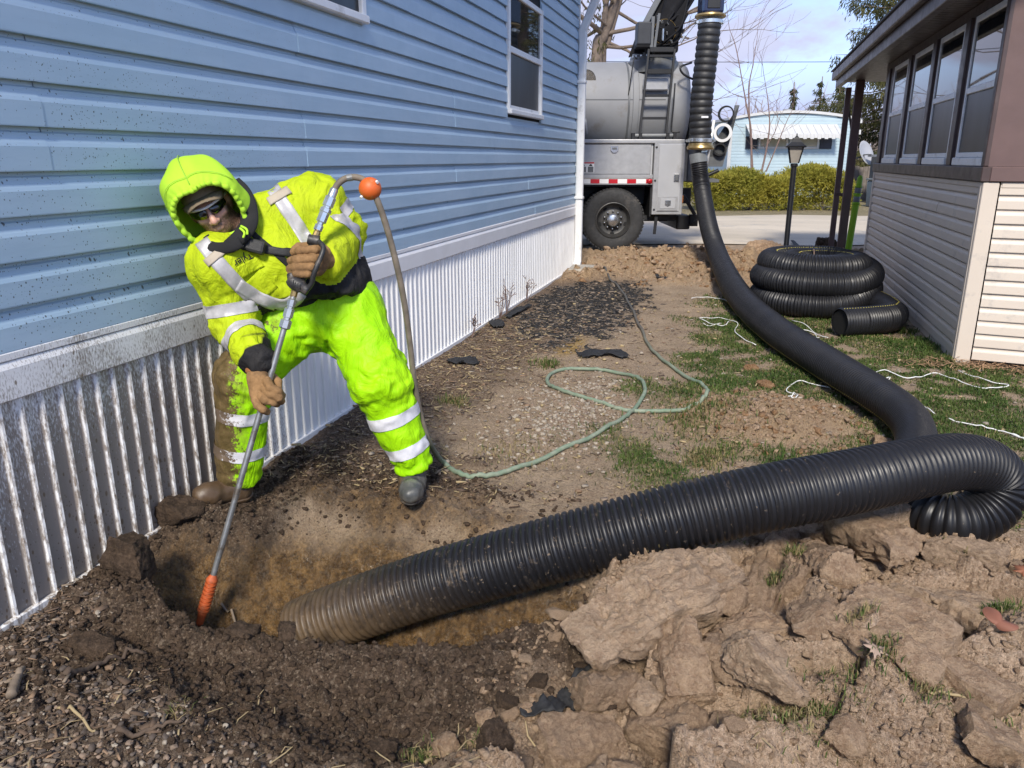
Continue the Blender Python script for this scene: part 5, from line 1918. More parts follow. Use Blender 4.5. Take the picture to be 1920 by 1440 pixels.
def jacket(P):
    d = jacket_body(P)
    hem = (P - H0) @ HN
    d = smax(d, hem, .012)
    dr_ = smin(rc(P, RSH, REL, .104, .090), rc(P, REL, RWR + (RWR - REL) * .02, .092, .060), .03)
    d = smin(d, dr_, .03)
    dl = smin(rc(P, LSH, LEL, .108, .092), rc(P, LEL, LWR + (LWR - LEL) * .05, .093, .062), .03)
    d = smin(d, dl, .028)
    near = np.abs(d) < .05
    add = np.zeros_like(d)
    Q = P[near]
    add[near] = (folds(Q, .010, 7) + limb_folds(Q, RSH, REL, RWR, .0125, .14, 68) + limb_folds(Q, LSH, LEL, LWR, .0135, .15, 64)
                 + limb_folds(Q, REL, RWR, RWR + (RWR - REL), .009, .11, 85) + limb_folds(Q, NECK, (-1.698, 2.913, 0.977), RHP, .009, .18, 50) + limb_folds(Q, LEL, LSH, NECK, .009, .15, 60))
    return d - add


from mathutils.bvhtree import BVHTree


def poly_sd(A, B, poly):
    """signed distance to a polygon in the (across, up) plane, positive inside"""
    P = np.stack([A, B], 1)
    d = np.full(len(A), 9.)
    ins = np.zeros(len(A), bool)
    n_ = len(poly)
    for i in range(n_):
        a, b = np.array(poly[i]), np.array(poly[(i + 1) % n_])
        e = b - a
        w = P - a
        t = np.clip((w @ e) / (e @ e), 0, 1)
        d = np.minimum(d, np.linalg.norm(w - t[:, None] * e, axis=1))
        c1 = (a[1] > P[:, 1]) != (b[1] > P[:, 1])
        xx = (b[0] - a[0]) * (P[:, 1] - a[1]) / (b[1] - a[1] + 1e-12) + a[0]
        ins ^= c1 & (P[:, 0] < xx)
    return np.where(ins, d, -d)


def abpoly(pts):
    return [tuple(float(q) for q in (((npv(p) - npv((-1.820, 2.956, 1.058))) @ npv(RIGHT)), ((npv(p) - npv((-1.820, 2.956, 1.058))) @ npv(UPV)))) for p in pts]


jv, jf = surface(jacket, (-2.36, 2.40, .64), (-1.46, 3.46, 1.62), .0085)
jv = relax(jv, jf, 1, .35)
jme = new_mesh('jacket', jv, jf)
A_, B_ = imgab(jv)
front = (jv - npv((-1.868, 3.035, 1.044))) @ npv(FWD) < .06
low = abpoly([(-1.866, 2.837, 0.890), (-1.790, 2.873, 0.934), (-1.758, 2.891, 0.964), (-1.745, 2.912, 1.021), (-1.732, 2.933, 1.076), (-1.687, 2.956, 1.109), (-1.650, 3.036, 1.160), (-1.612, 3.099, 1.154), (-1.404, 3.156, 1.140), (-1.367, 3.030, 0.690), (-1.851, 2.789, 0.715)])
hemband = npv((-1.745, 3.002, 0.960))
sd = poly_sd(A_, B_, low)
sd = np.where(rc(jv, LEL, LWR, .105, .085) < .012, -1, sd)                     # not the far sleeve
armr = np.minimum(np.minimum(rc(jv, RSH, REL, .11, .10), rc(jv, REL, RWR, .10, .085)), np.minimum(rc(jv, LEL, LWR, .105, .085), rc(jv, LSH, LEL, .11, .10)))
sd = np.maximum(sd, np.where(armr < .015, -1, ((jv - H0) @ HN) + .022))            # knitted hem all round
cuffp = abpoly([(-1.896, 2.654, 0.849), (-1.826, 2.678, 0.862), (-1.775, 2.612, 0.774), (-1.829, 2.592, 0.762), (-1.875, 2.566, 0.721), (-1.835, 2.567, 0.684), (-1.733, 2.597, 0.684), (-1.730, 2.666, 0.910), (-1.831, 2.627, 0.879)])
sc = poly_sd(A_, B_, cuffp)
sc = np.where(rc(jv, REL, RWR, .10, .085) < .012, sc, -1)
sd = np.maximum(sd, sc)
sd = np.maximum(sd, np.where(rc(jv, REL, RWR, .10, .085) < .03, ((jv - npv(RWR)) @ npv((RWR - REL).normalized())) + .004, -1))
fattr(jme, 'black', sd)
jo = mk('jacket', jme, M['jacket'], man, smooth=True)
jbvh = BVHTree.FromPolygons([tuple(p) for p in jv], [tuple(q) for q in jf])


def hit(p, bvh):
    d = (Vector(p) - CAM).normalized()
    loc, nor, i, dist = bvh.ray_cast(CAM, d, 20)
    return (loc, nor) if loc else (None, None)


def ribbon(name, pts, width, m, parent, bvh, lift=.004, thick=.003, nu=7, step=.012, smooth=True, wfun=None):
    """a strip of webbing or tape laid on the cloth along the points"""
    path, L = resample([tuple(p) for p in bez(pts, 8)], step)
    vs, ok = [], []
    N = len(path)
    for i, p in enumerate(path):
        t = Vector(path[min(i + 1, N - 1)] - path[max(i - 1, 0)]).normalized()
        view = (Vector(p) - CAM).normalized()
        side = t.cross(view).normalized()
        w = width * (wfun(i / (N - 1)) if wfun else 1)
        row = []
        for j in range(nu):
            q = Vector(p) + side * w * (j / (nu - 1) - .5)
            loc, nor = hit(q, bvh)
            row.append((loc + nor * lift) if loc is not None and (loc - q).length < .30 else None)
        vs.append(row)
    mb = MB()
    ids = {}
    for i, row in enumerate(vs):
        for j, q in enumerate(row):
            if q is not None:
                ids[i, j] = len(mb.v)
                mb.v.append(tuple(q))
    for i in range(N - 1):
        for j in range(nu - 1):
            k = [(i, j), (i + 1, j), (i + 1, j + 1), (i, j + 1)]
            if all(q in ids for q in k):
                c4 = [Vector(mb.v[ids[q]]) for q in k]
                if max((c4[a] - c4[b]).length for a, b in ((0, 2), (1, 3))) < max(.07, width):
                    mb.f.append([ids[q] for q in k])
    o = mk(name, mb, m, parent, smooth=smooth)
    md_ = o.modifiers.new("thick", 'SOLIDIFY')
    md_.thickness = thick
    md_.offset = -1
    return o


def slab(name, v, f, attrs, org, axis, half, m, parent, keep, lift=.0035):
    """a band of tape right round a limb: the slice of the cloth between two planes, raised a little"""
    org, axis = npv(org), npv(Vector(axis).normalized())
    s = (v - org) @ axis
    sel = (np.abs(s) < half + .03) & keep(v)
    fm = sel[f].all(1)
    ff = f[fm]
    if not len(ff):
        return None
    used = np.unique(ff)
    mp = -np.ones(len(v), int)
    mp[used] = np.arange(len(used))
    me = new_mesh(name, v[used], mp[ff])
    for k_, arr in attrs.items():
        fattr(me, k_, arr[used])
    bm_ = bmesh.new()
    bm_.from_mesh(me)
    for sg in (1, -1):
        g_ = bm_.verts[:] + bm_.edges[:] + bm_.faces[:]
        bmesh.ops.bisect_plane(bm_, geom=g_, plane_co=Vector(org + axis * half * sg), plane_no=Vector(axis * sg), clear_outer=True)
    bm_.normal_update()
    for q in bm_.verts:
        q.co += q.normal * lift
    bm_.to_mesh(me)
    bm_.free()
    o = mk(name, me, m, parent, smooth=True)
    return o


allv = lambda v: np.ones(len(v), bool)
inR = lambda v: rc(v, REL, RWR, .10, .09) < .03
inRU = lambda v: (rc(v, RSH, REL, .10, .10) < .03)
inL = lambda v: (rc(v, LEL, LWR, .10, .085) < .03)
inLU = lambda v: (rc(v, LSH, LEL, .105, .10) < .03)
JA = {'black': sd}
slab('reflective_band', jv, jf, {}, (-2.014, 2.727, 0.953), Vector((-2.018, 2.742, 0.900)) - Vector((-2.032, 2.744, 0.990)), .026, M['silver'], jo, inRU)
slab('reflective_band', jv, jf, {}, (-1.920, 2.677, 0.842), (RWR - REL), .026, M['silver'], jo, inR)
slab('reflective_band', jv, jf, {}, LSH.lerp(LEL, .62), (LEL - LSH), .026, M['silver'], jo, inLU)
slab('reflective_band', jv, jf, {}, LEL.lerp(LWR, .30), (LWR - LEL), .026, M['silver'], jo, inL)
# stripes over the shoulders and along the waist
ribbon('reflective_stripe', [(-2.069, 2.666, 1.234), (-2.001, 2.645, 1.171), (-1.938, 2.660, 1.090), (-1.875, 2.678, 1.017)], .056, M['silver'], jo, jbvh)
ribbon('reflective_stripe', [(-1.932, 2.943, 1.481), (-1.859, 2.891, 1.419), (-1.787, 2.883, 1.323), (-1.748, 2.920, 1.227), (-1.704, 2.913, 1.163)], .056, M['silver'], jo, jbvh)
ribbon('reflective_stripe', [(-1.915, 2.659, 1.066), (-1.850, 2.714, 1.004), (-1.793, 2.774, 0.969), (-1.748, 2.794, 0.991), (-1.733, 2.828, 1.017)], .050, M['silver'], jo, jbvh, lift=.0055)
ribbon('tape_patch', [(-1.883, 2.871, 1.376), (-1.804, 2.909, 1.425)], .030, M['tanpatch'], jo, jbvh, lift=.009)
ribbon('tape_patch', [(-2.041, 2.647, 1.146), (-1.980, 2.682, 1.201)], .030, M['tanpatch'], jo, jbvh, lift=.009)
ribbon('zip', [(-1.932, 2.776, 1.287), (-1.870, 2.758, 1.239), (-1.814, 2.771, 1.192), (-1.756, 2.809, 1.120)], .024, M['blackcloth'], jo, jbvh, lift=.006, thick=.006, nu=5)
# chest pocket
ribbon('pocket', [(-1.884, 2.697, 1.087), (-1.820, 2.715, 1.014)], .112, M['jacket'], jo, jbvh, lift=.0030, thick=.002, nu=11)
ribbon('pocket_flap', [(-1.913, 2.674, 1.113), (-1.833, 2.711, 1.158)], .050, M['jacket'], jo, jbvh, lift=.0055, thick=.003)
for o in jo.children:
    if o.name.startswith('pocket'):
        fattr(o.data, 'black', np.full(len(o.data.vertices), -1.0))
# the name worked on the chest, upside down from here
tcu = bpy.data.curves.new("embroidered_name", 'FONT')
tcu.body = "Tyler"
tcu.size = .042
tcu.extrude = .0008
tcu.align_x = 'CENTER'
tob = bpy.data.objects.new("embroidered_name", tcu)
COL.objects.link(tob)
_dg = bpy.context.evaluated_depsgraph_get()
tme = bpy.data.meshes.new_from_object(tob.evaluated_get(_dg))
bpy.data.objects.remove(tob)
lc, nr_ = hit((-1.914, 2.693, 1.174), jbvh)
if lc is not None:
    zz = nr_.normalized()
    xx = (RIGHT * -.90 - UPV * .42)
    xx = (xx - zz * xx.dot(zz)).normalized()
    yy = zz.cross(xx)
    Tm = Matrix((( xx.x, yy.x, zz.x, 0), (xx.y, yy.y, zz.y, 0), (xx.z, yy.z, zz.z, 0), (0, 0, 0, 1)))
    tme.transform(Matrix.Translation(lc + zz * .008) @ Tm)
    tme.materials.clear()
    mk('embroidered_name', tme, M['blackcloth'], jo)
# shoulder strap with a small pouch
ribbon('strap', [(-1.945, 2.678, 1.228), (-1.854, 2.680, 1.218), (-1.799, 2.733, 1.197), (-1.707, 2.756, 1.185)], .030, M['strapm'], jo, jbvh, lift=.012, thick=.006, nu=5)
lc, nr_ = hit((-1.872, 2.695, 1.213), jbvh)
pm = MB()
ax_ = (RIGHT * .96 - UPV * .26).normalized()
ay_ = FWD.cross(ax_).normalized()
Pm = Matrix(((ax_.x, ay_.x, -FWD.x, 0), (ax_.y, ay_.y, -FWD.y, 0), (ax_.z, ay_.z, -FWD.z, 0), (0, 0, 0, 1)))
pm.box((-.055, -.028, -.02), (.055, .028, .018), Matrix.Translation(lc + nr_ * .02) @ Pm)
mk('strap_pouch', pm, M['strapm'], jo, bevel=.012, seg=2)

# ---- trousers
def trousers(P):
    d = smin(rc(P, RHP, RKN, .140, .112), rc(P, RKN, RAN + (RAN - RKN) * .02, .114, .094), .05)
    d2 = smin(rc(P, LHP + Vector((0, 0, -.02)), LKN, .152, .124), rc(P, LKN, LAN, .124, .086), .05)
    d = smin(d, d2, .045)
    d = smin(d, rc(P, RHP, LHP, .150, .152), .06)
    for (K, A, ex) in ((RKN, RAN, .045), (LKN, LAN, .02)):
        ax = npv((A - K).normalized())
        cap = (P - npv(A)) @ ax - ex
        d = np.where(rc(P, K, A + (A - K) * .3, .16, .16) < 0, smax(d, cap, .008), d)
    near = np.abs(d) < .05
    add = np.zeros_like(d)
    Q = P[near]
    add[near] = (folds(Q, .0075, 5.0) + limb_folds(Q, RHP, RKN, RAN, .009, .17, 52) + limb_folds(Q, LHP, LKN, LAN, .012, .19, 48)
                 + limb_folds(Q, LKN, LAN, LAN + (LAN - LKN), .011, .13, 70) + limb_folds(Q, RKN, RAN, RAN + (RAN - RKN), .009, .12, 70)
                 + limb_folds(Q, RHP, (RHP + LHP) / 2 + Vector((0, -.1, -.08)), LHP, .011, .17, 62))
    return d - add


tv, tf = surface(trousers, (-2.36, 2.50, .10), (-1.12, 3.42, 1.10), .009)
tv = relax(tv, tf, 1, .35)
tme_ = new_mesh('trousers', tv, tf)
A2, B2 = imgab(tv)
rl = np.minimum(rc(tv, RHP.lerp(RKN, .4), RKN, .17, .15), rc(tv, RKN, RAN, .15, .14)) < 0
ll = np.minimum(rc(tv, LHP.lerp(LKN, .4), LKN, .18, .16), rc(tv, LKN, LAN, .16, .14)) < 0
legax = lambda a, b: npv((b - a).normalized())
# mud: the outer side of the near leg and the inside of the other shin
side = npv(RIGHT)
tR = np.clip(((tv - npv(RKN)) @ legax(RKN, RAN)) / (RAN - RKN).length, -.9, 1.2)
offR = (tv - npv(RKN) - np.outer(tR * (RAN - RKN).length, legax(RKN, RAN))) @ side
mR = .56 + .22 * tR - offR * 7.5
tL = np.clip(((tv - npv(LKN)) @ legax(LKN, LAN)) / (LAN - LKN).length, -.9, 1.2)
offL = (tv - npv(LKN) - np.outer(tL * (LAN - LKN).length, legax(LKN, LAN))) @ side
mL = .02 + .22 * tL - offL * 4.2
mud = np.where(offR + (tL * 0) < .2, np.where(rl & ~(ll & (np.abs(offL) < np.abs(offR))), mR, np.where(ll, mL, .0)), 0)
hipm = np.exp(-(np.linalg.norm(tv - npv((-1.892, 2.854, 0.862)), axis=1) / .07) ** 2) * .62
mud = np.maximum(mud, hipm)
fattr(tme_, 'mud', mud)
to = mk('trousers', tme_, M['trousers'], man, smooth=True)
TA = {'mud': mud * .8}
onR = lambda v: (rc(v, RKN, RAN, .125, .115) < .02)
onL = lambda v: (rc(v, LKN, LAN, .135, .105) < .02)
slab('reflective_band', tv, tf, TA, (-2.047, 2.790, 0.477), (RAN - RKN), .029, M['silverleg'], to, onR)
slab('reflective_band', tv, tf, TA, (-2.079, 2.791, 0.296), (RAN - RKN), .028, M['silverleg'], to, onR)
slab('reflective_band', tv, tf, TA, (-1.431, 3.043, 0.438), (LAN - LKN), .029, M['silverleg'], to, onL)
slab('reflective_band', tv, tf, TA, (-1.388, 3.062, 0.281), (LAN - LKN), .028, M['silverleg'], to, onL)

# ---- boots
M['gun0'] = mat("dark_boot_sole", (.030, .028, .026), .8, var=.3, dirt=.4, dirtcol=(.12, .08, .05), ds=20)
RTO, RHE = Vector((-2.176, 2.666, 0.119)), Vector((-2.126, 2.801, 0.088))
LTO, LHE = Vector((-1.336, 2.970, 0.104)), Vector((-1.381, 3.084, 0.095))


def boot(A, T, H, sole):
    def fn(P):
        d = smin(rc(P, A + Vector((0, 0, .10)), H, .075, .058), rc(P, H, T, .056, .052), .04)
        d = smin(d, rc(P, T, T + (T - H).normalized() * .03, .052, .045), .02)
        return smax(d, sole - P[:, 2], .008) + .003 * fbm(P, 24, 3)
    return fn


for (A, T, H, m_) in ((RAN, RTO, RHE, 'mudboot'), (LAN, LTO, LHE, 'boot')):
    sole = min(T.z, H.z) - .046
    lo = np.minimum(np.minimum(npv(A), npv(T)), npv(H)) - .12
    hi = np.maximum(np.maximum(npv(A), npv(T)), npv(H)) + np.array([.12, .12, .12])
    v_, f_ = surface(boot(A, T, H, sole), lo, hi, .007)
    bo = mk('boot', (v_, f_), M[m_], man, smooth=True)
    fn_ = boot(A, T, H, sole)
    v_, f_ = surface(lambda P: smax(fn_(P) - .006, P[:, 2] - (sole + .022), .004), lo, hi, .007)
    mk('sole', (v_, f_), M['mudboot' if m_ == 'mudboot' else 'gun0'], bo, smooth=True)
    mk('boot_rib', MB().tube([A + Vector((.0, 0, .02)), A + Vector((0, 0, .032))], .083, 24), M[m_], bo, smooth=30)
    if m_ == 'mudboot':
        bo['label'] = 'boot thickly coated in wet brown mud'

# ---- head, in its own frame: ex to his left (picture right), ef out of the face, eu to the crown
tocam = -FWD
ex = (RIGHT * .915 + UPV * .405).normalized()
eu0 = (UPV * .915 - RIGHT * .405).normalized()
PHI = R(34)
ef = (tocam * math.cos(PHI) - eu0 * math.sin(PHI)).normalized()
eu = (eu0 * math.cos(PHI) + tocam * math.sin(PHI)).normalized()
YAWH = R(-6)
ex, ef = (ex * math.cos(YAWH) + ef * math.sin(YAWH)).normalized(), (ef * math.cos(YAWH) - ex * math.sin(YAWH)).normalized()
HC = Vector((-2.073, 2.747, 1.363))


def hp(a, b, c):
    """head coordinates (metres): a to his left, b forward, c up"""
    return HC + ex * a + ef * b + eu * c


def head(P):
    axs = (ex, ef, eu)
    d = ell(P, hp(0, -.015, .035), axs, (.078, .098, .098))
    d = smin(d, ell(P, hp(0, .020, -.045), axs, (.064, .075, .075)), .03)
    d = smin(d, ell(P, hp(0, .045, -.085), axs, (.040, .042, .030)), .03)      # chin
    for s_ in (-1, 1):
        d = smin(d, ell(P, hp(s_ * .038, .062, -.020), axs, (.026, .022, .020)), .02)   # cheek bones
        d = smin(d, ell(P, hp(s_ * .078, -.01, -.005), axs, (.012, .024, .034)), .01)   # ears
        d = smax(d, -ell(P, hp(s_ * .032, .094, .012), axs, (.018, .016, .012)), .014)  # eye sockets
        d = smin(d, ell(P, hp(s_ * .032, .072, .012), axs, (.014, .014, .012)), .004)
    d = smin(d, ell(P, hp(0, .082, .032), axs, (.055, .018, .010)), .014)      # brow
    d = smin(d, rc(P, hp(0, .090, .015), hp(0, .112, -.030), .009, .0145), .012)        # nose
    for s_ in (-1, 1):
        d = smin(d, ell(P, hp(s_ * .013, .100, -.034), axs, (.010, .012, .009)), .006)
    d = smin(d, ell(P, hp(0, .086, -.062), axs, (.026, .012, .008)), .008)     # lips
    d = smax(d, -ell(P, hp(0, .100, -.0635), axs, (.024, .006, .0022)), .003)
    d = smin(d, ell(P, hp(0, .084, -.072), axs, (.022, .012, .007)), .008)
    d = smin(d, rc(P, hp(0, -.02, -.06), NECK + (NECK - HC) * .2, .058, .062), .03)
    return d


def under(P):
    """head, neck and the body beneath the clothes as one continuous figure"""
    d = head(P)
    d = smin(d, rc(P, NECK, (-1.821, 2.952, 1.012), .07, .10), .05)
    for a, b, r0, r1 in ((RSH, REL, .055, .045), (REL, RWR, .045, .035), (LSH, LEL, .055, .045), (LEL, LWR, .045, .035),
                         (NECK, RSH, .06, .055), (NECK, LSH, .06, .055), ((-1.821, 2.952, 1.012), RHP, .09, .09), ((-1.821, 2.952, 1.012), LHP, .09, .09),
                         (RHP, RKN, .085, .06), (RKN, RAN, .06, .045), (LHP, LKN, .09, .065), (LKN, LAN, .065, .045)):
        d = smin(d, rc(P, a, b, r0, r1), .025)
    return d


# the fine head, then the coarse rest of the body joined at the collar
hv, hf_ = surface(head, np.array(HC) - .17, np.array(HC) + .17, .0042)
cut = 1e9
fm_ = new_mesh('body', hv, hf_)
loc = np.stack([(hv - npv(HC)) @ npv(ex), (hv - npv(HC)) @ npv(ef), (hv - npv(HC)) @ npv(eu)], 1)
beard = sstep(-.020, -.045, loc[:, 2] - .10 * np.abs(loc[:, 0]) + .25 * (np.abs(loc[:, 0]) > 0) * 0) * sstep(.115, .100, loc[:, 1] + 0 * loc[:, 2])
beard *= 1 - .85 * np.exp(-((loc[:, 0] / .019) ** 2 + ((loc[:, 2] + .066) / .009) ** 2))
beard *= 1 - np.exp(-((loc[:, 0] / .02) ** 2 + ((loc[:, 2] + .03) / .016) ** 2))
beard = np.maximum(beard, .75 * sstep(.05, .062, np.abs(loc[:, 0])) * sstep(.01, -.02, loc[:, 2]))
bv, bf = surface(lambda P: smax(under(P), -(np.linalg.norm(P - npv(HC), axis=1) - .13), .01), (-2.3, 2.5, .12), (-1.2, 3.42, 1.5), .018)
allv_ = np.concatenate([hv, bv])
allf_ = np.concatenate([hf_, bf + len(hv)])
bme = new_mesh('body', allv_, allf_)
fattr(bme, 'beard', np.r_[beard, np.zeros(len(bv))])
bme.materials.append(M['face'])
bme.materials.append(M['blackcloth'])
bme.polygons.foreach_set('material_index', np.r_[np.zeros(len(hf_), np.int32), np.ones(len(bf), np.int32)])
mk('body', bme, None, man, smooth=True)

# cap: crown, peak
cv, cf_ = surface(lambda P: smax(ell(P, hp(0, -.010, .040), (ex, ef, eu), (.089, .110, .106)), -((P - npv(hp(0, .0, .048))) @ npv((eu * .95 + ef * -.02).normalized())), .006),
                  np.array(HC) - .2, np.array(HC) + .2, .006)
capo = mk('cap', (cv, cf_), M['cap'], man, smooth=True)
mb = MB()
rings = []
for i in range(9):
    t = i / 8
    row = []
    for j in range(17):
        s_ = j / 16 * 2 - 1
        a = s_ * .084 * (1 - .16 * t * t)
        edge = .066 * math.sqrt(max(0, 1 - (s_ * .93) ** 2)) + .0
        b = .058 + .030 * math.sqrt(max(0, 1 - s_ * s_)) + t * (edge * .95 + .004)
        c_ = .066 - .006 * t - .026 * s_ * s_ * (.5 + .6 * t)
        row.append(hp(a, b, c_))
    rings.append(row)
vs = [p for r in rings for p in r]
mb.add(vs, [(i * 17 + j, i * 17 + j + 1, (i + 1) * 17 + j + 1, (i + 1) * 17 + j) for i in range(8) for j in range(16)])
pk_ = mk('peak', mb, M['cap'], capo, smooth=True)
sm = pk_.modifiers.new("thick", 'SOLIDIFY')
sm.thickness = .005
pk_.data.materials.append(M['capdark'])
sm.material_offset = 0

# glasses: two wraparound lenses under a white brow bar
gl_ = []
for s_ in (-1, 1):
    mb = MB()
    rows = []
    for i in range(9):
        u_ = i / 8
        a = s_ * (.008 + .066 * u_)
        b = .108 - .052 * u_ ** 2.1
        h_t = .020 - .004 * u_
        h_b = -.018 + .012 * u_ - .006 * math.sin(u_ * math.pi)
        rows.append([hp(a, b + .003, .010 + h_t), hp(a, b + .004, .010 + (h_t + h_b) / 2), hp(a, b, .010 + h_b)])
    mb.add([p for r in rows for p in r], [(i * 3 + j, i * 3 + j + 1, (i + 1) * 3 + j + 1, (i + 1) * 3 + j) for i in range(8) for j in range(2)])
    gl_.append(mb)
gt = MB()
gt.tube(bez([hp(-.084, .0, .026), hp(-.078, .050, .032), hp(-.05, .092, .034), hp(0, .113, .031), hp(.05, .092, .034), hp(.078, .050, .032), hp(.084, .0, .026)], 6), .0052, 8)
gg = mk('sunglasses', gt, M['gwhite'], man, smooth=True)
for mb in gl_:
    o = mk('lens', mb, M['lens'], gg, smooth=True)
    md_ = o.modifiers.new("thick", 'SOLIDIFY')
    md_.thickness = .002

# hood: rings from the gathered opening round to the back of the head
def hood_pt(t, ph, out=0.0):
    ca, sa = math.cos(ph), math.sin(ph)
    th0 = R(50 - 19 * max(0, sa) ** 1.5 + 6 * max(0, -sa))
    th = th0 + (math.pi - th0) * t
    up_r = .192 if sa > 0 else .178
    sq = 1 + .085 * abs(math.sin(2 * ph)) * (sa > 0)
    a = math.sin(th) * ca * .152 * sq
    c_ = math.sin(th) * sa * up_r * sq + .012
    b = math.cos(th) * (.140 + .012 * max(0, sa)) + .024
    if sa < 0:
        b -= .02 * abs(sa) * (1 - t)
        c_ -= .02 * abs(sa)
    peak = .003 * math.exp(-((ph - math.pi / 2) / .5) ** 2) * math.sin(math.pi * min(1, t * 1.15))
    soft = .010 * math.sin(ph * 3 + 5 * t + 1) * t * (1 - t) * 4 + .006 * math.sin(ph * 7 - 9 * t) * t * (1 - t) * 4
    gather = .0035 * math.sin(ph * 31 + 1.7 * math.sin(ph * 5)) * math.exp(-t * 16)
    q = hp(a, b, c_ + peak)
    d = (q - HC).normalized()
    return q + d * (soft + gather + out)


NR, NA = 30, 124
mb = MB()
mb.loft([[hood_pt(i / (NR - 1), 2 * math.pi * j / NA) for j in range(NA)] for i in range(NR)], caps=False)
ho = mk('hood', mb, M['hood'], man, smooth=True)
md_ = ho.modifiers.new("thick", 'SOLIDIFY')
md_.thickness = .007
md_.offset = 1
hem_ = MB()
hem_.tube([hood_pt(.012, 2 * math.pi * j / NA, .003) for j in range(NA)], [.0100 + .0022 * math.sin(j / NA * 2 * math.pi * 31 + 1.7 * math.sin(10 * math.pi * j / NA)) for j in range(NA)], 10, closed=True)
mk('gathered_hem', hem_, M['hood'], ho, smooth=True)
mk('seam', MB().tube([hood_pt(.07 + .5 * k / 14, math.pi / 2, .0072) for k in range(15)], .0018, 5), mat("seam_dark_green", (.32, .55, .055), .9), ho, smooth=True)  # crown seam, a darker green than the hood cloth
mk('seam', MB().tube([hood_pt(.13, R(20 + 10 * k), .0072) for k in range(15)], .0014, 5), mat("seam_stitch_green", (.34, .58, .06), .9), ho, smooth=True)
# neck of the hood running down inside the collar
mb = MB()
mb.loft([[hp(.105 * math.cos(q), -.01 + .10 * math.sin(q), -.10 - .012 * math.cos(q)) .lerp(NECK + RIGHT * .10 * math.cos(q) - FWD * .09 * math.sin(q) - UPV * .03, k / 5) for q in [2 * math.pi * j / 28 for j in range(28)]] for k in range(6)], caps=False)
mk('hood_neck', mb, M['hood'], ho, smooth=True)
for s_, pts in ((1, [(-1.897, 2.691, 1.295), (-1.869, 2.685, 1.283), (-1.864, 2.680, 1.263)]), (2, [(-1.900, 2.687, 1.287), (-1.876, 2.679, 1.271), (-1.879, 2.672, 1.251)])):
    mk('drawstring', MB().tube(bez(pts, 5), .005, 6), M['hood'], ho, smooth=True)

# black fleece collar standing up round the neck
col_pts = [(-1.945, 2.664, 1.217), (-1.906, 2.698, 1.256), (-1.893, 2.737, 1.300), (-1.923, 2.789, 1.359), (-1.973, 2.835, 1.415), (-2.048, 2.891, 1.456)]
mb = MB()
rings = []
cb_ = bez(col_pts, 6)
for i, p in enumerate(cb_):
    t = (cb_[min(i + 1, len(cb_) - 1)] - cb_[max(i - 1, 0)]).normalized()
    sd_ = t.cross(FWD).normalized()
    w = .027 + .010 * math.sin(math.pi * i / (len(cb_) - 1))
    rings.append([p + sd_ * w * math.cos(q) - FWD * .016 * math.sin(q) for q in [2 * math.pi * j / 12 for j in range(12)]])
mb.loft(rings)
mk('collar', mb, M['blackcloth'], jo, smooth=True)
mb = MB()
rings = []
cb_ = bez([(-2.051, 2.664, 1.247), (-2.000, 2.636, 1.214), (-1.932, 2.645, 1.215), (-1.892, 2.674, 1.234)], 6)
for i, p in enumerate(cb_):
    t = (cb_[min(i + 1, len(cb_) - 1)] - cb_[max(i - 1, 0)]).normalized()
    sd_ = t.cross(FWD).normalized()
    rings.append([p + sd_ * .024 * math.cos(q) - FWD * .012 * math.sin(q) for q in [2 * math.pi * j / 12 for j in range(12)]])
mb.loft(rings)
mk('collar_flap', mb, M['blackcloth'], jo, smooth=True)


# ---- gloves
def glove(fingers, palm, k=.007):
    def fn(P):
        d = np.full(len(P), 9.)
        for a, b, ra, rb in palm:
            d = smin(d, rc(P, a, b, ra, rb), .018)
        fd = np.full(len(P), 9.)
        for ch in fingers:
            e = np.full(len(P), 9.)
            for i in range(len(ch) - 1):
                e = smin(e, rc(P, ch[i][0], ch[i + 1][0], ch[i][1], ch[i + 1][1]), .004)
            fd = smin(fd, e, .0022)
        return smin(d, fd, k) + .0012 * fbm(P, 60, 2)
    return fn


def V3(p):
    return Vector(p)


# his left hand closed on the grip
F1 = [[((-1.593, 2.785, 1.206), 0.0176), ((-1.607, 2.743, 1.206), 0.0182), ((-1.661, 2.721, 1.203), 0.0182), ((-1.697, 2.740, 1.195), 0.0165), ((-1.708, 2.788, 1.185), 0.0154)],
      [((-1.595, 2.774, 1.174), 0.0176), ((-1.606, 2.727, 1.172), 0.0182), ((-1.668, 2.701, 1.169), 0.0182), ((-1.707, 2.727, 1.160), 0.0165), ((-1.713, 2.777, 1.152), 0.0154)],
      [((-1.600, 2.763, 1.141), 0.0176), ((-1.614, 2.717, 1.140), 0.0176), ((-1.671, 2.693, 1.139), 0.0176), ((-1.708, 2.717, 1.130), 0.0160), ((-1.717, 2.766, 1.121), 0.0154)],
      [((-1.610, 2.752, 1.114), 0.0165), ((-1.626, 2.709, 1.113), 0.0163), ((-1.666, 2.693, 1.116), 0.0160), ((-1.701, 2.714, 1.114), 0.0149), ((-1.708, 2.754, 1.108), 0.0143)],
      [((-1.612, 2.815, 1.181), 0.0187), ((-1.663, 2.798, 1.211), 0.0182), ((-1.693, 2.769, 1.213), 0.0165), ((-1.702, 2.753, 1.206), 0.0143)]]
PA = [((-1.593, 2.790, 1.189), (-1.608, 2.766, 1.125), .028, .026), ((-1.604, 2.788, 1.157), (-1.599, 2.831, 1.152), .034, .036)]
gv, gf = surface(glove(F1, PA), npv((-1.638, 2.757, 1.157)) - .14, npv((-1.638, 2.757, 1.157)) + .14, .0036)
g1 = mk('glove', (gv, gf), M['leather'], man, smooth=True)
wd = (Vector((-1.602, 2.768, 1.159)) - LWR).normalized()
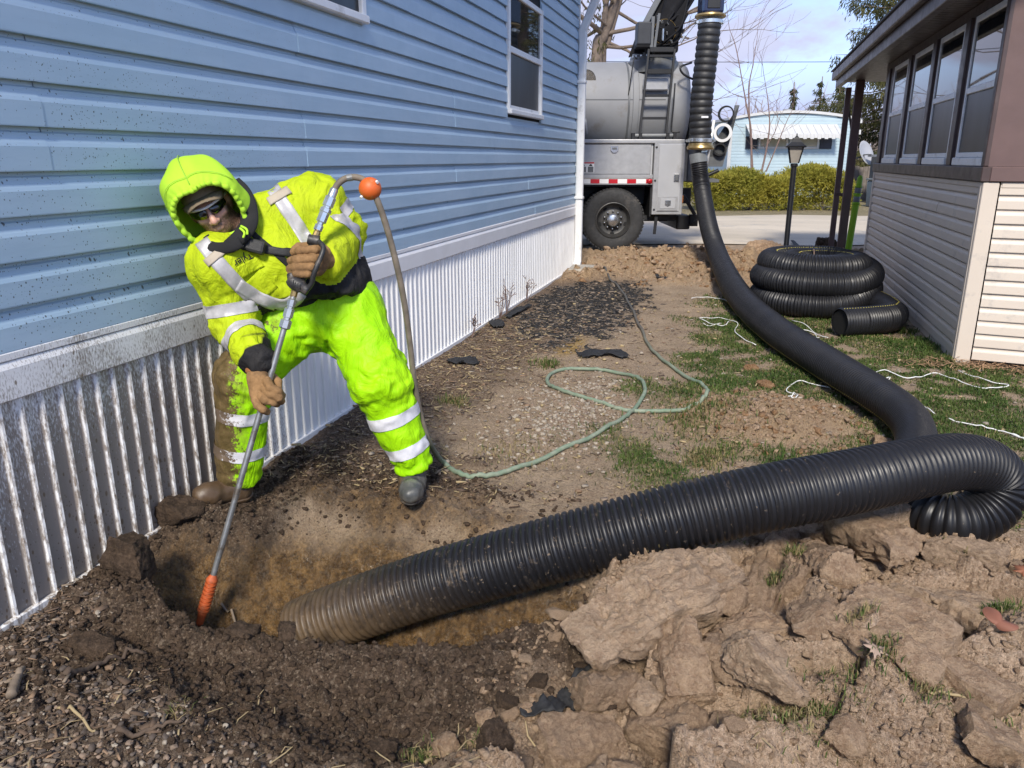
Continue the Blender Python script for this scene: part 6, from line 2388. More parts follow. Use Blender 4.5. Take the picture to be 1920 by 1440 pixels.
mk('cuff', MB().tube([LWR + wd * k for k in (-.01, .02, .05, .062)], [.050, .049, .044, .040], 24, caps=True), M['cuff'], g1, smooth=40)
# his right hand round the lance
F2 = [[((-1.752, 2.555, 0.707), 0.0187), ((-1.716, 2.527, 0.687), 0.0193), ((-1.692, 2.535, 0.674), 0.0182), ((-1.696, 2.564, 0.647), 0.0165)],
      [((-1.762, 2.543, 0.679), 0.0187), ((-1.714, 2.520, 0.663), 0.0187), ((-1.688, 2.529, 0.650), 0.0176), ((-1.696, 2.557, 0.627), 0.0160)],
      [((-1.776, 2.532, 0.654), 0.0182), ((-1.733, 2.508, 0.643), 0.0176), ((-1.706, 2.524, 0.632), 0.0171), ((-1.715, 2.554, 0.615), 0.0154)],
      [((-1.791, 2.523, 0.638), 0.0171), ((-1.767, 2.502, 0.620), 0.0165), ((-1.744, 2.504, 0.604), 0.0160), ((-1.742, 2.522, 0.590), 0.0149)],
      [((-1.803, 2.596, 0.714), 0.0198), ((-1.768, 2.624, 0.700), 0.0182), ((-1.742, 2.616, 0.686), 0.0165), ((-1.727, 2.594, 0.671), 0.0143)]]
PB = [((-1.802, 2.571, 0.721), (-1.796, 2.548, 0.657), .036, .032), ((-1.780, 2.568, 0.706), (-1.773, 2.551, 0.660), .027, .025), ((-1.810, 2.583, 0.748), (-1.806, 2.567, 0.708), .036, .036)]
gv, gf = surface(glove(F2, PB), npv((-1.761, 2.552, 0.672)) - .13, npv((-1.761, 2.552, 0.672)) + .13, .0036)
g2 = mk('glove', (gv, gf), M['leather'], man, smooth=True)
wd = (Vector((-1.803, 2.566, 0.704)) - RWR).normalized()
mk('cuff', MB().tube([RWR + wd * k for k in (-.015, .01, .035, .055)], [.050, .052, .049, .043], 24, caps=True), M['cuff'], g2, smooth=40)

# ================================================================ lance, trigger handle, hose
M['steel'] = mat("worn_steel_tube", (.36, .365, .36), .38, metal=.75, var=.18, vs=20, dirt=.25, dirtcol=(.16, .12, .08), ds=14)
M['rust'] = mat("orange_rusty_nozzle", (.42, .085, .022), .6, var=.3, vs=30, dirt=.3, dirtcol=(.10, .06, .035), ds=12)
M['gun'] = mat("black_plastic_grip", (.022, .022, .023), .5, var=.35, vs=30, dirt=.35, dirtcol=(.12, .10, .085), ds=22)
L0, L1 = Vector((-1.683, 2.690, 1.033)), Vector((-1.968, 2.307, -0.190))
lance = thing('water_lance', 'steel digging lance with black trigger grip and rusty orange nozzle', 'lance', L1)
mk('tube', MB().tube([L0, L0.lerp(L1, .35), L0.lerp(L1, .7), L1], .0122, 14), M['steel'], lance, smooth=30)
ld_ = (L1 - L0).normalized()


def lathe_on(a, d, prof, n=20):
    q = d.to_track_quat('Z', 'Y').to_matrix().to_4x4()
    return MB().lathe(prof, n, Matrix.Translation(a) @ q)


nz_prof = [(.012, -.02), (.018, -.01)]
for k in range(9):
    z = k * .016
    nz_prof += [(.0235, z), (.0235, z + .008), (.017, z + .009), (.017, z + .0155)]
nz_prof += [(.018, .145), (.014, .19), (.006, .20)]
mk('nozzle', lathe_on(L0.lerp(L1, .915), ld_, nz_prof, 22), M['rust'], lance, smooth=30)
mk('coupling', lathe_on(Vector((-1.687, 2.685, 1.016)), ld_, [(.013, 0), (.018, .004), (.018, .03), (.014, .032), (.014, .04), (.021, .042), (.021, .075), (.016, .078), (.016, .086), (.024, .09), (.024, .12), (.013, .126)], 8), M['zinc'], lance)
mk('brass_fitting', lathe_on(Vector((-1.679, 2.698, 1.055)), ld_, [(.010, 0), (.015, .006), (.015, .03), (.011, .045)], 8), M['brass'], lance)
gp = [Vector((-1.616, 2.783, 1.239)), Vector((-1.650, 2.744, 1.126)), Vector((-1.678, 2.704, 1.056))]
gr = mk('grip', MB().tube(bez(gp, 6), [.017] * 13, 14), M['gun'], lance, smooth=True)
mk('grip_head', MB().tube([(-1.643, 2.760, 1.245), (-1.604, 2.774, 1.234)], [.020, .024], 12).tube([(-1.627, 2.782, 1.248), (-1.630, 2.771, 1.215)], .020, 12), M['gun'], gr, smooth=30)
bl_ = MB().tube(bez([(-1.692, 2.700, 1.112), (-1.681, 2.690, 1.084), (-1.655, 2.692, 1.068), (-1.624, 2.700, 1.047)], 5), [.020] * 4 + [.028] * 8 + [.022] * 4, 14)
mk('grip_base', bl_, M['gun'], gr, smooth=True)
for k in range(4):
    a = Vector((-1.669, 2.681, 1.081)) + (Vector((-1.644, 2.684, 1.065)) - Vector((-1.669, 2.681, 1.081))) * (k / 3)
    mk('vent_slot', MB().bar(a - UPV * .008 - FWD * .012, a + UPV * .008 - FWD * .012, .004, .012), M['void'], gr)
mk('trigger_guard', MB().tube(bez([(-1.596, 2.760, 1.236), (-1.571, 2.746, 1.219), (-1.567, 2.728, 1.192), (-1.581, 2.704, 1.145), (-1.593, 2.696, 1.112), (-1.606, 2.698, 1.077), (-1.633, 2.692, 1.047)], 6), .0105, 10), M['gun'], gr, smooth=True)
hd_ = (Vector((-1.575, 2.867, 1.427)) - Vector((-1.627, 2.782, 1.248))).normalized()
mk('brass_fitting', lathe_on(Vector((-1.628, 2.779, 1.239)), hd_, [(.010, 0), (.0145, .004), (.0145, .035), (.011, .04)], 10), M['brass'], lance)
mk('coupling', lathe_on(Vector((-1.620, 2.794, 1.274)), hd_, [(.012, 0), (.018, .003), (.018, .024), (.013, .027), (.013, .036), (.021, .04), (.021, .078), (.024, .08), (.024, .095), (.018, .098), (.018, .105), (.023, .108), (.023, .145), (.016, .150)], 8), M['zinc'], lance)
mk('ferrule', lathe_on(Vector((-1.592, 2.839, 1.368)), hd_, [(.013, 0), (.0165, .003), (.0165, .02), (.0185, .022), (.0185, .026), (.0165, .028), (.0165, .072), (.0145, .076)], 16), M['zinc'], lance, smooth=30)

n = NT("grey_green_hose")
g = n.sep(n.t.nodes.new("ShaderNodeNewGeometry").outputs['Position'])
c = n.mix(n.ramp(n.noise(20, 4), .35, .7), (.125, .105, .078), (.20, .165, .125))
c2 = n.mix(n.ramp(n.noise(16, 5, .7), .4, .7), (.15, .215, .145), (.27, .29, .22))
c = n.mix(n.math('MULTIPLY', n.ramp(g[2], .35, .05), n.ramp(g[1], 7.2, 5.6)), c, c2)
c = n.mix(n.ramp(g[1], 6.2, 8.2), c, (.085, .082, .075))
M['waterhose'] = n.set(color=c, rough=.7, normal=n.bump(n.noise(160, 3), .3, .003))
hp_pts = [Vector((-1.579, 2.864, 1.419)), (-1.561, 2.880, 1.454), (-1.530, 2.896, 1.476), (-1.485, 2.909, 1.478), (-1.446, 2.924, 1.453), (-1.418, 2.926, 1.397), (-1.392, 2.946, 1.295), (-1.366, 2.972, 1.141), (-1.351, 3.003, 0.979), (-1.348, 3.042, 0.785), (-1.349, 3.075, 0.606), (-1.347, 3.129, 0.426), (-1.331, 3.192, 0.261), (-1.387, 3.504, 0.030), (-1.255, 3.415, 0.016), (-1.145, 3.418, 0.016), (-1.030, 3.553, 0.016), (-0.874, 3.849, 0.016), (-0.722, 4.138, 0.016), (-0.598, 4.552, 0.016), (-0.539, 4.948, 0.020), (-0.545, 5.170, 0.030), (-0.630, 5.435, 0.016), (-0.834, 5.621, 0.016), (-1.084, 5.646, 0.016), (-1.251, 5.516, 0.016), (-1.268, 5.295, 0.016), (-1.176, 5.077, 0.016), (-1.014, 4.925, 0.016), (-0.813, 4.822, 0.012), (-0.625, 4.735, 0.012), (-0.424, 4.757, 0.016), (-0.230, 4.848, 0.016), (-0.144, 4.978, 0.016), (-0.121, 5.158, 0.016), (-0.171, 5.383, 0.016), (-0.304, 5.650, 0.016), (-0.497, 6.037, 0.016), (-0.665, 6.520, 0.016), (-0.859, 7.338, 0.016), (-1.048, 8.203, 0.016), (-1.323, 9.322, 0.016), (-1.659, 10.370, 0.016), (-1.897, 10.891, 0.016)]
hpath = bez(hp_pts, 8)
for q in hpath:
    if q.z < .05:
        q.z += max(-.01, hz(q.x, q.y)) * (1 - max(0, q.z - .02) / .03)
wh = mk('water_hose', MB().tube(hpath, .0132, 12), M['waterhose'], smooth=True)
tag(wh, 'grey green water hose arching from the lance and looping over the ground', 'hose')
M['orange'] = mat("scuffed_orange_float", (.62, .115, .018), .5, var=.12, dirt=.3, dirtcol=(.36, .22, .12), ds=24)
fb = mk('float_ball', MB().ball((-1.442, 2.922, 1.435), .0455, 28, 18), M['orange'], wh, smooth=True, local=True)
for a, b in (((-1.405, 2.907, 1.464), (-1.398, 2.902, 1.460)), ((-1.457, 2.874, 1.407), (-1.458, 2.867, 1.401))):
    mk('ball_rivet', MB().tube([a, b], .006, 8), M['whitetape'], fb, local=True)
mk('splice_tape', MB().tube([(-1.528, 2.896, 1.477), (-1.508, 2.903, 1.480)], .0142, 12), M['tape'], wh, local=True)

# ================================================================ broken clay, clods, litter, grass, string
def soil_mat(name, a, b, c, sp=.25, bump=.8):
    n = NT(name)
    f2 = n.noise(19, 7, .7)
    f3 = n.noise(85, 6, .72)
    col = n.mix(n.ramp(f2, .40, .62), a, b)
    col = n.mix(n.ramp(f3, .48, .75), col, c)
    nb = n.bump(f2, .8, .05)
    return n.set(color=col, rough=.9, spec=sp, normal=n.bump(f3, bump, .025, nb))


M['clay'] = soil_mat("dry_broken_clay", (.30, .195, .122), (.47, .33, .215), (.55, .40, .275))
M['claypale'] = soil_mat("pale_dry_clay", (.36, .245, .16), (.53, .38, .255), (.58, .44, .31))
M['clod'] = soil_mat("dark_damp_clod", (.052, .034, .022), (.115, .076, .050), (.16, .11, .074))
M['orangeclay'] = soil_mat("orange_clay_lump", (.24, .13, .06), (.36, .21, .11), (.42, .28, .17))


def rock_arrays(size, seed, n=9, block=.55, rough=.10, cuts=5):
    """a lump of broken earth: blocky, planed off where it split, rough all over"""
    r = np.random.default_rng(seed)
    g = np.linspace(-1, 1, n)
    vs, fs = [], []
    for ax in range(3):
        for sg in (-1, 1):
            u, w = np.meshgrid(g, g, indexing='ij')
            p = np.zeros((n * n, 3))
            p[:, ax] = sg
            p[:, (ax + 1) % 3] = u.ravel()
            p[:, (ax + 2) % 3] = w.ravel()
            o = len(vs) * n * n
            idx = np.arange(n * n).reshape(n, n) + o
            q = np.stack([idx[:-1, :-1], idx[1:, :-1], idx[1:, 1:], idx[:-1, 1:]], -1).reshape(-1, 4)
            fs.append(q if sg > 0 else q[:, ::-1])
            vs.append(p)
    P = np.concatenate(vs)
    F = np.concatenate(fs)
    key = np.round(P * 1000).astype(int)
    _, first, inv = np.unique(key, axis=0, return_index=True, return_inverse=True)
    inv = inv.ravel()
    P = P[first]
    F = inv[F]
    sph = P / np.linalg.norm(P, axis=1)[:, None]
    P = P * block + sph * (1 - block) * 1.15
    for k in range(cuts):
        d = r.normal(size=3)
        d /= np.linalg.norm(d)
        s = P @ d
        lim = r.uniform(.55, .85)
        P = P - np.outer(np.clip(s - lim, 0, None), d) * .95
    s3 = np.array(size) / 2
    Q = P * s3
    off = r.uniform(0, 50, 3)
    m = float(np.mean(s3))
    nrm = sph / s3
    nrm /= np.linalg.norm(nrm, axis=1)[:, None]
    amp = rough * m
    Q = Q + nrm * (amp * fbm(Q / m + off, .9, 3) + amp * .55 * fbm(Q / m + off, 3.2, 3, ridge=True) + amp * .30 * pnoise(Q / m * 9 + off) + amp * .16 * pnoise(Q / m * 21 + off))[:, None]
    return Q, F


def lump(name, a, b, w, t, label, cat, m, seed, lift=0., roll=0., group=None, n=None, block=.6, rough=.11, cuts=5):
    """laid between two ground points"""
    a, b = Vector(a), Vector(b)
    c = (a + b) / 2
    d = b - a
    L = d.length
    z = hz(c.x, c.y)
    v, f = rock_arrays((L, w, t), seed, n or (20 if L > .2 else 12), block, rough, cuts)
    slope = math.atan2(hz(b.x, b.y) - hz(a.x, a.y) + (b.z - a.z), max(.05, V(d.x, d.y, 0).length))
    Mx = Matrix.Translation((c.x, c.y, z + t * .22 + lift)) @ Matrix.Rotation(math.atan2(d.y, d.x), 4, 'Z') @ Matrix.Rotation(-slope, 4, 'Y') @ Matrix.Rotation(roll, 4, 'X')
    v = v @ np.array(Mx.to_3x3()).T
    me = new_mesh(name, v, f)
    o = mk(name, me, m, smooth=38)
    o.location = Mx.translation
    tag(o, label, cat, group)
    return o


S_ = [
    ((-0.348, 2.013, 0.130), (0.021, 2.483, 0.130), .19, .115, 'largest long clay slab with a grassy edge propped over smaller clods', 'claypale', .06, .26),
    ((-0.310, 2.693, 0.070), (0.044, 2.848, 0.070), .17, .11, 'square ended clay slab lying directly under the black hose', 'claypale', -.01, .1),
    ((0.254, 3.097, 0.085), (0.183, 2.376, 0.085), .19, .11, 'upright rectangular clay slab below the middle of the lifted hose', 'clay', .0, .0),
    ((0.377, 2.921, 0.085), (0.376, 2.532, 0.085), .14, .12, 'narrow clay slab with a grass fringe beside the upright slab', 'clay', .01, .1),
    ((0.518, 3.198, 0.085), (0.701, 2.835, 0.085), .18, .12, 'long split clay slab pointing at the hose loop', 'clay', .0, -.12),
    ((0.767, 2.751, 0.085), (0.973, 2.543, 0.085), .24, .07, 'flat pale clay slab with a curled brown leaf on its edge', 'claypale', .0, -.1),
    ((0.853, 2.994, 0.085), (1.081, 2.918, 0.085), .16, .06, 'thin clay slab just below the bottom of the hose loop', 'clay', .0, .0),
    ((0.411, 2.277, 0.085), (0.630, 2.152, 0.085), .24, .09, 'broad flat clay slab with crumbs in the middle of the heap', 'clay', .0, .06),
    ((0.257, 2.255, 0.085), (0.404, 2.270, 0.085), .17, .11, 'rounded clay slab beside the broad flat slab', 'clay', .0, .1),
    ((0.027, 2.236, 0.085), (0.244, 2.322, 0.085), .17, .10, 'clay slab topped with a mat of grass', 'clay', .0, .05),
    ((0.091, 2.113, 0.085), (0.208, 1.901, 0.085), .13, .10, 'smooth faced clay slab leaning below the grassy slab', 'claypale', .02, -.45),
    ((-0.106, 2.122, 0.085), (-0.024, 1.929, 0.085), .13, .11, 'brown clay slab tucked under the propped slab', 'clay', .0, .1),
    ((-0.081, 1.714, 0.085), (0.021, 1.747, 0.085), .17, .10, 'grey brown block of clay at the lower edge of the heap', 'clay', .0, .0),
    ((-0.238, 1.629, 0.085), (-0.134, 1.671, 0.085), .10, .08, 'brick shaped clay block next to the black fabric strip', 'clay', .0, .0),
    ((-0.231, 1.945, 0.085), (-0.115, 1.870, 0.085), .10, .08, 'crumbly pale clay lump below the end of the propped slab', 'claypale', .0, .0),
    ((-0.023, 1.874, 0.085), (0.055, 1.827, 0.085), .10, .08, 'dark knobbly clay lump between two dry slabs', 'clod', .0, .0),
    ((0.525, 2.453, 0.085), (0.730, 2.457, 0.085), .15, .09, 'wide crumbled clay slab behind the broad flat slab', 'clay', .0, .0),
    ((0.506, 2.121, 0.085), (0.621, 2.061, 0.085), .11, .08, 'small clay slab above the pale maple leaf', 'clay', .0, .0),
    ((0.683, 2.173, 0.085), (0.793, 2.078, 0.085), .14, .09, 'jagged clay slab beside the rust red leaf', 'clay', .0, .0),
    ((0.656, 1.933, 0.085), (0.771, 1.909, 0.085), .13, .08, 'low clay slab in the corner of the heap by a straw stem', 'clay', .0, .0),
    ((0.311, 1.864, 0.085), (0.411, 1.833, 0.085), .12, .08, 'clay block with dry grass at its foot beneath the maple leaf', 'clay', .0, .0),
    ((-0.578, 1.680, 0.085), (-0.494, 1.626, 0.085), .09, .08, 'upright block of brown earth at the end of the black fabric strip', 'clod', .01, .0),
    ((-0.707, 1.671, 0.085), (-0.643, 1.646, 0.085), .06, .06, 'orange brown stone like clod in the trench bottom', 'clay', .0, .0),
    ((-0.884, 1.611, 0.085), (-0.810, 1.619, 0.085), .07, .05, 'dark red brown clod in the trench by a grass tuft', 'clod', .0, .0),
    ((-0.498, 1.806, 0.085), (-0.451, 1.791, 0.085), .05, .045, 'small pale clod on the trench slope above the fabric strip', 'clay', .0, .0),
    ((-0.620, 1.771, 0.085), (-0.571, 1.743, 0.085), .05, .045, 'small round clod on the trench slope near the dry straw', 'clay', .0, .0),
]
for i, (a, b, w, t, lab, m_, lf, ro) in enumerate(S_):
    big = w > .12
    lump('clay_chunk' if big else 'clay_clod', Vector(a) + (Vector(a) - Vector(b)) * (.08 if big else 0), Vector(b) + (Vector(b) - Vector(a)) * (.08 if big else 0), w * (1.22 if big else 1), t * 1.1, lab, 'clay chunk' if big else 'clod', M[m_], 100 + i, lf, ro, 'broken clay slabs heaped beside the pit', block=.74 if big else .5, n=30 if i < 2 else None, rough=.15)
K_ = [
    ((-2.334, 2.521, 0.000), (-2.140, 2.525, 0.000), .14, .13, 'dark muddy clod against the skirting by the mud coated boot', 'clod'),
    ((-2.195, 2.079, 0.000), (-2.016, 2.111, 0.000), .15, .13, 'dark muddy clod on the left lip of the pit by the nozzle', 'clod'),
    ((-2.037, 1.754, 0.000), (-1.885, 1.767, 0.000), .11, .08, 'dark lump beside a hollow in the pit edge', 'clod'),
    ((-1.594, 1.946, 0.000), (-1.479, 1.963, 0.000), .08, .06, 'crumbly dark clod on the front lip of the pit below the nozzle', 'clod'),
    ((-1.387, 1.948, 0.000), (-1.315, 1.963, 0.000), .06, .05, 'small dark clod on the pit lip under the hose end', 'clod'),
    ((0.118, 6.040, 0.000), (0.244, 6.043, 0.000), .10, .05, 'orange clay lump lying on the grass next to the hose', 'orangeclay'),
    ((0.198, 5.505, 0.000), (0.331, 5.516, 0.000), .10, .05, 'flat orange clay lump on the bare patch near the white string', 'orangeclay'),
    ((0.178, 3.870, 0.000), (0.289, 3.796, 0.000), .08, .05, 'orange brown clay flake beyond the lifted hose', 'orangeclay'),
    ((0.184, 13.304, 0.000), (0.617, 13.811, 0.000), .42, .28, 'brown heap of clay between the coil and the lamp post', 'clay'),
    ((1.261, 14.654, 0.000), (1.631, 14.676, 0.000), .30, .30, 'rounded brown clod beyond the coil at the foot of the porch posts', 'clod'),
    ((0.809, 4.466, 0.000), (0.895, 4.456, 0.000), .10, .08, 'brown clod tucked against the bend of the hose', 'clay'),
]
for i, (a, b, w, t, lab, m_) in enumerate(K_):
    lump('clay_clod', a, b, w, t, lab, 'clod', M[m_], 300 + i, 0, 0, block=.45, rough=.18)

# more slabs of the same break-up, half sunk in the heap
rs_ = random.Random(91)
sl_protos = []
for k in range(9):
    v, f = rock_arrays((1, rs_.uniform(.55, .85), rs_.uniform(.34, .5)), 700 + k, 17, .74, .16, 6)
    me = new_mesh('clay_chunk', v, f)
    me.materials.append(M['claypale' if k % 3 == 2 else 'clay'])
    me.polygons.foreach_set("use_smooth", [True] * len(me.polygons))
    me.set_sharp_from_angle(angle=R(38))
    sl_protos.append(me)
nsl = 0
sunk = []
used_ = []
for _ in range(4000):
    if nsl >= 58:
        break
    x, y = rs_.uniform(-.45, 1.6), rs_.uniform(1.2, 3.2)
    z_ = zones(np.array([x]), np.array([y]))
    dep, t_, ins = pit(np.array([x]), np.array([y]))
    if z_['clay'][0] < .75 or dep[0] > .02 or any((x - a) ** 2 + (y - b) ** 2 < .15 ** 2 for a, b in used_):
        continue
    used_.append((x, y))
    s_ = rs_.uniform(.13, .25)
    o = bpy.data.objects.new('clay_chunk', sl_protos[nsl % 9])
    COL.objects.link(o)
    o.location = (x, y, hz(x, y) + s_ * .03)
    o.scale = (s_, s_ * rs_.uniform(.85, 1.15), s_ * rs_.uniform(.9, 1.2))
    o.rotation_euler = (rs_.gauss(0, .22), rs_.gauss(0, .22), rs_.uniform(0, 6.3))
    o['pale'] = (nsl % 9) % 3 == 2
    sunk.append(o)
    nsl += 1
MARKS = [('the pale maple leaf', (0.468, 2.145, 0.000)), ('the black fabric strip', (-0.390, 1.842, 0.000)), ('the rust red leaf', (0.819, 2.301, 0.000)), ('the propped slab', (-0.186, 2.421, 0.000)), ('the grassy slab', (0.143, 2.417, 0.000)),
         ('the bottom of the hose loop', (1.023, 3.392, 0.000)), ('the golden curled leaf', (0.855, 3.058, 0.000)), ('the upright slab', (0.229, 2.843, 0.000)), ('the broad flat slab', (0.552, 2.357, 0.000)), ('the dark knobbly lump', (0.018, 1.960, 0.000)), ('the straw stem in the corner', (0.677, 2.030, 0.000))]
ORD = 'first second third fourth fifth sixth seventh eighth ninth tenth eleventh twelfth thirteenth fourteenth fifteenth sixteenth'.split()
near_ = {}
for o in sunk:
    k = min(MARKS, key=lambda m_: (Vector(m_[1]).xy - o.location.xy).length)
    near_.setdefault(k[0], []).append(((Vector(k[1]).xy - o.location.xy).length, o))
for k, L_ in near_.items():
    for i, (_, o) in enumerate(sorted(L_, key=lambda t: t[0])):
        pale = bool(o['pale'])
        del o['pale']
        tag(o, f"{'pale' if pale else 'brown'} half sunk clay chunk, {ORD[min(i, 15)]} one out from {k}", 'clay chunk', 'half sunk slabs of the clay heap')

# loose clods over the heap, each its own thing
protos = []
for k in range(10):
    v, f = rock_arrays((1, RNG.uniform(.7, 1), RNG.uniform(.5, .75)), 500 + k, 7, .5, .20, 6)
    me = new_mesh('clay_clod', v, f)
    me.materials.append(M[('clay', 'clay', 'claypale', 'clay', 'clod')[k % 5]])
    me.polygons.foreach_set("use_smooth", [True] * len(me.polygons))
    me.set_sharp_from_angle(angle=R(42))
    protos.append(me)
rk = random.Random(44)
cnt = 0
tries = 0
while cnt < 150 and tries < 5000:
    tries += 1
    x, y = rk.uniform(-.7, 1.5), rk.uniform(1.15, 3.35)
    dep, t_, ins = pit(np.array([x]), np.array([y]))
    z_ = zones(np.array([x]), np.array([y]))
    if z_['clay'][0] < .4 or dep[0] > .05:
        continue
    s_ = .028 + .05 * rk.random() ** 2.2
    o = bpy.data.objects.new('clay_clod', protos[rk.randrange(10)])
    COL.objects.link(o)
    o.location = (x, y, hz(x, y) + s_ * .16)
    o.scale = (s_ * rk.uniform(.8, 1.4), s_, s_ * rk.uniform(.7, 1.1))
    o.rotation_euler = (rk.uniform(-.5, .5), rk.uniform(-.5, .5), rk.uniform(0, 6.3))
    tag(o, 'loose fist sized brown clay clod lying among the broken slabs', 'clod', 'loose clods on the clay heap')
    cnt += 1


# ---- things nobody could count
def scatter(name, pts, sizes, tmpl, mats, flat=None, yaw=None, tiltamp=.5, mat_ids=None):
    """copies of small templates (list of (v, f)) at points, in one mesh"""
    N = len(pts)
    which = RNG.integers(0, len(tmpl), N)
    VV, FF, MI = [], [], []
    off = 0
    for k, (tv_, tf_) in enumerate(tmpl):
        I = np.where(which == k)[0]
        if not len(I):
            continue
        a = RNG.uniform(0, 2 * np.pi, len(I)) if yaw is None else yaw[I]
        tx = RNG.normal(size=len(I)) * tiltamp
        ca, sa, ct, st_ = np.cos(a), np.sin(a), np.cos(tx), np.sin(tx)
        Rm = np.zeros((len(I), 3, 3))
        Rm[:, 0, 0], Rm[:, 0, 1], Rm[:, 0, 2] = ca, -sa * ct, sa * st_
        Rm[:, 1, 0], Rm[:, 1, 1], Rm[:, 1, 2] = sa, ca * ct, -ca * st_
        Rm[:, 2, 1], Rm[:, 2, 2] = st_, ct
        w = np.einsum('nij,vj->nvi', Rm, tv_) * sizes[I][:, None, None] + pts[I][:, None, :]
        m = len(tv_)
        VV.append(w.reshape(-1, 3))
        FF.append((tf_[None] + (np.arange(len(I)) * m)[:, None, None] + off).reshape(-1, tf_.shape[1]))
        mi = RNG.integers(0, len(mats), len(I)) if mat_ids is None else mat_ids[I]
        MI.append(np.repeat(mi, len(tf_)))
        off += len(I) * m
    me = new_mesh(name, np.concatenate(VV), np.concatenate(FF))
    for m in mats:
        me.materials.append(m)
    me.polygons.foreach_set("material_index", np.concatenate(MI).astype(np.int32))
    me.update()
    o = mk(name, me)
    tag(o, kind='stuff')
    return o


def rnd_ground(n, xr, yr, keep):
    x = RNG.uniform(*xr, n)
    y = RNG.uniform(*yr, n)
    Z_ = zones(x, y)
    dep, t, ins = pit(x, y)
    k = keep(x, y, Z_, dep) > RNG.uniform(0, 1, n)
    x, y = x[k], y[k]
    return np.stack([x, y, height(x, y)], 1)


def pebble(seed, n=4, sq=.6):
    v, f = rock_arrays((1, .8, sq), seed, n, .35, .16, 4)
    return v, f


def chip(w, t, bend=0.):
    v = np.array([(-.5, -w, -t), (.5, -w * .6, -t), (.5, w * .7, -t), (-.5, w, -t), (-.5, -w, t), (.5, -w * .6, t + bend), (.5, w * .7, t + bend), (-.5, w, t)], float)
    f = np.array([(3, 2, 1, 0), (4, 5, 6, 7), (0, 1, 5, 4), (1, 2, 6, 5), (2, 3, 7, 6), (3, 0, 4, 7)])
    return v, f


M['stoneA'] = mat("pale_pebble", (.30, .255, .20), .8, var=.35, vs=30)
M['stoneB'] = mat("brown_pebble", (.20, .145, .105), .85, var=.35, vs=30)
M['stoneC'] = mat("dark_pebble", (.085, .065, .052), .85, var=.35, vs=30)
M['chipA'] = mat("brown_bark_chip", (.10, .066, .044), .9, var=.4, vs=20)
M['chipB'] = mat("weathered_wood_chip", (.20, .155, .115), .9, var=.3, vs=20)
M['chipC'] = mat("black_chip", (.022, .021, .021), .85, var=.4, vs=20)
M['straw'] = mat("dry_straw", (.34, .26, .14), .8, var=.25, vs=12)
M['deadleaf'] = mat("dead_leaf", (.20, .13, .08), .8, var=.35, vs=12)

# crumbs of earth everywhere it has been turned
pts = rnd_ground(60000, (-2.28, 1.5), (1.1, 3.5), lambda x, y, Z_, d: np.clip(.75 * np.maximum(Z_['mud'] * (1 - Z_['wet']), .55 * Z_['clay']) + .1, 0, 1) * (d < .12) * (y < 3.35))
pts = pts[:22000]
sz = .004 + .024 * RNG.uniform(0, 1, len(pts)) ** 4
cl_ = zones(pts[:, 0], pts[:, 1])['clay']
ids = np.where(RNG.uniform(0, 1, len(pts)) < cl_, RNG.integers(0, 2, len(pts)), 2)
scatter('soil_crumbs', pts + np.array([0, 0, .002]), sz, [rock_arrays((1, .75, .55), 900 + k, 3, .85, .45, 7) for k in range(8)], [M['clay'], M['claypale'], M['clod']], mat_ids=ids)
pts = rnd_ground(9000, (-.9, 1.5), (3.9, 5.6), lambda x, y, Z_, d: Z_['spoil'])
ptf = rnd_ground(9000, (-2.2, 1.2), (9.5, 14), lambda x, y, Z_, d: Z_['spoil'] * .6)
pts = np.concatenate([pts, ptf])
scatter('soil_crumbs', pts, np.where(pts[:, 1] > 8, .015 + .09 * RNG.uniform(0, 1, len(pts)) ** 5, .006 + .04 * RNG.uniform(0, 1, len(pts)) ** 4), [rock_arrays((1, .75, .55), 920 + k, 3, .85, .4, 7) for k in range(6)], [M['clay'], M['claypale'], M['orangeclay'], M['clay']])
# pebbles, bark and leaf litter along the bottom and by the skirting
pts = rnd_ground(30000, (-2.3, .6), (.95, 2.2), lambda x, y, Z_, d: Z_['chips'] * .9 * (d < .03))[:6500]
scatter('gravel', pts + np.array([0, 0, .003]), .005 + .017 * RNG.uniform(0, 1, len(pts)) ** 2.6, [pebble(940 + k, 4, .6) for k in range(7)], [M['stoneA'], M['stoneB'], M['stoneC'], M['stoneB'], M['stoneC'], M['stoneC'], M['stoneB'], M['stoneC']])
chips = [chip(.10, .03), chip(.16, .03, .05), chip(.07, .04), chip(.22, .02, .1)]
pts = rnd_ground(16000, (-2.3, .2), (.95, 2.1), lambda x, y, Z_, d: Z_['chips'] * np.clip(.15 + .9 * sstep(-.9, -1.9, x), 0, 1) * (d < .03))[:2200]
scatter('mulch', pts + np.array([0, 0, .006]), .012 + .042 * RNG.uniform(0, 1, len(pts)) ** 2.5, chips, [M['chipA'], M['chipB'], M['chipA'], M['deadleaf']], tiltamp=.35)
pts = rnd_ground(40000, (-2.28, .2), (3.1, 8.5), lambda x, y, Z_, d: np.clip(Z_['mulch'] * .75 + .55 * Z_['mud'] * (y > 3.1) + .06, 0, 1) * sstep(8.5, 6.5, y))[:9500]
scatter('leaf_litter', pts + np.array([0, 0, .005]), .010 + .045 * RNG.uniform(0, 1, len(pts)) ** 3, chips, [M['chipA'], M['chipB'], M['deadleaf'], M['chipA'], M['straw']], tiltamp=.35)
pts = rnd_ground(26000, (-2.25, -.3), (5.8, 11), lambda x, y, Z_, d: Z_['black'])[:8000]
scatter('black_bark_chips', pts + np.array([0, 0, .006]), .02 + .05 * RNG.uniform(0, 1, len(pts)) ** 2, chips, [M['chipC'], M['chipC'], M['chipC'], M['chipB']], tiltamp=.35)
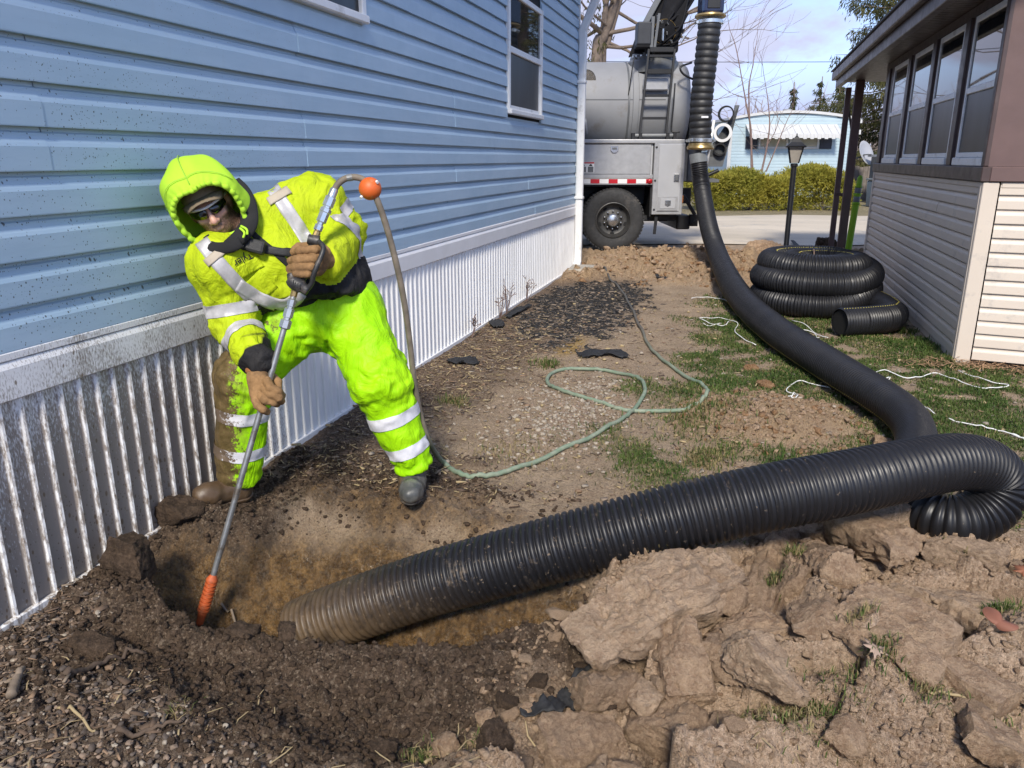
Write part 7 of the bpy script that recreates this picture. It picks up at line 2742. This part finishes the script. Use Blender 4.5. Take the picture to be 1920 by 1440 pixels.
# pale leaf bits and stones sprinkled over the yard
pts = rnd_ground(9000, (-1.9, 2.2), (3.2, 9.5), lambda x, y, Z_, d: np.full_like(x, .28))
scatter('leaf_litter', pts + np.array([0, 0, .006]), .012 + .030 * RNG.uniform(0, 1, len(pts)) ** 2, [chip(.35, .02, .12), chip(.25, .02, .2), pebble(960, 3, .5)[0:2], chip(.10, .03)], [M['straw'], M['chipB'], M['deadleaf'], M['stoneA']], tiltamp=.3)
pts = rnd_ground(5000, (-1.6, -.5), (3.6, 5.6), lambda x, y, Z_, d: np.exp(-(((x + .95) / .3) ** 2 + ((y - 4.6) / .7) ** 2)) * .8)
scatter('gravel', pts + np.array([0, 0, .003]), .010 + .022 * RNG.uniform(0, 1, len(pts)) ** 2, [pebble(970 + k, 4, .6) for k in range(4)], [M['stoneA'], M['stoneA'], M['stoneB']])

# grass
M['grassA'] = foliage_mat("short_green_grass", (.045, .090, .018), (.095, .135, .032), (.17, .165, .06), 3)
M['grassB'] = foliage_mat("dry_grass", (.24, .19, .09), (.32, .255, .13), (.17, .15, .06), 3)


def blades(name, pts, L, lean, mats, dryp):
    N = len(pts)
    a = RNG.uniform(0, 2 * np.pi, N)
    d = np.stack([np.cos(a), np.sin(a), np.zeros(N)], 1)
    s = np.stack([-np.sin(a), np.cos(a), np.zeros(N)], 1)
    w = (.0005 + .0007 * RNG.uniform(0, 1, N))[:, None] * (1 + pts[:, 1] / 2.2)[:, None]
    L = L[:, None]
    ln = lean[:, None]
    up = np.array([0, 0, 1.])
    p0 = pts
    p1 = pts + up * L * .6 * (1 - ln * .4) + d * L * ln * .35
    p2 = pts + up * L * (1 - ln * .75) + d * L * ln * .95
    v = np.stack([p0 - s * w, p0 + s * w, p1 + s * w * .8, p1 - s * w * .8, p2 + s * w * .15, p2 - s * w * .15], 1).reshape(-1, 3)
    b = (np.arange(N) * 6)[:, None]
    f = np.stack([b + np.array([0, 1, 2, 3]), b + np.array([3, 2, 4, 5])], 1).reshape(-1, 4)
    me = new_mesh(name, v, f)
    for m in mats:
        me.materials.append(m)
    mi = (RNG.uniform(0, 1, N) < dryp).astype(np.int32)
    me.polygons.foreach_set("material_index", np.repeat(mi, 2))
    o = mk(name, me)
    tag(o, kind='stuff')
    return o


pts = rnd_ground(420000, (-1.8, 3.0), (3.3, 11), lambda x, y, Z_, d: np.clip(Z_['grass'], 0, 1) * sstep(11, 6, y) * sstep(1.68, 1.60, np.where(y > 6.5, x, 0)))[:150000]
nz = fbm(pts * np.array([1, 1, 0]), 2.2, 3)
blades('grass', pts, (.014 + .028 * RNG.uniform(0, 1, len(pts)) ** 1.5) * (1 + .4 * nz), RNG.uniform(.2, 1.0, len(pts)), [M['grassA'], M['grassB']], np.clip(.24 - .5 * nz - .25 * np.exp(-(((pts[:, 0] - .3) / .7) ** 2 + ((pts[:, 1] - 6.6) / 1.2) ** 2)) - .3 * sstep(.9, 1.5, pts[:, 0]), .05, .9))
# tufts: on the slabs, by the porch wall, in the trench
TU = [((-0.186, 2.610, 0.000), .05, 160, .5), ((-0.116, 2.710, 0.000), .06, 190, .55), ((-0.013, 2.858, -0.000), .05, 120, .6), ((0.072, 2.927, 0.000), .04, 120, .5), ((0.120, 2.493, 0.000), .09, 420, .45), ((0.202, 2.568, 0.000), .07, 260, .4), ((0.078, 2.367, 0.000), .07, 240, .7),
      ((0.288, 2.860, 0.000), .04, 160, .3), ((0.305, 2.745, 0.000), .04, 140, .4), ((0.485, 3.056, -0.000), .03, 120, .2), ((0.723, 3.546, 0.000), .06, 220, .6), ((0.680, 3.477, 0.000), .05, 160, .6), ((0.830, 2.889, 0.000), .05, 240, .5),
      ((0.884, 2.534, 0.000), .06, 260, .15), ((0.756, 2.416, 0.000), .04, 100, .6), ((0.239, 1.862, -0.000), .10, 420, .55), ((0.128, 1.820, 0.000), .08, 260, .6), ((0.327, 1.950, 0.000), .07, 240, .4), ((0.469, 2.091, 0.000), .06, 220, .35),
      ((0.426, 2.213, 0.000), .05, 160, .7), ((0.581, 2.013, 0.000), .06, 160, .5), ((0.750, 2.010, -0.000), .07, 220, .3), ((-0.734, 1.652, 0.000), .06, 240, .35), ((-0.571, 1.679, 0.000), .05, 120, .5), ((0.062, 2.694, 0.000), .03, 80, .6),
      ((-0.115, 3.974, 0.000), .12, 360, .5), ((-0.065, 4.110, 0.000), .10, 260, .5), ((1.585, 7.412, 0.000), .10, 420, .1), ((1.633, 7.114, 0.000), .10, 420, .1), ((1.644, 6.652, 0.000), .10, 420, .1), ((1.580, 7.872, 0.000), .10, 260, .1),
      ((-1.733, 4.582, 0.000), .10, 260, .4), ((-1.369, 5.692, 0.000), .10, 300, .25), ((-1.456, 1.532, 0.000), .05, 60, .6), ((-0.139, 2.418, 0.000), .03, 60, .7), ((-0.183, 4.636, 0.000), .25, 700, .35), ((-0.093, 4.770, 0.000), .2, 500, .4), ((-1.105, 3.808, 0.000), .25, 400, .7)]
pp, LL, dd, le = [], [], [], []
for c_, r_, k_, dr_ in TU:
    q = np.array(c_)[None] + np.c_[RNG.normal(size=(k_, 2)) * r_ * .55, np.zeros(k_)]
    q = q[q[:, 0] < np.where((q[:, 1] > 6.55), 1.69, 9)]
    q[:, 2] = height(q[:, 0], q[:, 1]) + .02 * (q[:, 1] < 3) * (q[:, 0] > -.5)
    pp.append(q)
    LL.append(RNG.uniform(.012, .045, len(q)) * (1.0 if c_[1] < 4 else 1.6))
    dd.append(np.full(len(q), min(1, dr_ * 1.25)))
    le.append(RNG.uniform(.1, 1.0, len(q)))
blades('grass_tufts', np.concatenate(pp), np.concatenate(LL), np.concatenate(le), [M['grassA'], M['grassB']], np.concatenate(dd))
# straw lying about, and the straw pile at the porch corner
def straws(name, pts, L, m, amp=.25):
    N = len(pts)
    a = RNG.uniform(0, np.pi, N)
    d = np.stack([np.cos(a), np.sin(a), RNG.normal(size=N) * .12], 1) * L[:, None] * .5
    s = np.stack([-np.sin(a), np.cos(a), np.zeros(N)], 1) * (.0009 + .0009 * RNG.uniform(0, 1, N))[:, None] * (1 + pts[:, 1:2] / 5)
    mid = s * 0
    mid[:, :2] = RNG.normal(size=(N, 2)) * (L * amp * .3)[:, None]
    mid[:, 2] = np.abs(RNG.normal(size=N)) * .006
    v = np.stack([pts - d - s, pts - d + s, pts + mid + s, pts + mid - s, pts + d + s * .6, pts + d - s * .6], 1).reshape(-1, 3)
    v[:, 2] += .007
    b = (np.arange(N) * 6)[:, None]
    f = np.stack([b + np.array([0, 1, 2, 3]), b + np.array([3, 2, 4, 5])], 1).reshape(-1, 4)
    o = mk(name, (v, f), m)
    tag(o, kind='stuff')


pts = np.concatenate([rnd_ground(2600, (-2.2, .9), (1.0, 1.75), lambda x, y, Z_, d: .35 * np.ones_like(x)), rnd_ground(14000, (-2.25, .6), (3.1, 7), lambda x, y, Z_, d: np.clip(.12 + .35 * Z_['mulch'] + .3 * Z_['mud'], 0, 1))])
pts = pts[RNG.uniform(0, 1, len(pts)) < .30]
straws('dry_straw', pts, RNG.uniform(.02, .10, len(pts)), M['straw'])
q0 = np.array((1.854, 6.543, 0.000))
pts = q0[None] + np.c_[RNG.normal(size=(420, 1)) * .22, RNG.normal(size=(420, 1)) * .07, np.abs(RNG.normal(size=(420, 1))) * .02]
straws('dry_straw', pts, RNG.uniform(.05, .16, 420), mat("reddish_straw", (.36, .22, .12), .85, var=.3))

# ---- string, scraps, leaves, sticks
M['string'] = mat("white_string", (.70, .70, .68), .8, var=.05)


def gline(pts, z=.022):
    out = []
    for p in bez(pts, 6):
        out.append(V(p.x, p.y, hz(p.x, p.y) + z + .004 * math.sin(p.x * 40)))
    return out


STR = [
    ([[(-0.467, 8.902, 0.000), (-0.368, 9.039, 0.000), (-0.140, 8.961, 0.000), (-0.014, 8.690, 0.000)]], 'short white string end showing beside the far bend of the hose'),
    ([[(-0.320, 7.815, 0.000), (-0.110, 7.876, 0.000), (0.046, 7.653, 0.000), (0.030, 7.373, 0.000), (0.047, 7.144, 0.000), (0.209, 6.782, 0.000)], [(-0.312, 7.762, 0.000), (-0.185, 7.560, 0.000), (-0.084, 7.488, 0.000), (-0.035, 7.735, 0.000), (-0.056, 7.572, 0.000)], [(-0.271, 7.562, 0.000), (-0.207, 7.478, 0.000), (-0.101, 7.585, 0.000)]], 'tangled knot of white string on the grass with a long tail'),
    ([[(0.702, 5.596, 0.000), (0.587, 5.645, 0.000), (0.489, 5.673, 0.000), (0.432, 5.559, 0.000), (0.392, 5.387, 0.000), (0.455, 5.278, 0.000), (0.400, 5.117, 0.000)], [(0.386, 5.113, 0.000), (0.432, 5.114, 0.000), (0.474, 5.321, 0.000)]], 'frayed white string knotted above the orange spoil patch'),
    ([[(0.985, 5.962, 0.000), (1.054, 6.012, 0.000), (1.050, 6.087, 0.000), (1.123, 6.139, 0.000), (1.257, 6.026, 0.000), (1.377, 6.121, 0.000), (1.492, 6.246, 0.000), (1.586, 6.122, 0.000), (1.716, 5.904, 0.000), (1.842, 5.954, 0.000), (1.904, 6.013, 0.000), (1.777, 6.147, 0.000), (1.664, 6.343, 0.000)], [(1.050, 6.087, 0.000), (1.065, 5.941, 0.000), (1.137, 5.991, 0.000), (1.087, 5.832, 0.000), (1.142, 5.848, 0.000), (1.164, 5.690, 0.000)]], 'longest white string looping over the grass in front of the cream corner'),
    ([[(0.557, 7.907, 0.000), (0.694, 7.689, 0.000), (0.773, 7.377, 0.000), (0.832, 7.281, 0.000)], [(0.604, 7.540, 0.000), (0.733, 7.505, 0.000), (0.729, 7.057, 0.000)], [(0.652, 7.274, 0.000), (0.761, 7.283, 0.000)]], 'scrap of white string lying between the coil and the hose'),
    ([[(1.315, 5.050, 0.000), (1.424, 4.980, 0.000), (1.577, 4.916, 0.000), (1.664, 4.793, 0.000)], [(1.613, 4.889, 0.000), (1.670, 4.840, 0.000)]], 'white string running off past the hose loop'),
    ([[(1.145, 5.441, 0.000), (1.218, 5.319, 0.000), (1.260, 5.140, 0.000)]], 'thin white string just beyond the bend of the hose'),
]
for paths, lab in STR:
    mb = MB()
    for p in paths:
        mb.tube(gline(p, .018), .0040, 6)
    tag(mk('string', mb, M['string'], smooth=True), lab, 'string', 'white strings left on the grass')

M['fabric'] = mat("black_landscape_fabric", (.018, .018, .019), .75, var=.4, vs=20, bump=.3, bs=60)


def scrap(path, w, lab, seed, lift=.012):
    r = np.random.default_rng(seed)
    P_ = gline(path, lift)
    rows = []
    n_ = len(P_)
    for i, p in enumerate(P_):
        t = (P_[min(i + 1, n_ - 1)] - P_[max(i - 1, 0)])
        t.z = 0
        t.normalize()
        s = V(-t.y, t.x, 0)
        ww = w * (.35 + .65 * math.sin(math.pi * (i + .6) / (n_ + .2))) * r.uniform(.85, 1.15)
        rows.append([p + s * ww * (j / 6 - .5) + V(0, 0, abs(math.sin(j * 1.7 + i * .5)) * .014 + .012 * r.random()) for j in range(7)])
    mb = MB()
    mb.add([q for rw_ in rows for q in rw_], [(i * 7 + j, i * 7 + j + 1, (i + 1) * 7 + j + 1, (i + 1) * 7 + j) for i in range(n_ - 1) for j in range(6)])
    o = mk('fabric_scrap', mb, M['fabric'], smooth=True)
    md_ = o.modifiers.new("thick", 'SOLIDIFY')
    md_.thickness = .003
    tag(o, lab, 'fabric', 'torn scraps of black fabric')


scrap([(-2.086, 5.450, 0.000), (-2.028, 5.570, 0.000), (-1.880, 5.527, -0.000)], .17, 'black fabric scrap in the litter near the skirting', 1)
scrap([(-1.161, 5.945, -0.000), (-1.075, 6.042, 0.000), (-0.961, 6.149, 0.000), (-0.793, 6.015, 0.000)], .20, 'pointed black fabric scrap beside the water hose loop', 2)
scrap([(-2.187, 7.329, 0.000), (-2.189, 7.709, 0.000), (-2.119, 8.014, 0.000)], .10, 'curved black fabric strip lying along the edge of the black chips', 3)
scrap([(-2.240, 7.122, 0.000), (-2.122, 6.847, 0.000)], .14, 'tiny black fabric corner by the skirting foot', 4)
scrap([(-1.076, 10.652, 0.000), (-0.958, 10.484, 0.000), (-0.852, 10.319, 0.000)], .16, 'small black fabric scrap on the bare soil near the truck', 5)
scrap([(-0.321, 1.996, 0.000), (-0.357, 1.911, 0.000), (-0.378, 1.845, 0.000), (-0.425, 1.793, 0.000), (-0.487, 1.761, 0.000)], .07, 'long black fabric strip trailing from under the propped slab', 6)
scrap([(0.964, 15.774, 0.000), (0.993, 14.927, 0.000), (0.989, 14.239, 0.000)], .10, 'dark upright shard beside the lamp post foot', 7, .05)


MAPLE = [1, .62, .58, .74, .5, .6, .78, .95, .6, .5, .55, .7, .85, .55, .42, .4, .38, .3, .12, .3, .38, .4, .42, .55, .85, .7, .55, .5, .6, .95, .78, .6, .5, .74, .58, .62]


def leaf(c_, r_, lab, m, lobes, seed, curl=.3):
    r = random.Random(seed)
    p = Vector(c_)
    base = V(p.x, p.y, hz(p.x, p.y) + .028)
    mb = MB()
    pts_ = []
    K = 40
    K = 40 if lobes == 2 else 36
    for i in range(K):
        a = 2 * math.pi * i / K
        q = MAPLE[i] if lobes > 2 else (.42 + .58 * abs(math.cos(a)))
        pts_.append((q * r_ * math.cos(a), q * r_ * .8 * math.sin(a)))
    mb.v.append((0, 0, .004))
    for (x_, y_) in pts_:
        d = math.hypot(x_, y_)
        mb.v.append((x_, y_, curl * d * d / r_ + .004 * math.sin(x_ * 90)))
    mb.f = [[0, 1 + i, 1 + (i + 1) % K] for i in range(K)]
    o = mk('leaf', mb, m, smooth=True)
    o.location = base
    o.rotation_euler = (r.uniform(-.35, .1), r.uniform(-.3, .3), r.uniform(0, 6))
    md_ = o.modifiers.new("thick", 'SOLIDIFY')
    md_.thickness = .0015
    tag(o, lab, 'leaf')


leaf((0.453, 2.076, 0.050), .050, 'pale pink maple leaf lying on the clay heap', mat("pale_leaf", (.31, .22, .165), .8, var=.2), 5, 1, .06)
leaf((0.855, 3.058, 0.000), .075, 'curled golden brown leaf wedged behind a flat clay slab', mat("golden_leaf", (.42, .25, .11), .7, var=.2), 2, 2, .55)
leaf((1.050, 2.821, 0.000), .05, 'russet leaf below the hose loop', mat("russet_leaf", (.26, .10, .05), .75, var=.25), 5, 3, .12)
leaf((0.819, 2.301, 0.000), .05, 'rust red leaf among the clods', mat("rust_leaf", (.22, .085, .05), .75, var=.25), 2, 4, .4)
leaf((0.240, 2.879, 0.000), .03, 'small yellow green leaf in a gap between slabs', mat("yellow_green_leaf", (.26, .24, .09), .7, var=.2), 2, 5, .6)

M['root'] = mat("brown_root", (.085, .058, .040), .9, var=.3, vs=20, bump=.4, bs=60)
for pts_, r_, lab, m_ in (
        ([(-1.843, 1.534, 0.000), (-1.849, 1.627, 0.000), (-1.835, 1.728, 0.000), (-1.784, 1.790, 0.000)], .011, 'thick brown root across the front edge of the pit', 'root'),
        ([(-1.963, 1.450, 0.000), (-2.003, 1.508, 0.000), (-2.040, 1.561, 0.000)], .016, 'grey split stick poking up at the mulch edge', 'chipB'),
        ([(-1.517, 1.383, 0.000), (-1.433, 1.439, 0.000), (-1.380, 1.472, 0.000)], .008, 'brown twig lying across the pebbles', 'root'),
        ([(0.584, 2.016, 0.000), (0.677, 2.030, 0.000), (0.766, 2.073, 0.000)], .005, 'straw coloured stem lying on the corner of the clay heap', 'straw'),
        ([(-0.703, 1.579, 0.000), (-0.686, 1.631, 0.000), (-0.667, 1.683, 0.000)], .005, 'pale straw stem sticking up beside the trench grass tuft', 'straw'),
        ([(-1.788, 1.448, 0.000), (-1.693, 1.425, 0.000), (-1.601, 1.390, 0.000)], .006, 'yellow stem lying in the mulch', 'straw')):
    mb = MB()
    P_ = gline(pts_, r_ * 1.2 + .008)
    mb.tube(P_, [r_ * (1 - .5 * i / len(P_)) for i in range(len(P_))], 7)
    tag(mk('stick', mb, M[m_], smooth=True), lab, 'stick')
rt = bez([(-2.001, 2.444, -0.220), (-1.897, 2.440, -0.200), (-1.782, 2.465, -0.170), (-1.674, 2.479, -0.130), (-1.527, 2.468, -0.080)], 6)
tag(mk('root', MB().tube([V(p.x, p.y, hz(p.x, p.y) + .012) for p in rt], [.006 - .004 * i / len(rt) for i in range(len(rt))], 6), M['chipB'], smooth=True), 'thin pale root crossing the wet slope inside the pit', 'root')
# dried weeds at the foot of the skirting
for i, (p, h_, lab) in enumerate((((-2.418, 6.429, 0.000), .22, 'dried grey weed at the skirting nearest the worker'), ((-2.458, 7.278, 0.000), .30, 'tall dried weed against the skirting in the middle of three'), ((-2.455, 7.511, 0.000), .34, 'dried weed at the skirting beside the black chips'), ((-2.420, 8.300, 0.000), .30, 'dried reddish weed furthest along the skirting'))):
    rr_ = random.Random(60 + i)
    mb = MB()
    b = V(-2.24, p[1], 0)
    for k in range(5):
        t = b + V(rr_.uniform(-.03, .10), rr_.uniform(-.09, .09), h_ * rr_.uniform(.6, 1.1))
        m1 = b.lerp(t, .5) + V(.01, rr_.uniform(-.02, .02), 0)
        mb.tube([b, m1, t], [.004, .003, .0015], 4, caps=False)
        for q in range(4):
            c_ = m1.lerp(t, rr_.random())
            mb.tube([c_, c_ + V(rr_.uniform(-.04, .05), rr_.uniform(-.05, .05), rr_.uniform(.01, .06))], [.002, .004], 4, caps=False)
    tag(mk('dried_weed', mb, M['twig']), lab, 'weed', 'dried weeds along the skirting')
